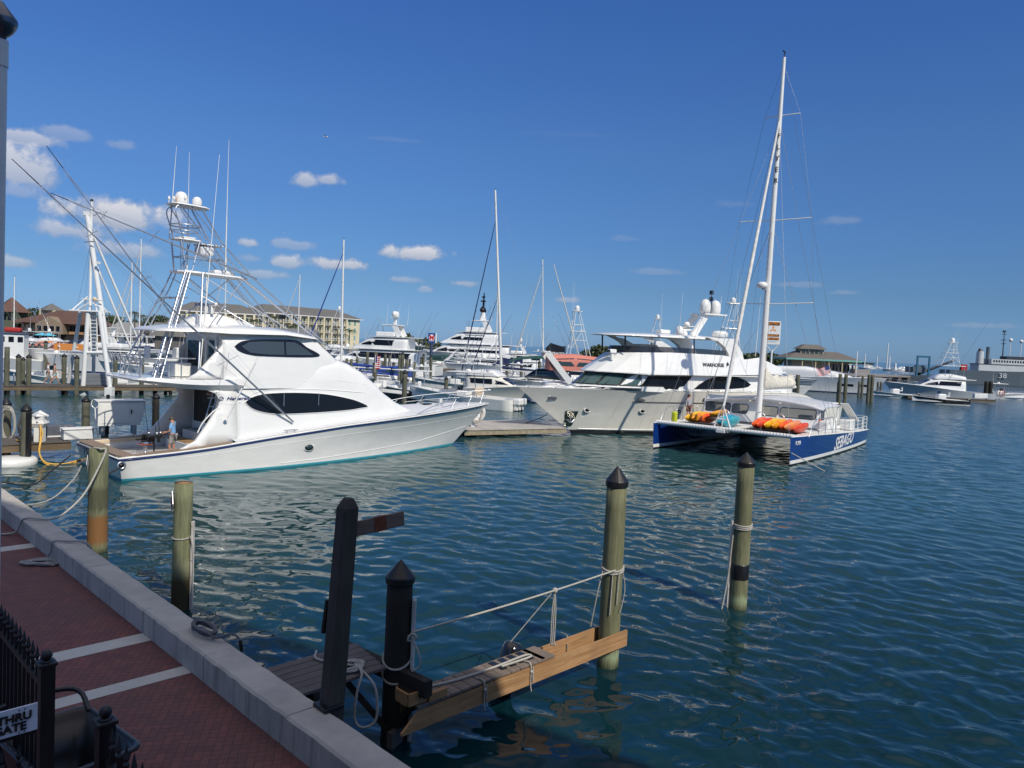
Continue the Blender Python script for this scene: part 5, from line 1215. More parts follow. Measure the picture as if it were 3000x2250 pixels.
# ---------------------------------------------------------------- the white tri-deck motor yacht behind the catamaran
def big_yacht():
    A = (-.88, -.475); B = empty('motor_yacht', (25.7, 65.7, 0), math.atan2(A[1], A[0]), 'large cream white tri deck motor yacht with twin satellite domes behind the catamaran', 'yacht')
    H = Hull(24.2, 6.5, [(0, 2.3), (.10, 2.5), (.2, 3.22), (.6, 3.25), (1, 3.18)], rake=4.5, chine=.90, full=.45, entry=2.0, stern=.95, boot=.26, boot0=.10, draft=.7, flare=2.0, n=40)
    hm = GEL2; H.build(B, [hm, mat('boot_black', (.012, .012, .014), .3), mat('boot_bottom', (.02, .02, .025), .5)], deck=DECKW)
    ms = MB()
    for sg in (-1, 1): ms.tube([H.pt(t, .34, sg)+Vector((0, sg*.01, 0)) for t in np.linspace(0, .97, 30)], .035, 5)
    ms.build('boot_pinstripe', GEL, B)
    ms = MB()
    for sg in (-1, 1): ms.tube([H.pt(t, 2.42, sg)+Vector((0, sg*.015, 0)) for t in np.linspace(.05, .80, 30)], .035, 5)
    ms.build('rub_strake', mat('steel_dark', (.16, .15, .15), .3, metal=.6), B)
    # bulwark cap rail with hoops
    for sg in (-1, 1):
        for i in range(16):
            t0 = .30+i*.043; pts = [H.pt(t0, H.sh(t0), sg)+Vector((0, -sg*.06, .0)), H.pt(t0+.002, H.sh(t0), sg)+Vector((0, -sg*.06, .13)), H.pt(t0+.037, H.sh(t0), sg)+Vector((0, -sg*.06, .13)), H.pt(t0+.041, H.sh(t0), sg)+Vector((0, -sg*.06, .05))]
            MB().tube(pts, .028, 6).build('cap_rail', CHROME, B)
    # main deckhouse
    hs = House([(5.6, 4.6), (20.4, 4.6)], [(5.6, 3.0), (15, 3.05), (20.4, 3.22)], [(5.6, 2.75), (20.4, 2.75)], n=9)
    hs.build(B, 'deckhouse', GEL, step=1.0)
    wsb = [(24.3, 0, 3.42), (24.05, .8, 3.42), (23.3, 1.6, 3.42), (22.2, 2.2, 3.42), (20.9, 2.62, 3.42), (20.2, 2.76, 3.42)]
    wst = [(22.9, 0, 4.55), (22.65, .8, 4.55), (22.0, 1.55, 4.55), (21.1, 2.1, 4.55), (20.2, 2.52, 4.55), (19.6, 2.76, 4.55)]
    sta = [a+b for a, b in zip(wsb, wst)]; shell(B, 'house_front', sta, GEL, cap=GEL)
    def f(u, v):
        n = len(sta)-1; i = min(int(u), n-1); k = u-i; a, b = sta[i], sta[i+1]; p = [a[j]+(b[j]-a[j])*k for j in range(6)]
        return Vector((p[0]+(p[3]-p[0])*v, p[1]+(p[4]-p[1])*v, p[2]+(p[5]-p[2])*v))
    for sg in (1, -1):
        for u0, u1 in ((.06, 1.7), (1.78, 3.0), (3.08, 4.55)):
            rows = []
            for k in range(9):
                u = u0+(u1-u0)*k/8; rows.append([f(u, v) for v in (.13, .5, .84)])
            nrm = Vector((.55, .35, .45)).normalized()*.02
            mb = MB(); mb.loft([[Vector((p.x+nrm.x, sg*(p.y+nrm.y), p.z+nrm.z)) for p in r_] for r_ in rows], ends=False, smooth=False); g_ = mb.build('windscreen_pane', PANE, B)
            fr = MB(); P = [r_[0] for r_ in rows]+[r_[2] for r_ in rows[::-1]]; P = P+[P[0]]; fr.tube([Vector((p.x+nrm.x, sg*(p.y+nrm.y), p.z+nrm.z)) for p in P], .045, 5); fr.build('frame', BLACKP, g_)
        for yy in (.5, 1.6):
            p = f(yy*1.4, .1); MB().tube([(p.x+.08, sg*p.y, p.z), (p.x-.25, sg*(p.y+.35), p.z+.4)], .018, 5).build('wiper', BLACKP, B)
    yf = lambda x, z: 2.76
    side_panel(B, 'saloon_window', [(19.9, 4.30), (15.9, 4.36), (16.2, 4.05), (16.65, 3.62), (17.0, 3.58), (17.2, 3.38), (18.3, 3.38), (18.5, 3.56), (20.5, 3.56), (20.35, 3.75)], yf, GLASS, off=.012)
    side_panel(B, 'arched_window', [(15.7, 3.42), (15.2, 3.78), (14.6, 4.08), (13.9, 4.30), (13.2, 4.42), (12.2, 4.45), (11.4, 4.38), (10.7, 4.18), (10.05, 3.86), (10.3, 3.68), (10.8, 3.58), (12.5, 3.46)], yf, GLASS, off=.012)
    # upper deck bulwark and pilot house slope
    st = [(23.5, 0, 4.45, 21.3, 0, 5.82), (23.2, 1.0, 4.45, 21.1, .9, 5.84), (22.4, 1.9, 4.45, 20.3, 1.7, 5.9), (21.2, 2.75, 4.42, 19.2, 2.3, 5.95), (20.2, 3.12, 4.40, 18.0, 2.78, 6.0), (18, 3.18, 4.42, 16.0, 2.86, 6.0), (14, 3.2, 4.50, 13.2, 2.9, 5.97), (12.8, 3.2, 4.53, 12.2, 2.92, 5.85), (11.2, 3.2, 4.57, 11.0, 2.92, 5.72), (9.7, 3.18, 4.62, 9.6, 2.95, 5.92), (8.3, 3.1, 4.70, 8.4, 2.95, 5.58), (6.8, 2.9, 4.76, 7.0, 2.85, 5.15), (5.8, 2.4, 4.82, 6.2, 2.4, 4.95), (5.6, 0, 4.82, 6.0, 0, 4.95)]
    shell(B, 'upper_deck_coaming', st, GEL, close=False)
    MB().slab([(s[0], s[1]) for s in st]+[(s[0], -s[1]) for s in st[::-1]], 4.44, 4.50).build('upper_deck', GEL, B)
    MB().slab([(s[3], s[4]) for s in st[:10]]+[(s[3], -s[4]) for s in st[:10][::-1]], 5.70, 5.74).build('flybridge_deck', DECKW, B)
    MB().box((7.4, 0, 4.9), (2.2, 4.8, .1)).build('boat_deck', DECKW, B)
    wsn = [(21.15, 0, 5.84, 20.9, 0, 6.32), (20.95, .9, 5.86, 20.7, .9, 6.34), (20.15, 1.7, 5.9, 19.9, 1.68, 6.36), (19.1, 2.3, 5.95, 18.9, 2.25, 6.38), (17.9, 2.72, 5.98, 17.8, 2.68, 6.38), (15.0, 2.8, 5.98, 15.0, 2.78, 6.37), (12.8, 2.84, 5.96, 12.9, 2.82, 6.32)]
    shell(B, 'flybridge_screen', wsn, mat('smoked_screen', (.02, .022, .03), .06, spec=.7, alpha=.88), off=.02)
    ht = House([(11.5, 7.16), (11.9, 7.30), (14, 7.40), (18, 7.38), (21, 7.28), (22.3, 7.16), (22.5, 7.12)], [(11.5, 7.10), (22.5, 7.06)], [(11.5, 1.9), (11.9, 2.3), (14, 2.5), (19, 2.5), (21, 2.2), (22.2, 1.4), (22.5, .6)], n=2.6)
    ht.build(B, 'hardtop', GEL, step=.3)
    for sg in (1, -1):
        mb = MB(); mb.prism([(20.4, 7.14), (18.6, 6.88), (17.6, 6.45), (17.0, 5.98), (18.4, 5.98), (18.7, 6.4), (19.2, 6.75), (19.6, 7.14)][::-1], sg*2.05-.14, sg*2.05+.14); mb.build('hardtop_strut', GEL, B, recalc=True)
        mb = MB(); mb.prism([(14.6, 7.22), (13.6, 7.0), (12.9, 6.6), (12.5, 6.1), (12.4, 5.8), (10.9, 5.66), (11.1, 6.2), (11.6, 6.8), (11.9, 7.24)][::-1], sg*2.55-.2, sg*2.55+.2); mb.build('hardtop_arch', GEL, B, recalc=True)
        MB().tube([(21.0, sg*1.4, 5.9), (21.05, sg*1.4, 7.1)], .06, 8).build('hardtop_post', BLACKP, B)
        MB().tube([(15.6, sg*2.5, 5.9), (15.6, sg*2.4, 7.1)], .05, 8).build('hardtop_post', BLACKP, B)
    # flybridge console and seats, searchlight
    MB().box((18.6, .4, 6.15), (1.0, 2.2, .75), bev=.2).build('helm_console', GEL, B)
    MB().box((9.0, 1.6, 5.2), (.9, .9, .8), bev=.08).box((8.0, -1.2, 5.2), (1.2, 1.4, .8), bev=.08).build('boat_deck_locker', GEL, B)
    MB().tube([(21.9, 1.1, 5.3), (21.9, 1.1, 5.75)], .12, 10).box((21.9, 1.1, 5.92), (.55, .4, .28), bev=.06).build('searchlight', GEL, B)
    MB().box((22.19, 1.1, 5.92), (.02, .3, .2)).build('searchlight_lens', GLASS2, B)
    # mast arch
    for sg in (-1, 1):
        mb = MB(); mb.beam((14.3, sg*.75, 7.3), (12.9, sg*.55, 9.0), .22, .50); mb.build('mast_leg', GEL, B)
    MB().box((12.2, 0, 9.05), (2.2, 1.9, .12), bev=.04).build('mast_platform', GEL, B)
    MB().box((13.9, 0, 8.05), (1.2, 1.0, .07), bev=.03).build('mast_shelf', GEL, B)
    dome(B, (13.05, .55, 9.14), .42, 1.05); dome(B, (11.7, .2, 9.14), .42, 1.05); dome(B, (15.9, 1.1, 7.40), .28, .6); dome(B, (14.3, 0, 8.1), .24, .3)
    MB().box((17.2, .8, 7.52), (.9, .7, .28), bev=.08).build('life_raft', GEL, B)
    MB().lathe([(.45, 7.32), (.62, 7.38), (.62, 7.62), (.5, 7.78), (.2, 7.82)], (10.9+1.4, 1.5, 0), 18).build('life_raft_canister', GEL, B)
    MB().tube([(12.3, .4, 9.1), (12.35, .4, 10.9)], .035, 6).box((12.35, .4, 10.25), (.2, .2, .3)).box((12.35, .4, 10.75), (.24, .2, .3)).build('signal_mast', BLACKP, B)
    radar(B, (14.9, .5, 7.36), 1.6, R(10), .35)
    for a, b in (((16.3, 1.5, 7.4), (16.2, 1.6, 10.5)), ((13.4, 1.0, 9.1), (13.4, 1.0, 10.3)), ((11.4, .4, 9.1), (11.3, .4, 10.6)), ((11.1, -.5, 9.1), (11.1, -.5, 10.4)), ((9.5, 2.5, 6), (9.3, 2.5, 10.6))): whip(B, a, b, .03)
    # hull fittings
    for x, z in ((26.3, 2.55), (19.9, 2.6), (14.6, 2.7), (10.0, 2.75)):
        t = H.x2t(x, z); p = H.pt(t, z); MB().box((0, 0, 0), (.62, .08, .24), bev=.1).build('fairlead', mat('steel_dark', (.16, .15, .15), .3), B, loc=(p.x, p.y+.0, p.z), rz=-.25 if x > 22 else 0)
    for x, z in ((23.6, 1.72), (19.5, 1.74), (16.6, 1.78)):
        t = H.x2t(x, z); p = H.pt(t, z)
        q = MB().lathe([(.30, -.02), (.30, .03), (.22, .03), (.22, -.01)], n=18, axis='Y', sy=1, sx=1).build('port_hole', GEL, B, loc=(p.x, p.y+.01, p.z)); q.scale = (1, 1, .6)
        MB().lathe([(.21, 0), (.21, .025)], n=16, axis='Y').build('pane', GLASS, q)
    P = [(25.15, 1.62), (24.2, 1.62), (24.4, .52), (25.05, .52)]; vs = []
    for x, z in P: t = H.x2t(x, z); p = H.pt(t, z); vs.append(p+Vector((0, .03, 0)))
    q = MB().add(vs, [(0, 1, 2, 3)]).build('anchor_pocket', mat('mirror_steel', (.25, .24, .22), .12, metal=1), B)
    c = sum(vs, Vector())/4; MB().beam(c+Vector((0, .1, -.25)), c+Vector((0, .06, .35)), .06, .09).tube([c+Vector((.32, .10, -.05)), c+Vector((.1, .12, -.25)), c+Vector((-.1, .12, -.25)), c+Vector((-.3, .10, -.05))], .05, 6).build('anchor', CHROME, q)
    tm = mat('name_black', (.03, .03, .04), .3)
    text('WARHORSE', .36, tm, 'name_lettering', B, surf=lambda x, y, z: (15.25-x, 3.2-(5.12+y-4.47)*.205+.03+z, 5.12+y), shear=.15, xs=1.05, bold=.010)
    mb = MB(); mb.prism([(12.98, 5.1), (12.86, 5.32), (12.94, 5.32), (12.84, 5.5), (12.70, 5.26), (12.80, 5.26)], 3.05, 3.10); mb.build('name_emblem', tm, B, recalc=True)
    MB().box((2.8, 0, 2.45), (5.6, 5.4, .1)).build('aft_deck', DECKW, B)
    return B
WH = big_yacht()
# ---------------------------------------------------------------- docks on the left, their fittings and people
def dock(p0, p1, w, z, label, piles=True, m=DOCKW, name='dock', th=.32, sm=STRING, step=2.6):
    # runs from p0 to p1 along its front edge, w wide to the left of that direction
    p0, p1 = Vector(p0).to_2d(), Vector(p1).to_2d(); d = p1-p0; L = d.length
    o = empty(name, (p0.x, p0.y, 0), math.atan2(d.y, d.x), label, 'dock')
    mb = MB(); n = int(L/.16)
    for i in range(n): mb.box(((i+.5)*L/n, w/2, z-.02), (L/n-.012, w+.1, .045))
    k = mb.build('decking', m, o); k['kind'] = 'stuff' if False else 'part'; del k['kind']
    for y in (.05, w-.05): MB().box((L/2, y, z-.05-th/2), (L, .09, th)).build('stringer', sm, o)
    pm = MB(); i = 0; x = 1.0
    while x < L:
        for y in (.35, w-.35):
            q = MB().tube([(x, y, -.6), (x, y, z-.06)], .15, 10).build('support_pile', PILED, o)
        q = MB().box((x, w/2, z-.16-th), (.14, w-.2, .2)).build('cross_brace', DARKW, o)
        x += step*1.4
    return o
dk = dock((-30.2, 24.6), (-19.75, 34.5), 2.9, .78, 'near wooden dock with the white power pedestal left of the sportfishing yacht')
DKA = Vector((-19.75-(-30.2), 34.5-24.6, 0)).normalized(); DKN = Vector((-DKA.y, DKA.x, 0))
def pilepx(px, pyb, pyt, r=.17, cap=.32, m=PILEF, label='', group=None, Y=None):
    b = at(px, pyb, 0) if Y is None else dep(px, pyb, Y)
    c = Vector((b.x, b.y+r*.7, 0)); t = dep(px, pyt, c.y).z
    return pile((c.x, c.y), t-(cap*.7 if cap else 0), r, m, cap, label, group)
PG = 'pilings along the docks'
a = pilepx(11, 1330, 1163, .20, .40, PILEF, 'thick capped piling at the left edge hung with coiled white hose', Y=35.2)
b = pilepx(69, 1357, 1181, .20, .34, PILEF, 'square looking capped piling with black strip at the near dock edge'); MB().box((.19, -.12, .9), (.16, .16, 2.6)).build('rub_strip', BLACKP, b)
pilepx(245, 1318, 1159, .19, .3, PILEF, 'capped piling behind the near dock left of the white locker', Y=38.5)
c = pilepx(303, 1300, 1176, .17, .3, PILEF, 'capped piling with rope loop beside the white locker', Y=38.6); ring_rope(c, (0, 0), .17, 2.35, 1.5, .02); MB().box((.17, -.08, 1.6), (.12, .12, 2.0)).build('rub_strip', BLACKP, c)
pilepx(452, 1262, 1150, .19, .34, PILED, 'dark capped piling between the white locker and the yacht cockpit', Y=44)
# hose coil on the left pile
P = []
for i in range(90):
    t = i/90*6*2*math.pi; P.append(Vector((.32*math.cos(t)*(1+.12*math.sin(i*.35)), -.26+.06*math.sin(i*.21), 1.65+.75*math.sin(t)*(1+.10*math.cos(i*.5)))))
hc = dep(34, 1240, 34.9)
o = MB().tube([hc+p-Vector((0, 0, 1.65)) for p in P], .022, 6).tube(smooth_path([hc+Vector((-.1, -.2, .8)), hc+Vector((-.4, -.2, .75)), hc+Vector((-.6, -.1, .55))], 4), .022, 6).build('garden_hose', ROPE, label='white hose hung in long loops on the leftmost thick piling', cat='hose')
# bicycle wheel with its basket-like tyre behind the post
wl = dep(84, 1248, 34.6); o = empty('bicycle_wheel', wl, R(62), 'spoked bicycle wheel with dark tyre standing behind the piling', 'wheel')
MB().tube([(.44*math.cos(a), 0, .62*math.sin(a)) for a in np.linspace(0, 2*math.pi, 26)], .055, 7).build('tyre', mat('dusty_rubber', (.06, .055, .055), .8), o)
mb = MB()
for k in range(14): a = k*math.pi/7; mb.tube([(0, 0, 0), (.42*math.cos(a), 0, .6*math.sin(a))], .008, 4)
mb.lathe([(.05, -.06), (.05, .06)], n=10, axis='Y'); mb.build('spokes', WHITE, o)
# power pedestal
pp = at(120, 1297, .80)+DKN*.25; o = empty('power_pedestal', pp, math.atan2(DKA.y, DKA.x)-R(35), 'white dock power pedestal with pyramid cap and yellow shore cables', 'power pedestal')
MB().box((0, 0, .42), (.36, .36, .84), bev=.02).build('column', WHITE, o)
mb = MB(); mb.loft([[Vector((x*w, y*w, z)) for x, y in ((-1, -1), (1, -1), (1, 1), (-1, 1))] for z, w in ((.66, .19), (.84, .29), (.98, .23), (1.02, .23), (1.14, .22), (1.16, .24))], closed=True, smooth=False); mb.build('head', WHITE, o)
MB().lathe([(.37, 1.15), (.37, 1.19), (.02, 1.40)], n=4, smooth=False).build('pyramid_cap', WHITE, o); MB().box((0, -.24, .88), (.10, .08, .12), bev=.02).build('socket', ALU, o)
pt = lambda x, y, z: pp+Vector((x, y, z))
rope([pt(.12, -.2, .85), pt(.22, -.3, .55), pt(.3, -.45, .1), pt(.45, -.75, -.35), pt(.9, -1.0, -.72), pt(1.5, -.6, -.80), pt(2.1, 0.1, -.55), pt(2.5, .6, -.15)], .035, YELLOW, 'yellow shore power cable looping from the pedestal down towards the yacht transom', name='shore_cable')
rope([pt(.10, -.2, .87), pt(.28, -.25, .45), pt(.32, -.4, .15), pt(.5, -.8, -.40), pt(.95, -1.0, -.80), pt(1.5, -.55, -.86), pt(2.15, 0.1, -.6), pt(2.5, .62, -.2)], .03, YELLOW, 'second yellow shore cable hanging just below the first one', name='shore_cable')
rope([pt(-.12, -.2, .82), pt(-.3, -.25, .5), pt(-.5, -.2, .1), pt(-.85, -.1, .03), pt(-1.1, .1, .03)], .03, YELLOW, 'brownish cable dropping from the pedestal to the dock boards on its left', name='shore_cable')
q = at(180, 1278, .8)+DKN*.3; o = empty('stacked_crate', q, math.atan2(DKA.y, DKA.x), 'grey plastic crate standing on the dock behind the pedestal', 'crate')
MB().box((0, 0, .26), (1.15, .5, .5), bev=.03).build('box', mat('grey_crate', (.10, .11, .14), .6, var=.3), o); MB().box((0, -.255, .3), (.1, .02, .16)).box((.18, -.255, .3), (.03, .02, .3)).build('handle', WHITE, o)
MB().box((0, -.62, .05), (1.3, .08, .06)).build('trim_board', WHITE, o)
q = at(233, 1289, .8)+DKN*.35; o = empty('dock_box', q, math.atan2(DKA.y, DKA.x), 'low white dock box close to the yacht transom', 'dock box')
MB().box((0, 0, .24), (1.25, .55, .46), bev=.03).build('body', WHITE, o); MB().box((0, 0, .50), (1.35, .64, .07), bev=.02).build('lid', WHITE, o)
q = at(363, 1278, .8)+DKN*.75; o = empty('locker', q, math.atan2(DKA.y, DKA.x)-R(6), 'tall white locker on legs behind the yacht cockpit', 'locker')
mb = MB(); mb.prism([(-1.0, .48), (.84, .48), (1.08, 1.28), (1.08, 1.62), (-1.0, 1.66)], -.42, .42); mb.build('body', WHITE, o, recalc=True)
MB().box((.02, 0, 1.675), (2.2, .95, .05), bev=.01).build('lid', WHITE, o); MB().box((-.25, -.435, 1.05), (1.2, .015, .9)).build('door', GEL, o); MB().box((.45, -.45, 1.15), (.05, .03, .18)).build('handle', BLACKP, o)
for x in (-.75, .65): MB().box((x, -.2, .24), (.16, .16, .48)).build('leg', ALU, o); MB().box((x, .25, .24), (.16, .16, .48)).build('leg', ALU, o)
q = at(282, 1280, .8); o = empty('davit_hook', q, 0, 'thin white metal davit with forked top on the near dock', 'davit')
MB().tube(smooth_path([(.1, 0, 0), (.0, 0, .4), (-.05, 0, .9), (-.08, 0, 1.35)], 4), .028, 7).build('arm', GEL, o); MB().tube(smooth_path([(-.22, 0, 1.72), (-.25, 0, 1.5), (-.08, 0, 1.35), (.08, 0, 1.5), (.06, 0, 1.75)], 4), .022, 6).build('fork', GEL, o)
rope([at(0, 1465, .9), at(60, 1482, .3), at(150, 1462, .1), at(215, 1405, .4), dep(238, 1365, 31.2)], .026, ROPE, 'grey white stern line running low over the water to the yacht transom')
rope([dep(352, 1370, 29.6), dep(318, 1388, 27.5), dep(290, 1402, 25.5)], .035, mat('black_line', (.02, .02, .022), .7), 'black stern line from the hawse to the rust stained piling')
rope([dep(206, 1335, 31.5), at(150, 1380, .35), at(95, 1420, .1), at(0, 1412, .2)], .03, MAT['black_line'], 'black line hanging from the transom across the water to the left')
q = at(6, 1370, .0); MB().lathe([(.95, -.2), (1.0, .05), (1.0, .2), (.9, .28), (.02, .30)], n=24).build('float_buoy', WHITE, loc=(q.x-.25, q.y+.9, 0), label='round white float sitting in the water at the left edge', cat='float')
# bucket, rods and man in the cockpit
YM = Matrix.Translation(YACHT.location) @ Matrix.Rotation(YACHT.rotation_euler[2], 4, 'Z')
q = YM @ Vector((1.75, -1.75, .63)); o = MB().lathe([(.15, 0), (.19, .30), (.20, .30), (.17, .28), (.14, .02)], n=18).build('bucket', WHITE, loc=q, label='white bucket with blue handle on the yacht cockpit floor', cat='bucket')
MB().tube(smooth_path([(-.19, 0, .28), (-.12, -.1, .18), (0, -.15, .14), (.12, -.1, .18), (.19, 0, .28)], 4), .012, 6).build('handle', BLUEC, o)
lb = mat('light_blue_tee', (.20, .42, .72), .8, var=.15, vscale=6); gs = mat('grey_shorts', (.33, .31, .29), .8, var=.15)
mp = YM @ Vector((2.35, -1.35, .63))
person(mp, R(180+8), 'man in light blue tee shirt and grey shorts working in the yacht cockpit', dict(wrl=(.33, .10, 1.02), ell=(.06, .27, 1.13), hnl=(.40, .06, 1.02), wrr=(.33, -.14, 1.05), elr=(.05, -.27, 1.13), hnr=(.40, -.10, 1.05), hea=(.07, 0, 1.60), top=(.05, 0, 1.70), che=(.02, 0, 1.32), knl=(.10, .12, .49), anl=(-.04, .12, .09), tol=(.13, .13, .03), knr=(.0, -.12, .49), anr=(-.12, -.12, .09), tor=(.05, -.13, .03)), lb, gs, hair=mat('grey_brown_hair', (.09, .07, .055), .7), sleeve=False, legcover=.42)
o = empty('rod_rack', YM @ Vector((1.75, -.95, .63)), YACHT.rotation_euler[2], 'black cluster of fishing reels being handled by the man in blue', 'rod rack')
MB().tube([(0, 0, 0), (0, 0, .8)], .035, 8).box((0, 0, .9), (.55, .3, .12), bev=.03).box((.15, -.1, .78), (.12, .1, .3), bev=.03).box((-.15, .08, .78), (.12, .1, .3), bev=.03).build('rack', BLACKP, o)
for k, (x, y) in enumerate(((-.2, .1), (.05, -.1), (.25, .05))): MB().tube([(x, y, .95), (x-.25, y+.02, 2.7)], [.014, .004], 5).build('fishing_rod', BLACKP, o); MB().lathe([(.05, -.04), (.06, 0), (.05, .04)], (x, y-.05, 1.02), 10, axis='Y').build('reel', CHROME, o)
# long dock with the walking couple
LD0 = Vector((-36.5, 66.9)); LDd = Vector((.81, .586)).normalized(); LDn = Vector((-LDd.y, LDd.x))
ld = dock(LD0-LDd*24, LD0+LDd*30, 2.8, .78, 'long wooden dock with the walking couple and the white pipe tower', step=3.0)
MB().box((25.5, 1.4, .80), (54, .5, .02)).build('walkway_strip', DOCKW, ld)
for i, (x, b_, t, l) in enumerate(((16, 1156, 1016, 'flat topped brown piling at the left end of the long dock'), (50, 1158, 1036, 'capped piling on the long dock just left of the walking couple'), (80, 1158, 1037, 'capped piling with a black strip at the edge of the long dock'), (184, 1150, 1035, 'capped piling the walking woman is reaching towards'), (221, 1158, 1040, 'capped piling on the long dock left of the pipe tower leg'), (334, 1156, 1043, 'capped piling just right of the pipe tower on the long dock'), (412, 1150, 1041, 'capped piling behind the small white cabinet on the long dock'), (452, 1152, 1062, 'broad brown piling below the flybridge rod holders'))):
    pilepx(x, b_, t, .20, None if 'flat' in l else .30, PILEF, l)
for i, s in enumerate((-21, -17, -5, 9, 15)): c = LD0+LDd*s+LDn*3.0; pile((c.x, c.y), 2.9, .19, PILEF, .3, f'{ORD[i]} capped piling from the left on the far side of the long dock', 'pilings on the far side of the long dock')
tee = mat('white_tee', (.62, .62, .68), .8); wal = math.atan2(LDd.y, LDd.x)
c = at(140, 1124, .8); person((c.x, c.y, .8), wal, 'man in white tee shirt and grey shorts walking on the long dock', dict(knl=(.20, .1, .52), anl=(.28, .1, .12), tol=(.42, .1, .06), knr=(-.05, -.1, .48), anr=(-.32, -.1, .14), tor=(-.2, -.1, .03)), tee, gs, hair=mat('auburn_hair', (.12, .04, .03), .7), sleeve=False, legcover=.5, scale=1.06)
c = at(163, 1126, .8); person((c.x, c.y-.2, .8), wal, 'woman in grey top and pale shorts walking with one arm stretched out', dict(wrl=(.45, .15, 1.02), ell=(.2, .22, 1.15), hnl=(.55, .12, .98), wrr=(-.15, -.28, .92), hnr=(-.17, -.28, .84), knl=(.22, .1, .50), anl=(.36, .1, .10), tol=(.50, .1, .05), knr=(-.05, -.1, .48), anr=(-.34, -.1, .14), tor=(-.22, -.1, .03)), mat('grey_tank', (.13, .15, .16), .8), mat('mint_shorts', (.45, .56, .54), .8), hair=HAIR, sleeve=False, legcover=.28, scale=1.05, tight=True)
o = empty('white_cabinet', at(355, 1126, .8), wal, 'small white cabinet on feet standing on the long dock', 'cabinet')
MB().box((0, 0, .68), (1.05, .5, 1.15), bev=.02).build('body', WHITE, o)
for x in (-.45, .45): MB().box((x, 0, .1), (.1, .45, .2)).build('foot', WHITE, o)
MB().box((0, -.26, .68), (.9, .02, 1.0)).build('door', GEL, o)
o = empty('louvred_panel', at(279, 1129, .8), wal, 'grey louvred panel between the feet of the pipe tower', 'panel')
MB().box((0, 0, .55), (1.95, .12, 1.06)).build('frame', ALU, o)
for i in range(8): MB().box((0, -.07, .12+i*.12), (1.75, .05, .07), rx=R(25)).build('slat', mat('grey_slat', (.20, .21, .22), .6), o)
o = empty('pool_ladder', at(30, 1124, .8), wal, 'chrome boarding ladder with white box at the left end of the long dock', 'ladder')
for x in (-.25, .25): MB().tube(smooth_path([(x, .2, .0), (x, .2, .7), (x, 0, .85), (x, -.2, .7), (x, -.2, -.6)], 4), .03, 6).build('hoop', CHROME, o)
MB().box((-.75, 0, .3), (.5, .4, .6), bev=.03).build('box', WHITE, o)
# white pipe tower with derrick booms
TY = 67.0
def tp(px, py, Y=TY): return dep(px, py, Y)
o = empty('pipe_tower', (tp(283, 1131).x, TY, 0), 0, 'white pipe framed tower with ladder, platform and tall derrick booms', 'tower'); O0 = Vector(o.location)
def tb(name, pts, r, m=GEL, r2=None): return MB().tube([Vector(p)-O0 for p in pts], r, 10, r2=r2).build(name, m, o)
for a, b in (((243, 1135), (259, 913)), ((322, 1135), (292, 913))): tb('leg', [tp(*a), tp(*b)], .20)
tb('leg', [tp(200, 1121, TY+3.2), tp(236, 915, TY+1.6)], .17); tb('leg', [tp(274, 1094, TY+3.2), tp(276, 915, TY+1.6)], .16)
tb('brace', [tp(215, 1030, TY+2), tp(310, 1035, TY)], .14); tb('brace', [tp(247, 1033), tp(308, 1033)], .14); tb('brace', [tp(215, 1030, TY+2), tp(247, 1033)], .12)
for px in (243, 321): MB().box(tp(px, 1148)-O0, (.62, .6, .75), bev=.03).build('foot_block', WHITE, o); MB().tube([Vector((tp(px, 1160).x, TY, -.6))-O0, Vector((tp(px, 1160).x, TY, .3))-O0], .22, 12).build('foot_pile', mat('rusty_steel', (.30, .22, .16), .7, var=.4, vscale=5), o)
c = tp(264, 912, TY+.8)-O0; MB().box(c, (2.5, 2.2, .14), bev=.03).build('platform', GEL, o)
for x in (-1.1, 1.1): MB().tube([c+Vector((x, -.9, 0)), c+Vector((x*.25, 0, 1.25))], .06, 7).tube([c+Vector((x, .9, 0)), c+Vector((x*.25, 0, 1.25))], .06, 7).build('strut', GEL, o)
tb('rail', [tp(222, 912), tp(240, 897), tp(262, 888)], .05); tb('rail', [tp(305, 912), tp(290, 897), tp(270, 888)], .05); tb('rail', [tp(240, 876), tp(300, 880)], .05)
tb('pole', [tp(266, 945, TY+.6), tp(264, 880, TY+.6), tp(269, 590, TY+.6)], .15, r2=.10); MB().ball(tp(269, 587, TY+.6)-O0, .14, 8).build('ball_finial', BLACKP, o)
tb('boom', [tp(312, 1010, TY+.5), tp(301, 928, TY+.5), tp(255, 628, TY+.5)], .24, r2=.20); MB().box(tp(254, 626, TY+.5)-O0, (.5, .3, .35), bev=.04).build('boom_head', GEL, o)
tb('boom', [tp(271, 684, TY+.6), tp(400, 985, TY+4)], .10); tb('boom', [tp(285, 782, TY+.6), tp(388, 1030, TY+3)], .09)
tb('yard', [tp(247, 709), tp(278, 707)], .05, ALU); MB().box(tp(288, 770)-O0, (.35, .2, .2)).build('lamp', GEL, o); MB().ball(tp(278, 877)-O0, .2, 10).build('round_light', CREAM, o)
for px in (264.5, 283): tb('ladder_rail', [tp(px, 925, TY+.2), tp(px+3, 1050, TY+.2)], .05)
for i in range(12): tb('ladder_rung', [tp(264.5+i*.27, 928+i*10.4, TY+.2), tp(283+i*.27, 928+i*10.4, TY+.2)], .035)
for k in range(5): tb('guy_wire', [tp(268, 700, TY+.6), tp((225, 245, 335, 360, 300)[k], (905, 912, 1020, 1010, 930)[k], TY+1)], .012, ALU)

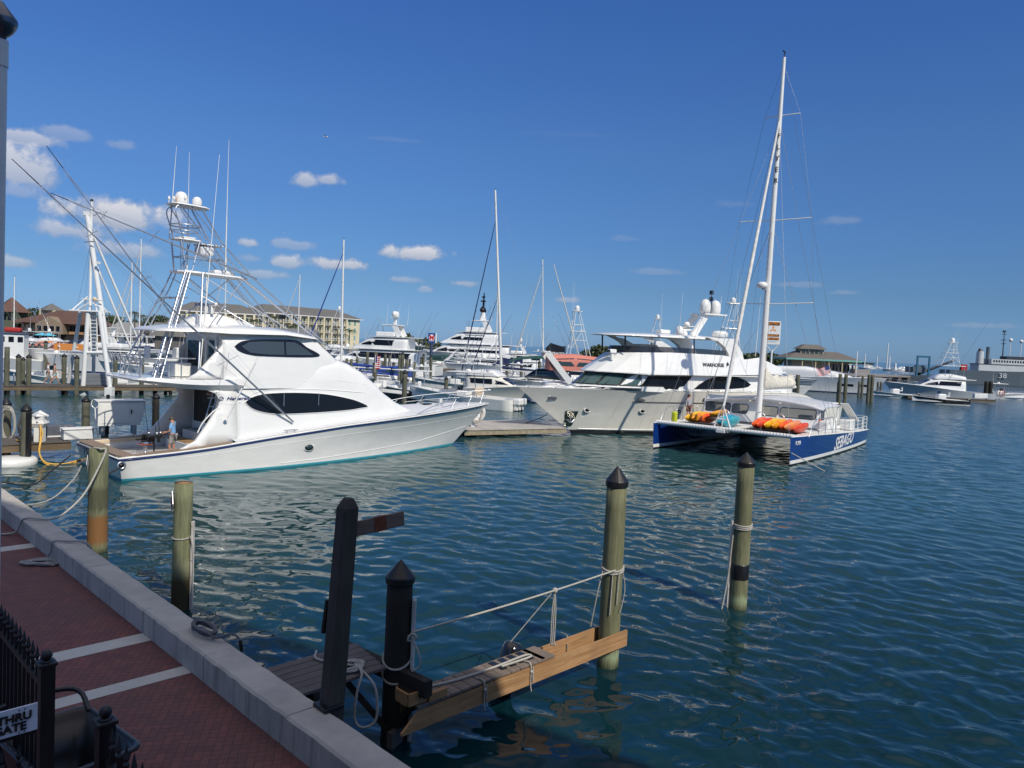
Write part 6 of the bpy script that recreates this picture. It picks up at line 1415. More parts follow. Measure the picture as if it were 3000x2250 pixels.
# floating dock by the bows of the two yachts
f0, f1 = at(1362, 1262, .45), at(1660, 1256, .45)
fd = dock(f0, f1, 5.2, .5, 'concrete topped floating dock between the sportfishing yacht bow and the motor yacht', m=CONC, th=.3, sm=mat('pontoon_edge', (.36, .30, .20), .8, var=.4, vscale=4), step=30)
q = at(1397, 1222, 2.0); c = at(1385, 1252, .5)
o = empty('life_ring_stand', c, 0, 'white ring buoy and coiled hose on a short post at the floating dock', 'life ring')
MB().box((0, .4, .7), (.25, .25, 1.4)).build('post', WHITE, o); MB().tube([(.25+.42*math.cos(a), .3, .95+.5*math.sin(a)) for a in np.linspace(0, 6.3, 20)], .13, 8).build('ring', mat('ring_white', (.66, .62, .58), .6), o); MB().tube([(.2+.30*math.cos(a), .15, .75+.45*math.sin(a)) for a in np.linspace(0, 6.3, 20)], .06, 7).build('hose_coil', ROPE, o)
rope([at(1650, 1168, 1.9), at(1600, 1215, .9), at(1540, 1240, .52)], .03, MAT['black_line'], 'dark bow line from the motor yacht to the floating dock')
# ---------------------------------------------------------------- fleet: parametric boats
def berth(name, px, py, ang, L, label, cat='boat', group=None, pos=None):
    c = pos if pos is not None else at(px, py, 0); a = R(ang); d = Vector((math.cos(a), math.sin(a), 0))
    return empty(name, Vector((c.x, c.y, 0))-d*L/2, a, label, cat, group)
BLKH = mat('black_hull', (.014, .015, .02), .18, coat=.5); SKYH = mat('pale_blue_hull', (.30, .42, .46), .25, coat=.4, var=.1); SEAH = mat('teal_hull', (.10, .24, .27), .22, coat=.4, var=.1)
GRYH = mat('light_grey_hull', (.46, .48, .50), .25, coat=.4, var=.06); STRP = mat('boot_blue', (.02, .04, .14), .4)
def rows_of_glass(B, hs, x0, x1, z0, z1, n=1, gap=.12, m=GLASS, slant=.0, name='window'):
    w = (x1-x0-gap*(n-1))/n
    for i in range(n):
        a = x0+i*(w+gap); side_panel(B, name, [(a, z0), (a+w, z0), (a+w-slant, z1), (a-(slant if i else -slant*.0), z1)], hs.y, m, off=.015, step=.6)
def outboard(B, x, y, z, m=WHITE, s=1.0):
    o = MB().box((x-.30*s, y, z+.45*s), (.62*s, .42*s, .55*s), bev=.12*s).box((x-.22*s, y, z+.05*s), (.30*s, .22*s, .6*s), bev=.05*s).build('outboard', m, B)
    MB().box((x-.22*s, y, z-.35*s), (.16*s, .08*s, .6*s)).build('lower_leg', BLACKP, o)
def tower(B, x, z, h, w=.9, top=True, m=GEL, dm=1):
    mb = MB()
    for sy in (-1, 1):
        for x0, x1 in ((x-1.1, x-.3), (x+2.2, x+.3)): mb.tube([(x0, sy*w*1.5, z), (x1, sy*w*.6, z+h)], .05, 5)
        mb.tube([(x-1.0, sy*w*1.4, z+h*.15), (x+1.0, sy*w, z+h*.6)], .035, 5)
    for k in (.35, .7): mb.tube([(x-1.1+.8*k, -w*(1.5-.9*k), z+h*k), (x-1.1+.8*k, w*(1.5-.9*k), z+h*k), (x+2.2-1.9*k, w*(1.5-.9*k), z+h*k), (x+2.2-1.9*k, -w*(1.5-.9*k), z+h*k), (x-1.1+.8*k, -w*(1.5-.9*k), z+h*k)], .035, 5)
    mb.build('tower_frame', m, B)
    MB().box((x+.2, 0, z+h*.55), (2.3, w*2.0, .08), bev=.03).build('tower_sunshade', m, B); MB().box((x, 0, z+h), (1.5, w*1.5, .08), bev=.03).build('tower_top', m, B)
    if dm: dome(B, (x, 0, z+h+.08), .38, .85)
    for sy in (-1, 1): whip(B, (x-.6, sy*w*.6, z+h*.55), (x-.7, sy*w*.7, z+h*.55+h*1.1), .03)
def riggers(B, x, z, L, y, m=ALU):
    for sy in (-1, 1): MB().tube([(x, sy*y, z), (x-L*.45, sy*(y+1.2), z+L*.9)], [.045, .015], 5).build('outrigger', m, B)
def sportfish(px, py, ang, L, label, hm=GEL, tow=0, dark=True, rig=True, boot=STRP, canvas=None, group=None, pos=None, win=None):
    B = berth('sportfishing_boat', px, py, ang, L, label, 'sportfishing boat', group, pos); k = L/16.0; b = L*.30
    H = Hull(L*.9, b, [(0, 1.0*k), (.4, 1.25*k), (1, 2.1*k)], rake=L*.10, chine=.9, full=.42, entry=1.9, boot=.14, flare=1.9, n=16); H.build(B, [hm, boot, BOTT], deck=DECKW, open_from=L*.25)
    x0 = L*.27; hs = House([(x0, 3.0*k), (L*.5, 3.05*k), (L*.58, 2.85*k), (L*.70, 1.75*k)], [(x0, .9*k), (L*.7, 1.5*k)], [(x0, b*.40), (L*.52, b*.38), (L*.7, b*.22)], n=5, tumble=.04); hs.build(B, 'deckhouse', hm if hm is GEL2 else GEL, step=.6)
    if win is None: win = [(x0+.5*k, 2.62*k), (L*.50, 2.62*k), (L*.60, 2.25*k), (L*.645, 1.95*k), (x0+.8*k, 1.95*k)]
    side_panel(B, 'cabin_window', win, hs.y, GLASS if dark else GLASS2, off=.02, step=.6)
    hs.front(B, 'windscreen', GLASS, L*.585, L*.675, -.8, .8)
    fb = House([(x0, 3.55*k), (L*.40, 3.85*k), (L*.5, 3.75*k), (L*.56, 3.05*k)], [(x0, 2.95*k), (L*.56, 2.95*k)], [(x0, b*.36), (L*.56, b*.30)], n=3.5); fb.build(B, 'flybridge', GEL, step=.6)
    MB().box((x0-.7*k, 0, 3.0*k), (1.6*k, b*.72, .12)).build('overhang', GEL, B)
    ht = MB().box((L*.38, 0, 5.1*k), (3.4*k, b*.62, .12*k), bev=.05).build('hardtop', canvas or GEL, B)
    mb = MB()
    for sx in (L*.29, L*.46):
        for sy in (-1, 1): mb.tube([(sx, sy*b*.3, 3.3*k), (sx-.1, sy*b*.28, 5.1*k)], .04, 5)
    mb.build('hardtop_post', ALU, B)
    if canvas: MB().box((L*.38, 0, 4.45*k), (2.6*k, b*.56, 1.0*k), bev=.1).build('enclosure', GLASS2, B)
    for sy in (-1, 1):
        P = [H.pt(t, H.sh(t), sy)+Vector((0, -sy*.1, 0)) for t in (.62, .75, .88, 1.0)]; rail_run(B, P, .65, wires=1, name='bow_rail')
    if tow: tower(B, L*.38, 5.15*k, tow)
    if rig: riggers(B, L*.42, 3.2*k, L*.62, b*.36)
    if not tow: whip(B, (L*.34, b*.2, 5.1*k), (L*.33, b*.22, 8.6*k), .03); dome(B, (L*.38, 0, 5.2*k), .3, .6)
    return B
def motoryacht(px, py, ang, L, label, hm=GEL, decks=2, mast='white', group=None, pos=None, sheer=None, gl=GLASS, domes=2):
    B = berth('motor_yacht', px, py, ang, L, label, 'yacht', group, pos); k = L/26.0; b = L*.24
    H = Hull(L*.88, b, sheer or [(0, 1.9*k), (.3, 2.3*k), (1, 3.3*k)], rake=L*.12, chine=.9, full=.45, entry=2, boot=.2, boot0=.05, flare=1.8, n=18); H.build(B, [hm, STRP, BOTT], deck=DECKW)
    z = 2.2*k; x0, x1 = L*.12, L*.66; fl = L*.10
    for i in range(decks):
        h = 2.25*k; w = b*(.42-.05*i)
        hs = House([(x0, z+h), (x1-fl*1.1, z+h), (x1-fl*.6, z+h*.86), (x1+fl*.7, z+.1*k)], [(x0, z-.6*k if i == 0 else z), (x1+fl*.7, z-.3*k if i == 0 else z)], [(x0, w), (x1-fl, w*.98), (x1+fl*.7, w*.45)], n=6, tumble=.02); hs.build(B, 'deckhouse', GEL, step=1.0)
        side_panel(B, 'window_band', [(x0+(1.5+i)*k, z+h*.78), (x1-fl*1.2, z+h*.78), (x1-fl*.2, z+h*.45), (x1-fl*.1, z+h*.34), (x0+(1.9+i)*k, z+h*.34)], hs.y, gl, off=.02, step=.9)
        hs.front(B, 'windscreen', gl, x1-fl*.5, x1+fl*.25, -.85, .85)
        z += h; MB().slab([(x0-1.6*k, -w*.95), (x1-fl*1.2, -w*1.02), (x1-fl*.4, -w*.7), (x1-fl*.4, w*.7), (x1-fl*1.2, w*1.02), (x0-1.6*k, w*.95)], z, z+.12*k).build('deck_overhang', GEL, B)
        x0 += 2.2*k; x1 -= 2.6*k
    MB().box(((x0+x1)/2, 0, z+.55*k), ((x1-x0)*.8, b*.6, .8*k), bev=.2).build('flybridge_coaming', GEL, B)
    MB().box(((x0+x1)/2-k, 0, z+2.2*k), ((x1-x0)*.75, b*.55, .16*k), bev=.06).build('hardtop', GEL, B)
    for sy in (-1, 1): MB().beam(((x0+x1)/2-2.6*k, sy*b*.24, z+.2*k), ((x0+x1)/2-1.6*k, sy*b*.24, z+2.2*k), .3*k, .9*k).build('radar_arch', GEL, B); MB().tube([((x0+x1)/2+1.6*k, sy*b*.22, z+.6*k), ((x0+x1)/2+1.5*k, sy*b*.22, z+2.2*k)], .06, 6).build('hardtop_post', ALU, B)
    xm, zm = (x0+x1)/2-1.2*k, z+2.3*k
    if mast == 'black':
        MB().tube([(xm, 0, zm), (xm, 0, zm+1.5*k)], [.7*k, .4*k], 10).build('mast_base', GEL, B)
        o = MB().tube([(xm, 0, zm+1.2*k), (xm-.1, 0, zm+5.2*k)], [.28*k, .10*k], 8).box((xm, 0, zm+2.4*k), (.5*k, 3.2*k, .14*k)).box((xm, .3*k, zm+3.6*k), (.9*k, .8*k, .25*k)).box((xm, 0, zm+4.4*k), (.6*k, .6*k, .25*k)).build('mast', BLACKP, B)
        for sy in (-1, 1): MB().ball((xm, sy*1.25*k, zm+1.9*k), .5*k, 10).build('radar_ball', BLACKP, o)
    else:
        MB().box((xm, 0, zm+.7*k), (.6*k, .5*k, 1.4*k), bev=.1).box((xm, 0, zm+1.4*k), (1.2*k, 1.9*k, .1*k)).build('mast', GEL, B)
        for sy in ((-1, 1)[:domes]): dome(B, (xm, sy*.65*k, zm+1.5*k), .42*k, .95*k)
    for sx, sy in ((xm-1, 1), (xm+2, -1), (xm-2, -.6)): whip(B, (sx, sy*b*.2, zm), (sx-.2, sy*b*.2, zm+4.2*k), .03)
    for sy in (-1, 1): rail_run(B, [H.pt(t, H.sh(t), sy)+Vector((0, -sy*.12, 0)) for t in (.55, .68, .8, .9, 1.0)], .8, wires=1, name='bow_rail')
    return B
def console(px, py, ang, L, label, hm=GEL, top=WHITE, n=2, om=WHITE, seats=0, group=None, pos=None, zt=2.35, cabin=False, boot=WHITE):
    B = berth('centre_console_boat', px, py, ang, L, label, 'centre console', group, pos); k = L/9.0; b = 2.9*k**.6
    H = Hull(L*.93, b, [(0, .75*k), (.5, .85*k), (1, 1.25*k)], rake=L*.08, chine=.86, full=.45, entry=1.8, boot=.12, flare=1.6, n=16); H.build(B, [hm, boot, BOTT])
    rows = []
    for t in np.linspace(.04, 1, 14): e = H.pt(t, H.sh(t)); q = max(0, e.y-.22); rows.append([(e.x, -e.y, e.z), (e.x, -e.y, e.z+.05), (e.x, -q, e.z+.05), (e.x, -q*.98, .35), (e.x, q*.98, .35), (e.x, q, e.z+.05), (e.x, e.y, e.z+.05), (e.x, e.y, e.z)])
    mb = MB(); mb.loft([[Vector(p) for p in r_] for r_ in rows], smooth=False, ends=True); mb.build('deck_liner', WHITE, B)
    MB().box((L*.48, 0, .95), (1.2, 1.1, 1.2), bev=.12).build('console', WHITE, B); MB().box((L*.52, 0, 1.75), (.06, 1.0, .5), ry=R(-20)).build('windscreen', GLASS2, B)
    if cabin: MB().box((L*.70, 0, .95), (L*.3, b*.62, .75), bev=.25).build('cuddy', WHITE, B)
    for i in range(max(1, seats)): MB().box((L*.36, (i-(max(1, seats)-1)/2)*.62, 1.25), (.5, .52, .12), bev=.05).box((L*.36-.22, (i-(max(1, seats)-1)/2)*.62, 1.55), (.14, .52, .65), bev=.06).build('seat', CREAM if seats else WHITE, B)
    if top:
        MB().box((L*.43, 0, zt), (2.9*k, 2.0*k, .09), bev=.04).build('t_top', top, B)
        for sx in (-.9, 1.0):
            for sy in (-1, 1): MB().tube([(L*.43+sx*k, sy*.55, .5), (L*.43+sx*k*.8, sy*.8*k, zt)], .035, 6).build('t_top_leg', ALU, B)
        MB().lathe([(.25, zt+.05), (.28, zt+.12), (.22, zt+.25), (.1, zt+.3)], (L*.45, 0, 0), 12).build('radar_dome', WHITE, B)
        whip(B, (L*.38, .6, zt), (L*.37, .65, zt+2.6), .02)
        for i in range(4): MB().tube([(L*.30, -.75+i*.5, zt-.1), (L*.29, -.75+i*.5, zt+.45)], .03, 5).build('rod_holder', ALU, B)
    for i in range(n): outboard(B, 0, (i-(n-1)/2)*.62, .35, om, 1.0*k**.5)
    P = [H.pt(t, H.sh(t), 1)+Vector((0, -.08, 0)) for t in (.6, .75, .9, 1)]+[H.pt(t, H.sh(t), -1)+Vector((0, .08, 0)) for t in (.9, .75, .6)]; rail_run(B, P, .3, wires=0, name='bow_rail')
    return B
def express(px, py, ang, L, label, hm=GEL, canvas=NAVY, arch=True, group=None, pos=None, fly=False, stripe=None, zc=None):
    B = berth('cabin_cruiser', px, py, ang, L, label, 'cruiser', group, pos); k = L/12.0; b = L*.31
    H = Hull(L*.9, b, [(0, 1.15*k), (.5, 1.4*k), (1, 1.75*k)], rake=L*.1, chine=.88, full=.45, entry=1.9, boot=.14, flare=1.6, n=16); H.build(B, [hm, stripe or STRP, BOTT], deck=DECKW)
    hs = House([(L*.1, 1.75*k), (L*.35, 2.0*k), (L*.62, 2.0*k), (L*.85, 1.6*k)], [(L*.1, 1.0*k), (L*.85, 1.4*k)], [(L*.1, b*.42), (L*.6, b*.38), (L*.85, b*.12)], n=4); hs.build(B, 'cabin_trunk', hm if hm is GEL else GEL, step=.6)
    side_panel(B, 'port_window', [(L*.42, 1.82*k), (L*.60, 1.82*k), (L*.66, 1.62*k), (L*.40, 1.62*k)], hs.y, GLASS, off=.02, step=.6)
    z = (zc or 2.0)*k; en = House([(L*.12, z+1.15*k), (L*.3, z+1.3*k), (L*.5, z+1.1*k), (L*.62, z+.05)], [(L*.12, z-.2), (L*.62, z-.1)], [(L*.12, b*.38), (L*.62, b*.30)], n=4)
    en.build(B, 'canopy', canvas, step=.6)
    side_panel(B, 'canopy_window', [(L*.17, z+.85*k), (L*.30, z+.95*k), (L*.30, z+.25*k), (L*.17, z+.25*k)], en.y, GLASS2, off=.02, step=.6)
    side_panel(B, 'canopy_window', [(L*.32, z+.95*k), (L*.47, z+.85*k), (L*.54, z+.3*k), (L*.32, z+.25*k)], en.y, GLASS2, off=.02, step=.6)
    if arch:
        for sy in (-1, 1): MB().beam((L*.30, sy*b*.44, 1.5*k), (L*.10, sy*b*.40, z+1.35*k), .16, .5*k).build('radar_arch', GEL, B)
        MB().box((L*.10, 0, z+1.4*k), (.6*k, b*.85, .14)).build('arch_top', GEL, B)
    whip(B, (L*.1, b*.3, z+1.4*k), (L*.06, b*.33, z+4.4*k), .025)
    for sy in (-1, 1): rail_run(B, [H.pt(t, H.sh(t), sy)+Vector((0, -sy*.1, 0)) for t in (.5, .62, .75, .88, 1.0)], .6, wires=1, name='bow_rail')
    return B
RW = mat('rigging_wire_grey', (.30, .32, .35), .5)
def sailboat(px, py, ang, L, label, mh, hm=GEL, cover=BLUEC, jib=SAIL, lean=0.0, group=None, pos=None, stays=True, mr=.10, jibt=.92):
    B = berth('sailing_boat', px, py, ang, L, label, 'sailboat', group, pos); b = L*.27
    H = Hull(L*.88, b, [(0, 1.0), (.5, 1.05), (1, 1.35)], rake=L*.09, chine=.8, full=.5, entry=1.5, stern=.7, boot=.14, flare=1.2, n=14); H.build(B, [hm, STRP, BOTT], deck=DECKW)
    hs = House([(L*.25, 1.5), (L*.5, 1.65), (L*.68, 1.3)], [(L*.25, 1.0), (L*.68, 1.1)], [(L*.25, b*.3), (L*.68, b*.2)], n=4); hs.build(B, 'coachroof', GEL, step=.8)
    side_panel(B, 'cabin_window', [(L*.3, 1.45), (L*.55, 1.5), (L*.58, 1.3), (L*.3, 1.28)], hs.y, GLASS, off=.02, step=.8)
    x = L*.56; m0, m1 = Vector((x, 0, 1.3)), Vector((x-lean*mh, 0, mh))
    ms = MB().tube([m0, m1], [mr*1.15, mr*.75], 8).build('mast', WHITE, B); f = lambda z: m0.lerp(m1, (z-1.3)/(mh-1.3))
    for q in (.45, .72): MB().tube([f(mh*q)+Vector((0, -.85, .05)), f(mh*q), f(mh*q)+Vector((0, .85, .05))], .025, 5).build('spreader', WHITE, ms)
    MB().tube([f(mh), f(mh)+Vector((0, 0, .35))], .02, 5).build('wind_vane', BLACKP, ms)
    MB().tube([f(2.6), (L*.14, 0, 2.5)], .07, 7).build('boom', WHITE, B)
    MB().tube([f(2.95), (L*.35, 0, 2.78), (L*.16, 0, 2.68)], [.19, .15, .08], 8).build('sail_cover', cover, B)
    if jib: MB().tube([Vector((L*.93, 0, 1.5)), Vector((L*.93, 0, 1.9)), f(mh*jibt).lerp(Vector((L*.93, 0, 1.5)), .12), f(mh*jibt)], [.03, .10, .06, .03], 6).build('furled_headsail', jib, B)
    if stays:
        sm_ = MB()
        for sy in (-1, 1): sm_.tube([f(mh*.98), f(mh*.72)+Vector((0, sy*.85, .05)), f(mh*.45)+Vector((0, sy*.85, .05)), (x-.3, sy*b*.42, 1.1)], .012, 4)
        sm_.tube([f(mh), (0.1, 0, 1.1)], .012, 4); sm_.tube([f(mh*.97), (L*.95, 0, 1.4)], .012, 4); sm_.build('rigging', RW, B)
    return B
def mastfit(px, pyb, pyt, Y): return dep(px, pyt, Y).z
# -- middle distance, between the two big yachts
sportfish(1478, 1172, -22, 13.5, 'white convertible sportfishing boat with black wraparound windscreen, bow pointing right, behind the floating dock', hm=GEL2, pos=dep(1452, 1150, 86), rig=False, boot=STRP)
b = console(1290, 1210, 155, 11.5, 'white centre console with cream seats and triple white outboards right of the pilings', n=3, seats=3, pos=dep(1352, 1190, 73), zt=3.3, om=WHITE)
console(1180, 1192, 148, 11.0, 'teal hulled centre console with grey hardtop just beyond the foredeck of the big sportfishing yacht', hm=SEAH, pos=dep(1188, 1170, 80), n=2, zt=2.95, cabin=True, boot=SEAH)
console(1085, 1165, 150, 9.5, 'low dark hulled runabout with pale deck tucked behind the cabin slope of the big yacht', hm=BLKH, top=None, pos=dep(1090, 1165, 78), n=1, om=BLACKP, boot=BLKH)
console(1300, 1240, 170, 7.5, 'low boat with dark navy side panel and white frame beside the yacht bow rail', hm=mat('slate_hull', (.03, .05, .08), .3), top=None, pos=dep(1240, 1225, 56), n=2, boot=BLKH)
tb_ = console(1345, 1120, 172, 10.5, 'pale grey open boat with tubular half tower and cream cushions behind the centre consoles', hm=SKYH, pos=dep(1330, 1105, 95), zt=3.5, seats=3); tower(tb_, 4.3, 3.5, 1.9, w=.8, dm=0); riggers(tb_, 4.3, 3.2, 9, .9)
console(1440, 1102, 185, 9.5, 'cream centre console with T top among the pilings left of the motor yacht bow', hm=GEL2, pos=dep(1508, 1100, 118), n=2, seats=2, zt=3.2)
express(1690, 1130, 5, 15, 'white cruiser with coral pink canvas canopy behind the motor yacht foredeck', canvas=PINKC, pos=dep(1752, 1122, 84), zc=3.0)
mb = MB()
sp = sportfish(1720, 1085, 8, 15, 'white sportfishing boat with tall white tower and four whip antennas beyond the coral canopy', tow=7.0, pos=dep(1715, 1085, 122), rig=True)
o = empty('green_awning', dep(1575, 1052, 100), R(-6), 'dark green boat awning stretched over a covered sailboat left of the coral canopy', 'awning')
mb = MB(); mb.loft([[Vector((x, y*(1.0), z-.35*abs(y)/1.7)) for y in (-1.8, 0, 1.8)] for x, z in ((-3.6, -.2), (-2.2, .25), (0, .45), (2.6, .35), (4.6, -.2))], ends=False); mb.build('canvas', GREENC, o)
for x in (-3, 0, 3.5): MB().tube([(x, -1.5, -2.2), (x, -1.5, 0)], .04, 5).build('pole', ALU, o)
express(1580, 1105, 176, 12, 'pale grey sailless hull under the green awning with black side curtains', hm=GRYH, canvas=BLKH, arch=False, pos=dep(1570, 1100, 101))
t = lambda px, py, Y: dep(px, py, Y)
sailboat(1535, 1060, 178, 15, 'large sailboat with the very tall white mast right of the blue fuel sign', t(1566, 562, 105).z, pos=dep(1490, 1085, 105), lean=-.075, cover=NAVY, jib=NAVY, mr=.17, jibt=.86)
sailboat(1478, 1055, 180, 11, 'smaller sailboat whose mast stands behind the long dark furled headsail', t(1478, 855, 130).z, pos=dep(1465, 1062, 130), lean=-.02, cover=NAVY, jib=NAVY)
sb = sailboat(1625, 1060, 182, 14, 'sailboat with three pale furled sails left of the white tower', t(1641, 762, 118).z, pos=dep(1610, 1062, 118), lean=-.05, cover=SAIL, jib=SAIL)
MB().tube([(1.6, 0, 2.0), (7.1, 0, t(1641, 775, 118).z)], [.10, .06], 6).build('furled_staysail', SAIL, sb)
o = empty('black_banner', dep(1618, 1024, 116), 0, 'black cloth banner with white letters strung between sailboat masts', 'banner')
mb = MB(); mb.loft([[Vector((x, .05*math.sin(x*3), z0)), Vector((x, .05*math.sin(x*3+1), z1))] for x, z0, z1 in ((-1.0, -1.2, .2), (-.3, -1.0, 1.0), (.6, -.9, .75), (1.4, -.6, .55), (2.0, -.4, .6))], ends=False); mb.build('cloth', BLKH, o)
text('SEBAGO', .55, mat('white_letters', (.85, .85, .85)), 'lettering', o, loc=(-.35, -.09, -.75), rot=axes((1, 0, 0), (0, 0, 1)), xs=1.05, bold=.01)
motoryacht(1480, 1050, 178, 17, 'white flybridge yacht with navy canvas side curtains left of the tall mast', pos=dep(1480, 1052, 150), decks=2)
MB().box((7.5, 2.15, 3.0), (5, .06, .9)).build('side_curtain', NAVY, D.objects['motor_yacht.001'])
motoryacht(1345, 1055, 176, 34, 'largest white motor yacht with the black mast and black radar balls', hm=GRYH, pos=dep(1340, 1060, 190), decks=2, mast='black')
sportfish(1410, 1045, 182, 17, 'white sportfishing boat with one dome just right of the black masted yacht', pos=dep(1412, 1045, 165), rig=True)
motoryacht(1075, 1055, 170, 25, 'white three level motor yacht with dark window bands above the crowded pilings', pos=dep(1085, 1062, 135), decks=2)
sportfish(1003, 1072, 262, 14, 'white sportfishing boat seen bow on with brown windscreen beside the blue furled sail', pos=dep(1005, 1068, 118), rig=False)
sportfish(1195, 1045, 175, 16, 'white sportfishing boat with grey awning left of the blue fuel sign', pos=dep(1190, 1045, 160), canvas=GRYH, rig=True)
sportfish(965, 1030, 175, 18, 'white tower sportfishing boat in front of the end wall of the cream hotel', tow=7.0, pos=dep(965, 1028, 190), rig=True)
sailboat(1058, 1080, 184, 14, 'sailboat with bright blue furled headsail behind the cabin slope of the big yacht', t(1062, 705, 92).z, pos=dep(1020, 1090, 92), lean=-.012, cover=BLUEC, jib=BLUEC, mr=.12)
sailboat(897, 1010, 184, 14, 'sailboat with white mast and pale furled jib in front of the hotel balconies', t(896, 805, 150).z, pos=dep(885, 1020, 150), lean=0, cover=NAVY, jib=SAIL, jibt=.97)
express(1135, 1100, 180, 10, 'runabout with bright blue canvas top among the pilings', canvas=BLUEC, arch=False, pos=dep(1125, 1092, 98))
express(1065, 1098, 186, 9, 'white cruiser with small blue cover left of the striped flag', canvas=BLUEC, arch=False, pos=dep(1062, 1090, 104))
console(1275, 1105, 182, 8.5, 'pale open boat lying behind the tubular half tower', hm=SKYH, pos=dep(1225, 1085, 112))
# rows of far boats before the shore
FAR = [('e', 720, 1010, 150, 'white cruiser with navy canopy just right of the big yacht windscreen', NAVY), ('s', 760, 1005, 165, 'white sportfishing boat partly hidden behind the yacht cabin roof', None), ('e', 835, 1005, 170, 'white cruiser moored beneath the hotel palms', GREENC), ('e', 1150, 1020, 200, 'small white cruiser beyond the three level yacht', BLUEC),
       ('s', 860, 1015, 140, 'white sportfishing boat below the hotel balconies', None), ('e', 920, 1022, 150, 'white cruiser with dark canopy below the hotel', NAVY), ('s', 1240, 1025, 205, 'distant white sportfishing boat right behind the blue fuel sign', None),
  ('s', 1130, 1010, 230, 'far sportfishing boat above the right end of the three level yacht', None), ('s', 1215, 1018, 240, 'far sportfishing boat second left of the blue fuel sign', None), ('s', 690, 1000, 190, 'sportfishing boat showing above the big yacht hardtop', None), ('s', 800, 1012, 175, 'sportfishing boat beneath the pair of palms', None), ('e', 985, 1020, 210, 'cruiser below the green shutters of the hotel', NAVY), ('s', 1395, 1025, 230, 'far sportfishing boat right of the black mast', None), ('s', 1560, 1030, 240, 'far sportfishing boat right of the very tall mast', None), ('e', 1270, 1030, 170, 'cruiser at the foot of the blue fuel sign', GREENC), ('s', 1040, 1020, 165, 'sportfishing boat left of the three level yacht bow', None)]
for k, px, py, Y, lab, cv in FAR:
    (express if k == 'e' else sportfish)(px, py, random.choice((174, 182, 5)), 12 if k == 'e' else 14, lab, canvas=cv, pos=dep(px, py, Y))
# -- left side
motoryacht(245, 1085, 178, 19, 'large white yacht with long dark windows and orange banner behind the pipe tower', pos=dep(262, 1080, 101), decks=1, mast='none', domes=0, sheer=[(0, 2.6), (1, 2.7)])
o = MB().box((0, 0, 0), (3.7, .05, .85)).build('orange_banner', mat('orange_cloth', (.70, .26, .06), .7), loc=dep(201, 1017, 96), label='long orange banner hung on the rail of the large white yacht', cat='banner')
for x in (-1.2, 1.0): MB().lathe([(.25, -.02), (.02, .25)], (x, -.04, 0), 3, axis='Y').build('white_motif', WHITE, o)
console(135, 1125, 176, 10, 'open white boat with its bow pointing left behind the walking couple', hm=SKYH, pos=dep(150, 1120, 75), zt=3.2, n=2)
console(395, 1118, 10, 10.5, 'white centre console with flat grey top behind the small white cabinet', hm=GEL, pos=dep(385, 1116, 76), zt=3.1, n=2, seats=2, top=GRYH)
express(425, 1085, 172, 13, 'dark cabined cruiser with grey canvas roof and blue stripe left of the tower legs', canvas=mat('grey_canvas', (.27, .29, .31), .8), pos=dep(432, 1075, 93), arch=False, stripe=BLUEC)
o = berth('pilot_cabin_boat', 0, 0, 200, 9, 'white pilot cabin workboat at the left edge with red bundle on its roof', 'workboat', pos=dep(10, 1085, 98))
H = Hull(8.5, 3, [(0, 1.2), (1, 1.9)], rake=.8, n=14); H.build(o, [GRYH, WHITE, BOTT], deck=DECKW)
MB().box((3.6, 0, 3.0), (3.2, 2.5, 3.2), bev=.1).build('wheelhouse', WHITE, o); MB().box((3.6, 0, 4.7), (3.6, 2.9, .14)).build('roof', mat('slate_roof', (.09, .11, .15), .6), o); MB().box((3.4, .2, 5.1), (1.8, 1.4, .6), bev=.2).build('red_bundle', REDC, o)
for x in (2.4, 3.4, 4.4):
    for y in (-1.26, 1.26): MB().box((x, y, 3.9), (.6, .03, .7), bev=.01).build('window', GLASS, o)
LEFT = [('e', 40, 1012, 120, 'white cruiser with red canvas near the left edge', REDC), ('e', 95, 1020, 118, 'white cruiser with coral striped canopy among the far left pilings', PINKC), ('s', 60, 1000, 150, 'white sportfishing boat below the pyramid roofed tower', None), ('e', 120, 1010, 140, 'cruiser with orange canopy beside the grey netted hull', mat('orange_canvas', (.62, .20, .08), .8)),
    ('s', 170, 1000, 160, 'white sportfishing boat in front of the tan gable building', None), ('e', 350, 1010, 130, 'white cruiser right of the pipe tower leg', NAVY), ('s', 400, 1008, 145, 'white sportfishing boat in front of the porch building', None), ('e', 445, 1018, 120, 'white cruiser with navy cover below the thin masts', NAVY), ('e', 330, 998, 165, 'small white cruiser before the porch posts', BLUEC), ('s', 480, 1005, 150, 'white sportfishing boat left of the boathouse', None), ('e', 215, 1000, 170, 'white cruiser with dark roof beneath the brown roof edge', NAVY), ('e', 20, 1000, 165, 'white cruiser furthest left under the bare masts', BLUEC)]
for k, px, py, Y, lab, cv in LEFT:
    (express if k == 'e' else sportfish)(px, py, random.choice((170, 184, 2, 12)), 11 if k == 'e' else 14, lab, canvas=cv, pos=dep(px, py, Y))
for px, pt_, pb, Y, lab, cv in ((22, 797, 1000, 140, 'sailboat whose mast stands furthest left against the sky', REDC), (66, 812, 1000, 150, 'sailboat with a thin mast above the brown roofed building', BLUEC), (410, 770, 1010, 125, 'sailboat with shorter mast between the crossed outrigger wires', NAVY), (434, 700, 1010, 135, 'sailboat with tall thin mast left of the tuna tower legs', NAVY), (625, 800, 1000, 170, 'sailboat with stout white mast seen through the tuna tower', SAIL), (682, 755, 1000, 160, 'sailboat with mast and small radar right of the tuna tower', NAVY), (8, 850, 1000, 150, 'sailboat with its mast cut by the lamp post', GREENC)):
    sailboat(px, pb, 184, 11.5, lab, t(px, pt_, Y).z, pos=dep(px-15, pb, Y), cover=cv, jib=None if px in (66, 8) else SAIL, mr=.16 if px == 625 else .11)
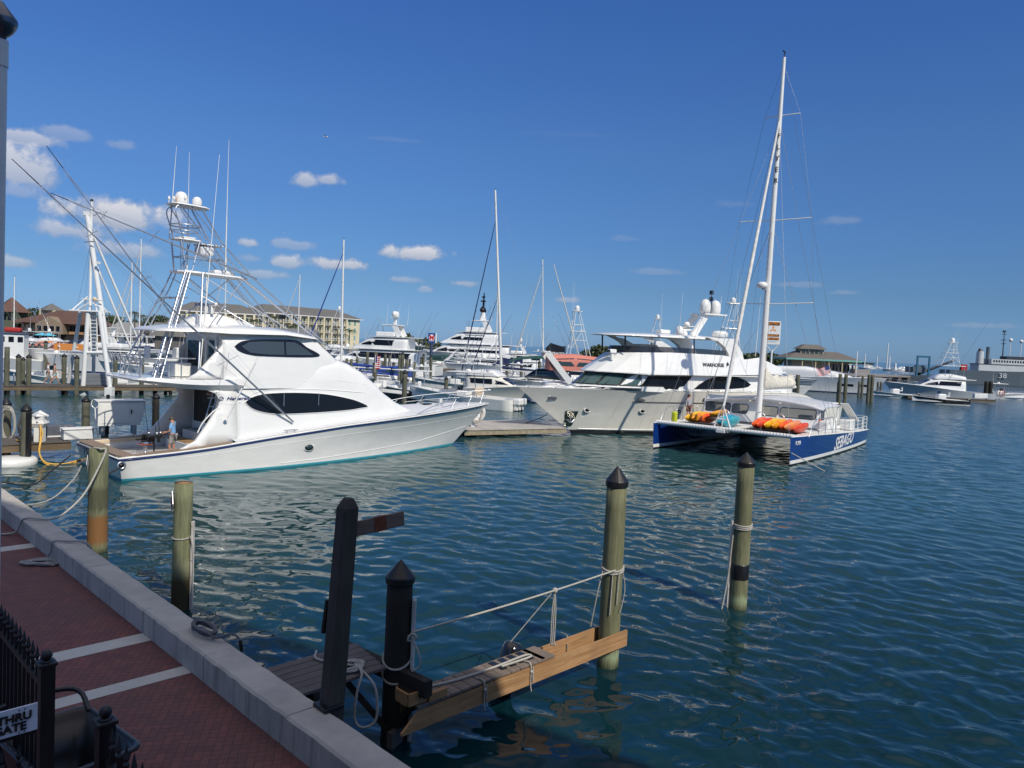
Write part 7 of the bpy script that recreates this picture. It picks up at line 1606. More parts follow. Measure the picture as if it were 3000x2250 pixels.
# middle docks and their crowd of pilings
dock(at(1010, 1078, .75), at(1335, 1082, .75), 2.2, .8, 'wooden dock running behind the crowd of pilings in the middle of the marina', step=6)
dock(at(20, 1062, .75), at(520, 1066, .75), 2.2, .8, 'second wooden dock behind the walking couple', step=6)
dock(at(960, 1047, .75), at(1260, 1052, .75), 2.2, .8, 'far wooden dock beneath the white three level yacht', step=8)
for i, (x, b_, tp_, l) in enumerate(((1182, 1196, 1082, 'capped piling with a black bird shaped top left of the grey hardtop'), (1052, 1160, 1080, 'capped piling with grey band nearest the big yacht cabin slope'), (1305, 1166, 1102, 'shorter capped piling before the cream seats'), (1412, 1165, 1084, 'capped piling with blue rope in front of the black windscreen'), (1483, 1128, 1064, 'capped piling left of the green awning'), (1577, 1135, 1056, 'capped piling against the green awning'), (1525, 1140, 1068, 'capped piling among the cream open boats'), (1638, 1128, 1060, 'capped piling in front of the coral canopy cruiser'), (1628, 1125, 1064, 'capped piling left of the slanted white arch'))):
    pilepx(x, b_, tp_, .22 if Y else .2, .36, PILEF, l)
rg = random.Random(9)
GM = 'crowd of pilings at the middle docks'
MID = [(1067, 1088, 1062), (1075, 1075, 1030), (1083, 1100, 1078), (1095, 1090, 1060), (1120, 1088, 1058), (1140, 1080, 1035), (1152, 1088, 1060), (1163, 1075, 1042), (1177, 1105, 1030), (1190, 1080, 1045), (1198, 1102, 1052), (1212, 1095, 1060), (1222, 1100, 1062), (1233, 1090, 1045), (1045, 1082, 1045), (1027, 1090, 1052), (1015, 1075, 1050), (1250, 1085, 1040), (1262, 1080, 1040), (1285, 1078, 1048), (1300, 1080, 1052), (1445, 1085, 1045), (1455, 1088, 1050), (1470, 1082, 1048), (1400, 1075, 1045), (1375, 1078, 1050), (1345, 1078, 1055), (1210, 1062, 1030), (1170, 1062, 1032), (1128, 1062, 1032), (1100, 1060, 1033), (1240, 1064, 1036), (985, 1072, 1045), (970, 1068, 1040)]
MID = sorted(m_ for i, m_ in enumerate(MID) if i % 5 != 2 or m_[0] > 1275)
for i, (x, yb, yt) in enumerate(MID):
    Y = 6*F/(yb-(1012+.0454*(x-1500))); pilepx(x, yb, yt, rg.uniform(.17, .22), rg.choice((.3, .3, None)), PILEF, f'{ORD[i]} piling from the left in the crowd beyond the big yacht foredeck', GM, Y=min(Y, rg.uniform(88, 125)) if x < 1275 else Y)
LP = [(28, 1075, 1000), (48, 1072, 995), (61, 1070, 1003), (75, 1072, 1000), (93, 1070, 1004), (112, 1072, 1006), (131, 1085, 997), (35, 1078, 1012), (187, 1075, 1012), (206, 1078, 1000), (330, 1072, 1008), (352, 1085, 1000), (262, 1075, 1013), (380, 1080, 1015), (425, 1075, 1010), (470, 1078, 1012), (500, 1080, 1018), (15, 1070, 1008)]
for i, (x, yb, yt) in enumerate(sorted(LP)): pilepx(x, yb, yt, rg.uniform(.19, .25), .34, PILEF, f'{ORD[i]} capped piling from the left behind the long dock', 'pilings of the second dock')
o = empty('white_pedestal', at(1000, 1070, .8), 0, 'white dock pedestal in the piling crowd', 'power pedestal'); MB().box((0, 0, .7), (.5, .4, 1.4), bev=.05).lathe([(.35, 1.4), (.02, 1.7)], n=4, smooth=False).build('column', WHITE, o)
# stars and stripes: a small furled one by the pilings, a flying one at the black yacht
def usflag(parent, w, h, wave=.08):
    fr, fw_, fb_ = mat('flag_red', (.50, .03, .05), .8), mat('flag_white', (.75, .75, .75), .8), mat('flag_blue', (.03, .05, .20), .8)
    mb = MB(); nx = 16
    P = lambda i, j: Vector((w*i/nx, wave*math.sin(i*.75+j*.2)*i/nx, -h*j/13+.05*w*math.sin(i*.5)*i/nx))
    for j in range(13):
        for i in range(nx): mb.add([P(i, j), P(i+1, j), P(i+1, j+1), P(i, j+1)], [(0, 1, 2, 3)], 2 if (j < 7 and i < 6) else j % 2, True)
    q = mb.build('cloth', [fr, fw_, fb_], parent); st = MB()
    for a in range(5):
        for b_ in range(4): p = P(1, 1)+Vector((w*.32*a/5, -.03, -h*.42*b_/4)); st.lathe([(.001, -.005), (w*.014, 0)], tuple(p), 5, axis='Y')
    st.build('stars', fw_, parent); return q
# -- right side
def M4(o): return Matrix.Translation(o.location) @ Matrix.Rotation(o.rotation_euler[2], 4, 'Z')
B = motoryacht(2330, 1175, -40, 25, 'sleek grey white yacht with a black sports arch and twin black domes, bow pointing right', hm=GRYH, pos=Vector((47.0, 139.0, 0)), decks=0, sheer=[(0, 2.6), (.5, 2.9), (1, 3.0)], mast='none', domes=0)
for c in [x for x in B.children if x.name.split('.')[0] in ('flybridge_coaming', 'hardtop', 'radar_arch', 'hardtop_post', 'antenna', 'mast')]: D.objects.remove(c)
B.scale = (.82,)*3
hs = House([(1.0, 4.3), (6, 5.1), (12, 5.0), (16.5, 4.2), (19.8, 2.9)], [(1, 2.5), (20, 2.7)], [(1, 2.5), (12, 2.4), (19.8, .9)], n=3.2); hs.build(B, 'deckhouse', GEL, step=.6)
side_panel(B, 'side_glass', [(3.0, 4.0), (7, 4.35), (12, 4.25), (16.2, 3.55), (17.6, 3.0), (13, 2.95), (9.5, 3.15), (4, 3.3)], hs.y, GLASS, off=.02, step=.6)
hs.front(B, 'windscreen', mat('blue_black_glass', (.02, .035, .09), .08), 16.2, 18.6, -.9, .9)
DA = mat('dark_arch', (.025, .028, .032), .25, coat=.4)
MB().box((6.5, 0, 6.6), (9.0, 3.6, .16), bev=.06).build('sports_hardtop', DA, B)
for sy in (-1, 1):
    MB().beam((1.5, sy*1.9, 4.7), (5.2, sy*1.6, 6.5), .25, .8).build('sports_arch', DA, B); MB().beam((6.2, sy*1.8, 5.0), (7.8, sy*1.6, 6.5), .2, .6).build('sports_arch', DA, B)
    o = MB().lathe([(.35, 6.7), (.5, 6.85), (.5, 7.35), (.3, 7.7), (.02, 7.8)], (3.2+sy*1.15, sy*.5, 0), 14).build('satellite_dome', DA, B)
MB().tube([(4.4, 0, 6.7), (3.9, 0, 8.0)], .08, 6).box((4.3, 0, 7.75), (1.2, .3, .15), rz=.5).build('radar_mast', BLACKP, B); MB().tube([(2.9, 0, 7.5), (2.2, 0, 8.9)], .06, 6).build('radar_mast', BLACKP, B)
MB().box((11, 0, 5.35), (5.5, 3.0, .5), bev=.15).build('flybridge_rail', BLACKP, B)
whip(B, (5, 1.5, 6.7), (5, 1.6, 9.4), .04); whip(B, (9, 1.5, 5.2), (9, 1.6, 7.6), .04)
B = motoryacht(2470, 1170, -30, 22, 'second pale yacht with its bow reaching right past the paired pilings', hm=GEL, pos=Vector((58.0, 144.0, 0)), decks=0, sheer=[(0, 2.4), (.5, 2.7), (1, 3.1)], mast='none', domes=0)
for c in [x for x in B.children if x.name.split('.')[0] in ('flybridge_coaming', 'hardtop', 'radar_arch', 'hardtop_post', 'antenna', 'mast')]: D.objects.remove(c)
hs = House([(2, 4.4), (8, 4.6), (14, 3.8), (17, 2.8)], [(2, 2.4), (17, 2.7)], [(2, 2.3), (12, 2.2), (17, 1.0)], n=4); hs.build(B, 'deckhouse', GEL, step=.8)
for sy in (-1,): MB().box((15.5, -2.62, 1.55), (2.4, .04, .45)).box((18.6, -2.2, 1.6), (1.6, .04, .4), rz=.22).build('hull_window', GLASS, B)
o = empty('flag', dep(2432, 1105, 90), 0, 'stars and stripes flying from a slanted staff before the black arch yacht', 'flag')
a, b_ = dep(2440, 1112, 90)-o.location, dep(2429, 1070, 90)-o.location; MB().tube([a, b_], .03, 6).build('staff', WHITE, o)
f = usflag(o, 1.55, .92); M_ = Matrix.Translation(b_) @ Matrix.Rotation(R(180), 4, 'Z') @ Matrix.Rotation(R(20), 4, 'Y')
for c in o.children:
    if c.name.startswith(('cloth', 'stars')): c.matrix_local = M_
o = empty('flag', dep(1099, 1065, 88), 0, 'small limp red striped flag beside the blue canvas runabout', 'flag'); MB().tube([(0, 0, -1.0), (0, 0, 1.0)], .03, 5).build('staff', WHITE, o)
f = usflag(o, .55, 1.5, .12)
for c in o.children:
    if c.name.startswith(('cloth', 'stars')): c.location = (.02, 0, .9)
for i, (x, yb, yt, l, g) in enumerate(((2333, 1205, 1098, 'thick double banded piling left of the two yacht bows', None), (2326, 1195, 1117, 'shorter piling paired with the thick one left of the yacht bows', None), (2458, 1186, 1095, 'rust based piling of the first pair in front of the pale hull', None), (2475, 1186, 1096, 'greener piling of the first pair in front of the pale hull', None), (2516, 1163, 1117, 'short piling of the middle pair right of the flag', None), (2525, 1163, 1101, 'tall thin piling of the middle pair right of the flag', None), (2543, 1181, 1097, 'left piling of the pair nearest the open water', None), (2553, 1181, 1098, 'right piling of the pair nearest the open water', None), (2571, 1160, 1118, 'small piling seen under the pale bow tip, left one', None), (2580, 1160, 1118, 'small piling seen under the pale bow tip, right one', None), (2455, 1168, 1118, 'slim piling half hidden behind the rust based pair', None))):
    pilepx(x, yb, yt, .24 if yb > 1175 else .2, None, PILER if False else PILEF, l, g)
# sportfishing boat on the right, drawn with its bow to the left
sf = sportfish(2750, 1165, 172, 18.5, 'white sportfishing boat with tall tower pointing left in front of the grey naval ship', hm=GRYH, tow=4.2, pos=dep(2742, 1152, 143), rig=True)
console(2940, 1160, -6, 9.5, 'white open boat with red stripes and round red emblem before the naval ship', pos=dep(2930, 1160, 148), zt=2.9, n=1)
o = empty('emblem_board', dep(2936, 1152, 146.3), 0, 'round red ringed emblem on the side of the open boat', 'emblem')
MB().tube([(.55*math.cos(a), 0, .55*math.sin(a)) for a in np.linspace(0, 6.3, 20)], .06, 5).build('ring', REDC, o); text('FURY', .42, REDC, 'lettering', o, loc=(-.5, -.02, -.15), rot=axes((1, 0, 0), (0, 0, 1)), bold=.01)
a, b_ = at(2660, 1161, .5), at(2918, 1174, .5)
fd2 = dock(a, b_, 2.4, .55, 'low floating dock with two small boats lying alongside at the right', m=DOCKW, step=30)
console(2690, 1178, 176, 8.0, 'small skiff with dark hull line and raised black outboard at the floating dock', hm=BLKH, top=None, n=1, om=BLACKP, pos=dep(2752, 1178, 118))
console(2625, 1168, 176, 7.5, 'small pale green skiff with black outboard left of the dark skiff', hm=SKYH, top=None, n=1, om=BLACKP, pos=dep(2618, 1164, 132))
for x, l in ((2889, 'left one of two dark pilings at the end of the floating dock'), (2902, 'right one of two dark pilings at the end of the floating dock')): pilepx(x, 1172, 1117, .36, None, PILED, l)
for x, l in ((2880, 'white box near the twin dark pilings'), (2862, 'white dock box behind the skiff outboard')): q = at(x, 1166, .6); MB().box((q.x, q.y, .95), (1.2, .7, .8), bev=.05).build('dock_box', WHITE, label=l, cat='dock box')
# grey naval ship with hull number
O = at(3060, 1128, 0); S = empty('naval_ship', dep(2902, 1127, 262), R(176), 'grey naval ship with white superstructure and hull number 38 at the right edge', 'ship')
NG = mat('navy_grey', (.10, .13, .155), .5, var=.12, vscale=.3, stretch=(.3, .3, 2)); NW = mat('ship_white', (.55, .57, .58), .5, var=.12, vscale=.4)
mb = MB(); rows = []
for x, b0, b1, z1 in ((-26, .3, 1.0, 8.4), (-22, 2.5, 4.5, 8.0), (-12, 4.5, 5.6, 7.6), (4, 5, 5.8, 7.2), (24, 5, 5.8, 7.0), (24.1, 5, 5.8, 4.4), (34, 5, 5.8, 3.4), (45, 4.6, 5.4, 3.0)): rows.append([Vector((x, s_*y, z)) for s_, y, z in ((-1, b1, z1), (-1, b0, 0), (-1, b0*.8, -1), (1, b0*.8, -1), (1, b0, 0), (1, b1, z1))])
mb.loft(rows, closed=True, smooth=False); mb.build('hull', NG, S, recalc=True)
MB().box((-4, 0, 9.0), (26, 9, 3.4)).build('superstructure', NW, S); MB().box((-6, 0, 12.2), (17, 8, 3.0)).build('bridge', NW, S)
MB().box((-10, 0, 14.6), (9, 7, 1.6)).build('wheelhouse_roof', mat('ship_dark', (.03, .035, .05), .5), S)
for i in range(12): MB().box((-13.6+i*1.35, 4.02, 12.6), (.75, .06, 1.1)).build('bridge_window', GLASS, S)
MB().box((-4, 0, 10.85), (27, 9.4, .3)).build('deck_edge', MAT['ship_dark'], S)
MB().tube([(6.5, 0, 10), (6.5, 0, 17.5)], [1.9, 1.7], 16).build('funnel', NW, S); MB().tube([(6.5, 0, 17.4), (6.9, 0, 19.0)], [1.3, .5], 10).build('funnel_cap', BLACKP, S)
MB().tube([(2.6, 0, 10), (2.6, 0, 20)], .9, 10).build('exhaust_stack', NG, S)
for (x, z, r_) in ((-5, 29, .35),): MB().tube([(x, 0, 13), (x, 0, z)], [r_, .15], 6).box((x, 0, 24), (.4, 5, .3)).box((x, 0, 22), (.4, 4, .3)).box((x, 0, 27), (2.6, .4, .3)).box((x, 0, 28.5), (1.2, 1.2, 1.0)).build('main_mast', MAT['ship_dark'], S)
for x, z in ((-14, 23), (-8.6, 23.5)): MB().tube([(x, 0, 14), (x, 0, z)], .2, 6).ball((x, 0, z+.6), .95, 10).build('radome_mast', WHITE, S)
text('38', 3.6, mat('hull_number', (.45, .48, .50), .6), 'hull_number', S, surf=lambda x, y, z: (-.6-x*1.15, 5.95+z, 3.9+y), bold=.05, ext=.02)
MB().box((16, 3, 8.6), (3, 2, 3)).build('deck_crane_base', REDC, S)
c = MB(); c.tube([(38, -1, 3.6), (20, 1, 12.0)], [.9, .5], 8).tube([(38, -1, 3.6), (38, -1, 8.0)], .9, 8).build('deck_crane', MAT['ship_dark'], S)
MB().box((37, 0, 7.3), (4, 4, 2.6)).box((39, 0, 6.2), (9, 5, 3.0)).build('aft_house', NG, S)
gm_ = mat('gantry_blue', (.02, .12, .20), .5)
gx = MB(); gx.beam((34.3, 4.5, 2), (34.3, 4.5, 13.2), .8, .8).beam((40.4, 4.5, 2), (40.4, 4.5, 13.2), .8, .8).beam((34, 4.5, 13.2), (40.8, 4.5, 13.2), .9, 1.0).build('gantry', gm_, S); S.scale = (.64,)*3
# fuel dock sign and blue fuel sign
Y = 88; o = empty('fuel_dock_sign', dep(2258, 1075, Y), R(-4), 'tall white framed fuel dock sign with orange panels and propeller mark', 'sign'); L0 = Vector(o.location)
k = Y/F; w, h = 43*k, 68*k; zc = dep(2261, 975, Y).z-L0.z
MB().tube([(0, 0, -1), (0, 0, zc-h/2-.6)], .12, 8).tube([(0, 0, zc-h/2-.9), (-w*.42, 0, zc-h/2)], .05, 6).tube([(0, 0, zc-h/2-.9), (w*.42, 0, zc-h/2)], .05, 6).build('post', WHITE, o)
MB().box((0, 0, zc), (w, .16, h), bev=.02).build('panel', WHITE, o)
orm, blm, pm_ = mat('sign_orange', (.80, .26, .02), .5), mat('sign_black', (.03, .02, .015), .5), mat('sign_print_white', (.75, .75, .75), .5)
for zz, hh in ((.39*h, .14*h), (-.11*h, .10*h), (-.255*h, .11*h)): MB().box((-.03*w, -.09, zc+zz), (w*.88, .02, hh)).build('dark_band', blm, o)
rot = axes((1, 0, 0), (0, 0, 1))
for s_, zz, sz in (('VALVTECT', .355*h, .125*h), ('MARINE FUEL', -.145*h, .075*h), ('FUEL DOCK', -.29*h, .095*h)): text(s_, sz*1.2, orm, 'lettering', o, loc=(-.03*w, -.11, zc+zz), rot=rot, align='CENTER', xs=.88, bold=.008)
for a in (90, 205, 330): MB().lathe([(.02, -.012), (.02, .012)], n=4).add([(0, -.10, zc+.15*h)]+[(math.cos(R(a+d))*r_*h, -.10, zc+.15*h+math.sin(R(a+d))*r_*h) for d, r_ in ((-24, .07), (-12, .13), (10, .14), (26, .08))], [(0, 1, 2, 3, 4)]).build('propeller_blade', orm, o)
text('Conch Harbor', .085*h, mat('sign_pale_blue', (.30, .50, .70), .5), 'lettering', o, loc=(-.03*w, -.11, zc-.40*h), rot=rot, align='CENTER', xs=.8)
Y = 128; o = empty('fuel_sign', dep(1262, 1060, Y), R(6), 'square blue fuel sign with red letter M on a tall post', 'sign'); k = Y/F; zc = dep(1262, 990, Y).z-o.location.z; w = 21*k; h = 29*k
MB().tube([(0, 0, -1), (0, 0, zc)], .25, 8).build('post', mat('post_blue', (.04, .06, .12), .5), o)
MB().box((0, 0, zc), (w, .5, h), bev=.03).build('panel', mat('sign_blue', (.01, .06, .26), .4), o); MB().box((w*.60, .05, zc), (w*.18, .8, h)).build('side_panel', WHITE, o)
MB().add([(x*w, -.27, zc+z*h) for x, z in ((-.34, -.32), (.34, -.32), (.38, .1), (.2, .34), (-.2, .34), (-.38, .1))], [(0, 1, 2, 3, 4, 5)]).build('white_shield', pm_, o); text('M', h*.62, mat('sign_red', (.60, .02, .02), .4), 'letter', o, loc=(0, -.30, zc-.16*h), rot=rot, align='CENTER', bold=.03)
text('MARATHON', h*.13, mat('sign_red'+'', (.6, .02, .02)), 'lettering', o, loc=(0, -.30, zc-.28*h), rot=rot, align='CENTER', xs=.85)
# pier and building on the right
Y = 150; o = empty('pier_building', dep(2322, 1085, 250), R(-3), 'harbour building with hipped grey roofs, green fascia and glazed lantern storey', 'building')
k = 250/F; W2, roofm, fas, wl_ = 190*k, mat('grey_shingle', (.15, .135, .12), .85, var=.25, vscale=1.5), mat('sea_green_fascia', (.16, .40, .36), .6), mat('cream_wall', (.50, .42, .26), .8, var=.1)
o.location.z = 0
MB().box((W2*.42, 5, 3.4), (W2*.86, 9, 4.6)).build('wall', mat('tan_boards', (.36, .29, .22), .8, var=.2), o)
mb = MB(); mb.loft([[Vector((x, y, z)) for x, y in ((W2*.42-a, 5-b_), (W2*.42+a, 5-b_), (W2*.42+a, 5+b_), (W2*.42-a, 5+b_))] for a, b_, z in ((W2*.56, 8.0, 6.1), (W2*.30, 1.4, 8.6))], closed=True, smooth=False); mb.build('roof', roofm, o, recalc=True)
MB().box((W2*.42, 5, 5.85), (W2*1.13, 16.2, .55)).build('fascia', fas, o)
MB().box((W2*.30, 4, 8.2), (7.4, 5.4, 2.0)).build('lantern_storey', wl_, o)
mb = MB(); mb.loft([[Vector((W2*.30+x*a, 4+y*a*.75, z)) for x, y in ((-1, -1), (1, -1), (1, 1), (-1, 1))] for a, z in ((4.6, 9.2), (2.2, 10.7))], closed=True, smooth=False); mb.build('lantern_roof', roofm, o, recalc=True)
for i in range(5): MB().box((W2*.30-2.8+i*1.4, 1.27, 8.35), (1.15, .06, 1.25)).build('lantern_window', GLASS2, o)
for i in range(7): MB().box((W2*.62+i*1.2-1.2, .42, 3.6), (.55, .08, 2.0)).build('window', GLASS, o)
for i in range(5): MB().box((W2*.1+i*4.2, -2.6, 3.4), (.3, .3, 4.8)).build('porch_post', wl_, o)
MB().box((W2*.45, 3, .9), (W2*1.3, 16, .5)).build('quay_slab', CONC, o)
a, b_ = at(2420, 1100, 1.2), at(2760, 1109, 1.2)
pr = empty('concrete_pier', (a.x, a.y, 0), math.atan2(b_.y-a.y, b_.x-a.x), 'long low concrete pier with dark arches between the building and the naval ship', 'pier'); L = (b_-a).length
MB().box((L/2, 3, 1.55), (L, 6, .6)).build('deck', mat('pier_concrete', (.27, .25, .24), .85, var=.3), pr)
for i in range(12): MB().box((i*L/12+1, .5, .6), (L/12*.35, 1.2, 1.6)).build('support', mat('pier_dark', (.10, .09, .09), .9, var=.3), pr)
MB().box((L/2, 4.5, .5), (L, .5, 1.7)).build('back_wall', BLACKP, pr); MB().box((L*.33, 3, 2.6), (7.5, 2.5, 1.5)).build('shed', MAT['pier_concrete'], pr)
c = at(2622, 1092, 0); pl = MB().tube([(0, 0, 1.6), (0, 0, 4.6)], [1.0, .5], 8).ball((0, 0, 4.9), .7, 8).build('channel_marker', WHITE, loc=(c.x, c.y, 0), label='small white channel marker beyond the pier', cat='marker')
# anchored boats on the horizon
for px, py, top, Y, l in ((2536, 1067, 1036, 620, 'tallest masted anchored sailboat near the building on the horizon'), (2571, 1068, 1044, 700, 'small anchored sailboat alone in the gap on the horizon'), (2609, 1070, 1045, 560, 'anchored ketch rigged sailboat left of the white motor boat')):
    sailboat(px, py, 178, 13 if px != 2571 else 9, l, t(px, top, Y).z, pos=dep(px, py, Y), jib=None, mr=.45, stays=False)
MB().tube([(9.2, 0, 1), (9.2, 0, 20)], .4, 6).build('mast', WHITE, D.objects[[x.name for x in D.objects if x.get('label', '').startswith('anchored ketch')][0]])
express(2637, 1071, 184, 13, 'small white motor boat anchored right of the ketch on the horizon', canvas=GEL, pos=dep(2637, 1071, 520)); express(2494, 1063, 3, 12, 'tiny white boat anchored just right of the green fascia', canvas=GEL, pos=dep(2494, 1065, 600)); express(2551, 1064, 3, 12, 'tiny white boat right of the tallest anchored mast', canvas=GEL, pos=dep(2551, 1065, 640))
sportfish(2655, 1072, 170, 11, 'small anchored boat with raised top close to the ship gantry', pos=dep(2663, 1073, 520), rig=False)
# towers seen beyond the big motor yacht
sportfish(1890, 1060, 175, 15, 'distant white sportfishing boat whose tower shows left of the yacht hardtop', tow=7.5, pos=dep(1893, 1050, 150), rig=True)
sportfish(2090, 1060, 186, 17, 'white sportfishing boat whose tower rises behind the twin satellite domes', tow=8.0, pos=dep(2098, 1060, 112), rig=True)
motoryacht(2190, 1080, 0, 18, 'white flybridge yacht glimpsed between the catamaran mast and the yacht stern', pos=dep(2190, 1085, 105), decks=1)
# ---------------------------------------------------------------- shore, buildings, vegetation
def land(name, pts, z, m, z0=-1.0):
    mb = MB(); mb.slab([(p[0], p[1]) for p in pts], z0, z); return mb.build(name, m, kind='structure', recalc=True)
SAND = mat('shore_ground', (.23, .20, .16), .9, var=.3, vscale=.1)
P = [dep(-400, 1000, 165), dep(520, 1000, 178), dep(1090, 1000, 300), dep(1120, 1000, 420), dep(-900, 1000, 520)]; land('shore', P, 1.1, SAND)
def windows(o, x0, x1, n, y, z, w, h, m=GLASS, name='window', frame=None):
    for i in range(n):
        q = MB().box((x0+(x1-x0)*(i+.5)/n, y, z), (w, .08, h)).build(name, m, o)
        if frame: MB().tube([(x0+(x1-x0)*(i+.5)/n+a*w/2, y-.06, z+b*h/2) for a, b in ((-1, -1), (1, -1), (1, 1), (-1, 1), (-1, -1))], .06, 4).build('frame', frame, q)
# cream hotel, four storeys of balconies
hc, hr = mat('hotel_cream', (.66, .60, .42), .8, var=.06, vscale=.2), mat('hotel_roof', (.14, .135, .125), .8, var=.15, vscale=.3)
def hotel(pxa, pxb, Y0, Y1, lab, nb, st=4, H_=14.5, end=False):
    a, b = dep(pxa, 1000, Y0), dep(pxb, 1000, Y1); a.z = b.z = 0; d = b-a; L = d.length
    o = empty('hotel', (a.x, a.y, 0), math.atan2(d.y, d.x), lab, 'hotel')
    MB().box((L/2, 8, H_/2), (L, 16, H_)).build('wall', hc, o)
    mb = MB(); mb.add([(-.8, -1.2, H_), (L+.8, -1.2, H_), (L+.8, 17.2, H_), (-.8, 17.2, H_), (6, 8, H_+3.6), (L-7, 8, H_+3.6)], [(0, 1, 5, 4), (1, 2, 5), (2, 3, 4, 5), (3, 0, 4), (0, 3, 2, 1)]); mb.build('roof', hr, o, recalc=True)
    MB().box((L/2, -1.0, H_-.15), (L+1.6, .3, .4)).build('eave', WHITE, o)
    fl = (H_-1.4)/st; bw = (L-(9 if end else 0))/nb
    for s in range(st):
        z = 1.2+fl*s
        for i in range(nb):
            x = bw*(i+.5)
            q = MB().box((x, -.55, z+.05), (bw*.86, 1.1, .18)).build('balcony', hc, o); mb = MB(); n = 9
            for k in range(n): mb.box((x-bw*.42+bw*.84*k/(n-1), -1.06, z+.55), (.07, .05, .9))
            mb.box((x, -1.06, z+1.02), (bw*.86, .07, .08)); mb.build('railing', WHITE, q)
            MB().box((x-bw*.18, -.04, z+1.25), (bw*.30, .06, fl*.68)).build('glass_door', GLASS2, o); MB().box((x+bw*.20, -.04, z+1.25), (bw*.28, .06, fl*.68)).build('glass_door', GLASS2, o)
    for i in range(nb+1): MB().box((bw*i, -.5, H_/2), (.8, 1.2, H_)).build('pier', hc, o)
    if end:
        for s in range(st):
            for x in (L-6.4, L-3.0): MB().box((x, -.05, 2.8+fl*s), (1.0, .08, 2.0)).build('green_shutter', mat('shutter_green', (.10, .30, .28), .6), o)
    return o
hotel(770, 1052, 300, 345, 'cream four storey hotel wing with grey roof and green shuttered end wall', 10, end=True)
hotel(515, 768, 285, 300, 'cream hotel wing seen through the tuna tower', 9, st=3, H_=13.5)
# brown roofed timber building
br, tw_ = mat('brown_roof', (.115, .060, .045), .8, var=.15, vscale=.4), mat('weathered_timber', (.20, .15, .11), .85, var=.25, vscale=1.5, stretch=(1, 1, 6))
k = 200/F; q = dep(50, 1000, 200); o = empty('timber_building', (q.x, q.y, 0), R(3), 'brown roofed two storey timber building with a tan gable and large windows', 'building')
L = 190*k
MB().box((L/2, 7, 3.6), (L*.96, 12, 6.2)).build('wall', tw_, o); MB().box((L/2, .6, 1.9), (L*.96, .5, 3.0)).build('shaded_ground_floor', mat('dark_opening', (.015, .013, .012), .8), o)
mb = MB(); mb.add([(-1.5, -1.5, 6.3), (L+1.5, -1.5, 6.3), (L+1.5, 16, 6.3), (-1.5, 16, 6.3), (L*.42, 7, 9.9), (L*.80, 7, 9.9)], [(0, 1, 5, 4), (1, 2, 5), (2, 3, 4, 5), (3, 0, 4), (0, 3, 2, 1)]); mb.build('roof', br, o, recalc=True)
mb = MB(); mb.prism([(L*.33, 3.6), (L*.74, 3.6), (L*.74, 6.0), (L*.53, 8.1), (L*.33, 6.0)], -1.9, 2); mb.build('gable', mat('tan_gable', (.27, .21, .15), .85, var=.2), o, recalc=True)
windows(o, L*.345, L*.725, 4, -1.95, 4.9, L*.07, 1.5, GLASS, frame=mat('trim_tan', (.36, .30, .23), .8)); windows(o, L*.02, L*.30, 5, .92, 5.0, L*.03, 1.7, mat('cream_arch', (.42, .34, .22), .8), 'arched_opening'); windows(o, L*.76, L*.98, 5, .92, 5.0, L*.03, 1.5, MAT['dark_opening'], 'opening')
MB().box((L*.88, .2, 4.0), (L*.22, .3, .7)).build('balcony_rail', mat('rail_wood', (.34, .20, .10), .8), o)
q = dep(150, 1000, 212); o = empty('cupola', (q.x, q.y, 7.8), 0, 'small yellow cupola with grey pyramid cap above the brown roof', 'cupola'); MB().box((0, 0, .8), (4.2, 4.2, 2.6)).build('wall', hc, o); MB().lathe([(3.9, 2.0), (.05, 4.0)], n=4, smooth=False).build('roof', hr, o)
q = dep(33, 1000, 205); o = empty('tower_house', (q.x, q.y, 0), 0, 'square tower house with brown pyramid roof near the left edge', 'building'); MB().box((0, 0, 4.6), (5.6, 5.6, 9.2)).build('wall', mat('dark_green_wall', (.10, .12, .08), .8), o); MB().lathe([(5.3, 8.8), (.05, 12.8)], n=4, smooth=False).build('roof', br, o); windows(o, -2, 2, 3, -2.85, 7.4, .9, 1.4)
# white porch building and sheds
q = dep(300, 1000, 210); k = 210/F; L = 195*k; o = empty('porch_building', (q.x, q.y, 0), R(2), 'low white building with grey roofs and a columned porch behind the marina', 'building')
MB().box((L/2, 5, 2.6), (L, 8, 3.6)).build('wall', mat('porch_wall', (.16, .15, .14), .8), o)
for x0, x1, h in ((-.02, .55, 7.6), (.5, 1.02, 7.0)):
    mb = MB(); mb.add([(L*x0, -1, 4.4), (L*x1, -1, 4.4), (L*x1, 10, 4.4), (L*x0, 10, 4.4), (L*(x0+.14), 4.5, h), (L*(x1-.14), 4.5, h)], [(0, 1, 5, 4), (1, 2, 5), (2, 3, 4, 5), (3, 0, 4), (0, 3, 2, 1)]); mb.build('roof', mat('pale_grey_roof', (.25, .25, .25), .8, var=.15), o, recalc=True)
MB().box((L/2, -1, 4.3), (L*1.02, .2, .35)).build('fascia', WHITE, o)
for i in range(14): MB().box((L*(i+.5)/14, -.8, 2.7), (.3, .3, 3.4)).build('column', WHITE, o)
MB().box((L/2, -.8, 1.7), (L, .1, .9)).build('balustrade', WHITE, o)
q = dep(430, 1000, 150); o = empty('long_shed', (q.x, q.y, 0), R(6), 'long low shed with plain grey metal roof behind the yacht hardtop', 'shed'); L = 470*150/F
MB().box((L/2, 6, 2.6), (L, 9, 3.4)).build('wall', mat('shed_wall', (.20, .19, .18), .8, var=.2), o); mb = MB(); mb.prism([(0, 0), (1, 0), (.5, 1)], 0, 1)
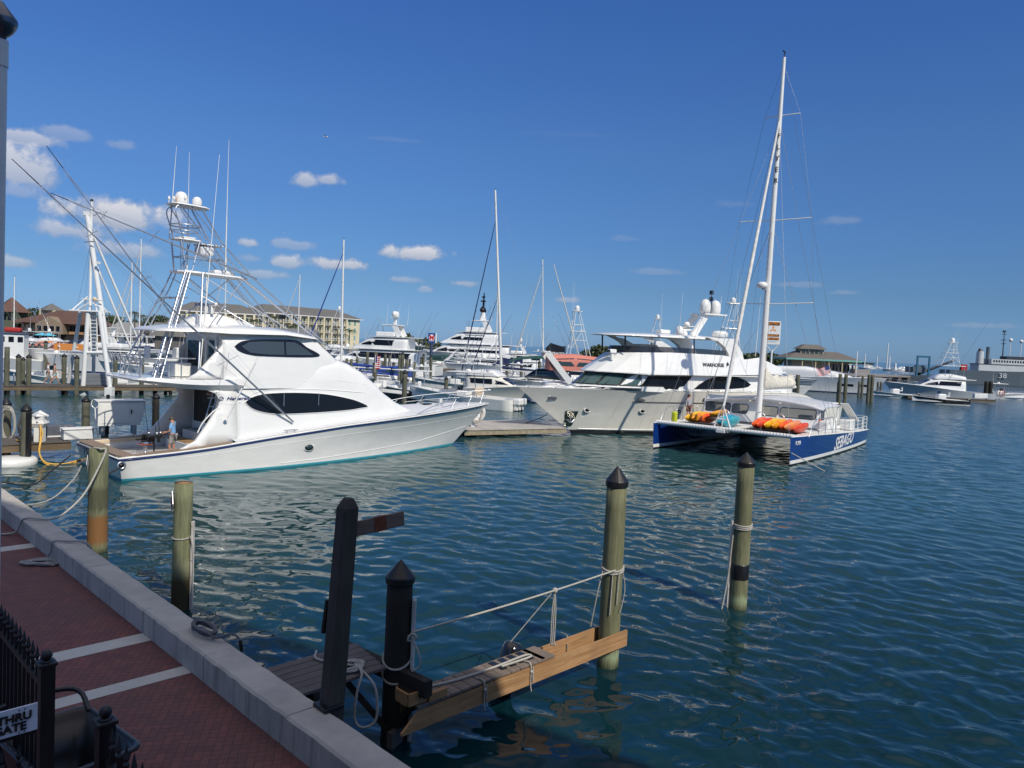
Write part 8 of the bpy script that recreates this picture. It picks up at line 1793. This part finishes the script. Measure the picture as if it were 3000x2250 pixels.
MB().add([(-.5, -.5, 4.4), (L+.5, -.5, 4.4), (L+.5, 12, 4.4), (-.5, 12, 4.4), (-.5, 5.7, 7.4), (L+.5, 5.7, 7.4)], [(0, 1, 5, 4), (2, 3, 4, 5), (1, 2, 5), (3, 0, 4)]).build('roof', mat('metal_roof', (.17, .175, .18), .55, var=.08, vscale=.3), o, recalc=True)
q = dep(447, 1040, 128); o = empty('boathouse', (q.x, q.y, 0), R(4), 'grey timber boathouse on piles with a steep roof left of the tower legs', 'boathouse'); bw_ = mat('grey_shingle_wall', (.15, .14, .13), .85, var=.25, vscale=2)
MB().box((3.3, 3, 3.6), (6.4, 5, 3.2)).build('wall', bw_, o); MB().add([(-.6, -.2, 4.9), (7.2, -.2, 4.9), (7.2, 6.2, 4.9), (-.6, 6.2, 4.9), (2.0, 3, 8.2), (4.8, 3, 8.2)], [(0, 1, 5, 4), (1, 2, 5), (2, 3, 4, 5), (3, 0, 4)]).build('roof', hr, o, recalc=True)
for i in range(5): MB().box((.4+i*1.45, .4, .9), (.3, .3, 2.6)).build('support_pile', PILEF, o)
o = empty('dark_ball_buoy', dep(430, 975, 118), 0, 'round dark ball hanging left of the boathouse', 'buoy'); MB().ball((0, 0, 0), .45, 12).build('ball', mat('rust_brown', (.10, .07, .06), .8), o)
for px, lab in ((122, 'light blue umbrella left one before the timber building'), (143, 'light blue umbrella right one before the timber building')):
    q = dep(px, 1000, 185); o = empty('umbrella', (q.x, q.y, 1.1), 0, lab, 'umbrella'); MB().tube([(0, 0, 0), (0, 0, 2.6)], .05, 6).build('pole', WHITE, o); MB().lathe([(1.7, 2.2), (.02, 2.9)], n=8, smooth=False).build('canopy', mat('umbrella_blue', (.10, .45, .60), .7), o)
# trees
LEAF = mat('leaf_green', (.060, .090, .028), .6, var=.55, vscale=.6, col2=(.022, .042, .014)); LEAF2 = mat('olive_leaf', (.085, .10, .035), .6, var=.5, vscale=.6, col2=(.035, .05, .018)); BARK = mat('bark', (.12, .09, .065), .9, var=.4, vscale=3)
def leaves(n, blobs, size, seed, m, parent, name='crown'):
    g = np.random.default_rng(seed); B_ = np.array([b[:3] for b in blobs]); Rd = np.array([b[3:6] for b in blobs]); i = g.integers(0, len(blobs), n)
    u = g.normal(size=(n, 3)); u /= np.linalg.norm(u, axis=1)[:, None]; r = g.uniform(.45, 1.05, n)**.6
    c = B_[i]+u*Rd[i]*r[:, None]; a = g.normal(size=(n, 3)); a /= np.linalg.norm(a, axis=1)[:, None]; b = np.cross(a, g.normal(size=(n, 3))); b /= np.linalg.norm(b, axis=1)[:, None]
    s = size*g.uniform(.6, 1.3, n)[:, None]; V = np.stack([c-a*s, c-b*s*.6, c+a*s, c+b*s*.6], 1).reshape(-1, 3)
    me = D.meshes.new(name); me.from_pydata(V.tolist(), [], (np.arange(n*4).reshape(-1, 4)).tolist()); me.materials.append(m); o = D.objects.new(name, me); COL.objects.link(o); o.parent = parent; return o
def tree(x, y, z, h, w, label, seed, m=LEAF, n=1500, group=None):
    o = empty('leafy_tree', (x, y, z), 0, label, 'tree', group); g = random.Random(seed)
    tr_ = MB(); tr_.tube([(0, 0, 0), (.1*h*g.uniform(-.3, .3), 0, h*.35), (0, 0, h*.6)], [h*.035, h*.026, h*.012], 7); bl = []
    for k in range(9): a = g.uniform(0, 6.28); rr = g.uniform(.15, .75)*w/2; p = (rr*math.cos(a), rr*math.sin(a), h*g.uniform(.45, .9)); q = g.uniform(.16, .30)*w; bl.append(p+(q, q, q*.75)); tr_.tube([(0, 0, h*.35), (p[0]*.5, p[1]*.5, h*.5), p], [h*.014, h*.008, h*.004], 5)
    tr_.build('trunk', BARK, o); leaves(n, bl, h*.045, seed, m, o); return o
def palm(x, y, z, h, label, seed, group=None):
    o = empty('palm_tree', (x, y, z), 0, label, 'palm', group); g = random.Random(seed); lx = g.uniform(-.5, .5)
    MB().tube([(0, 0, 0), (lx*.3, 0, h*.4), (lx, 0, h)], [.22, .17, .13], 8).build('trunk', BARK, o)
    mb = MB()
    for k in range(17):
        a = k*2.4+g.uniform(-.2, .2); up = g.uniform(-.1, 1.0); L = g.uniform(2.0, 2.7); P = []
        for i in range(7): t_ = i/6; P.append(Vector((lx+math.cos(a)*L*t_*.95, math.sin(a)*L*t_*.95, h+up*L*t_*.7-L*.75*t_*t_)))
        mb.tube(P, [.03, .006], 3) if False else None
        for i in range(6):
            d = (P[i+1]-P[i]).normalized(); s_ = d.cross(Vector((0, 0, 1))).normalized()
            for sg in (-1, 1):
                for j in range(2):
                    p = P[i].lerp(P[i+1], j/2); q = p+s_*sg*.42*(1-i/8)+d*.25-Vector((0, 0, .30)); mb.add([p, p+d*.14, q], [(0, 1, 2)])
    mb.build('crown', LEAF2, o); return o
TREES = [(8, 915, 18, 'large dark tree at the far left behind the masts'), (60, 940, 12, 'leafy tree left of the tan arches'), (85, 908, 11, 'tree rising behind the brown roof on the left'), (110, 925, 9, 'low tree beside the timber building'), (236, 915, 12, 'tree behind the pipe tower platform'), (205, 922, 8, 'bushy tree behind the brown roof ridge'), (330, 930, 11, 'leafy tree right of the pipe tower'), (352, 925, 10, 'dark tree behind the porch building'), (430, 935, 10, 'tree behind the porch roof end'), (462, 928, 12, 'tree left of the tower legs'), (500, 930, 11, 'tree between the tower legs'), (300, 935, 10, 'low tree behind the porch roof')]
for i, (px, pt_, w, lab) in enumerate(TREES):
    Y = 235; q = dep(px, 1000, Y); tree(q.x, q.y, 1.0, dep(px, pt_, Y).z-1.0, w, lab, 20+i, LEAF if i % 2 else LEAF2, n=1500)
for i, (px, pt_, Y, lab) in enumerate(((395, 905, 200, 'palm with drooping crown above the porch building'), (412, 915, 205, 'shorter palm right of the drooping one'), (558, 918, 230, 'palm seen through the tuna tower'), (782, 922, 225, 'palm left of the pair before the hotel'), (803, 920, 225, 'palm right of the pair before the hotel'), (852, 948, 200, 'palm before the hotel left of the sailboat mast'), (868, 944, 205, 'palm close to the sailboat mast'), (990, 952, 240, 'palm before the hotel end wall'), (1022, 960, 250, 'palm at the corner of the hotel end wall'), (1000, 972, 235, 'low palm beneath the green shutters'), (738, 930, 225, 'palm above the yacht windscreen'))):
    q = dep(px, 1000, Y); palm(q.x, q.y, 1.0, dep(px, pt_, Y).z-1.8, lab, 60+i)
def shrubs(px0, px1, Y, top, lab, seed, dens=420, ground=True):
    a, b = dep(px0, 1030, Y), dep(px1, 1030, Y); n = int(abs(b.x-a.x)/6)+2; g = random.Random(seed); bl = []
    if ground: land('islet', [(a.x, a.y-6), (b.x, b.y-6), (b.x, b.y+30), (a.x, a.y+30)], .6, SAND)
    for k in range(n*3): t_ = g.random(); bl.append((a.x+(b.x-a.x)*t_, a.y+g.uniform(0, 20), dep((px0+px1)/2, top, Y).z*g.uniform(.25, .62), g.uniform(3, 6), g.uniform(3, 5), dep((px0+px1)/2, top, Y).z*g.uniform(.25, .42)))
    o = leaves(n*dens, bl, 1.1, seed, LEAF2 if seed % 2 else LEAF, None, 'mangrove_growth'); o['kind'] = 'stuff'; return o
shrubs(1728, 1802, 420, 1010, '', 3); shrubs(1128, 1180, 430, 966, '', 4); shrubs(1180, 1262, 460, 985, '', 5); shrubs(2205, 2300, 430, 1032, '', 6); shrubs(-100, 560, 300, 938, '', 7, dens=260, ground=False)
shrubs(2440, 2560, 1500, 1060, '', 8)
# teal wall/roof seen behind the coral canopy
q = dep(1735, 1052, 130); o = empty('teal_roof_shelter', (q.x, q.y, 0), 0, 'flat pale teal roofed shelter behind the coral canopy', 'shelter'); MB().box((4, 2, 3.2), (9, 4, .5)).build('roof', mat('pale_teal', (.28, .52, .45), .6), o); MB().box((4, 2, 2.2), (8.6, 3.6, 2.0)).build('wall', MAT['pale_teal'], o)
for x, l in ((1783, 'thin white pole at the islet, left one'), (1795, 'thin white pole at the islet, right one'), (2510, 'thin white pole at the right end of the green fascia')): q = dep(x, 1060, 145); MB().tube([(q.x, q.y, 0), (q.x, q.y, dep(x, 1028, 145).z)], .09, 6).build('light_pole', WHITE, label=l, cat='pole')
# birds
for px, py, Y, s_, l in ((955, 401, 60, .30, 'dark bird gliding high above the marina'), (832, 681, 90, .22, 'tiny pale bird between the clouds')):
    q = dep(px, py, Y); mb = MB(); mb.tube([(-.5, 0, 0), (-.2, 0, .02), (.25, 0, .02), (.42, 0, 0)], [.02, .08, .09, .03], 7)
    b_ = mb.build('bird', HAIR if s_ > .5 else WHITE, loc=q, label=l, cat='bird'); b_.scale = (s_*1.3,)*3
    for sg in (-1, 1): MB().loft([[Vector((.12-.12*abs(y), sg*y, .06+.1*math.sin(y*2))), Vector((-.12-.15*y, sg*y, .05+.1*math.sin(y*2)))] for y in (.05, .4, .8, 1.1)], ends=False).build('wing', HAIR if s_ > .5 else WHITE, b_)
# far coast haze line lies beyond
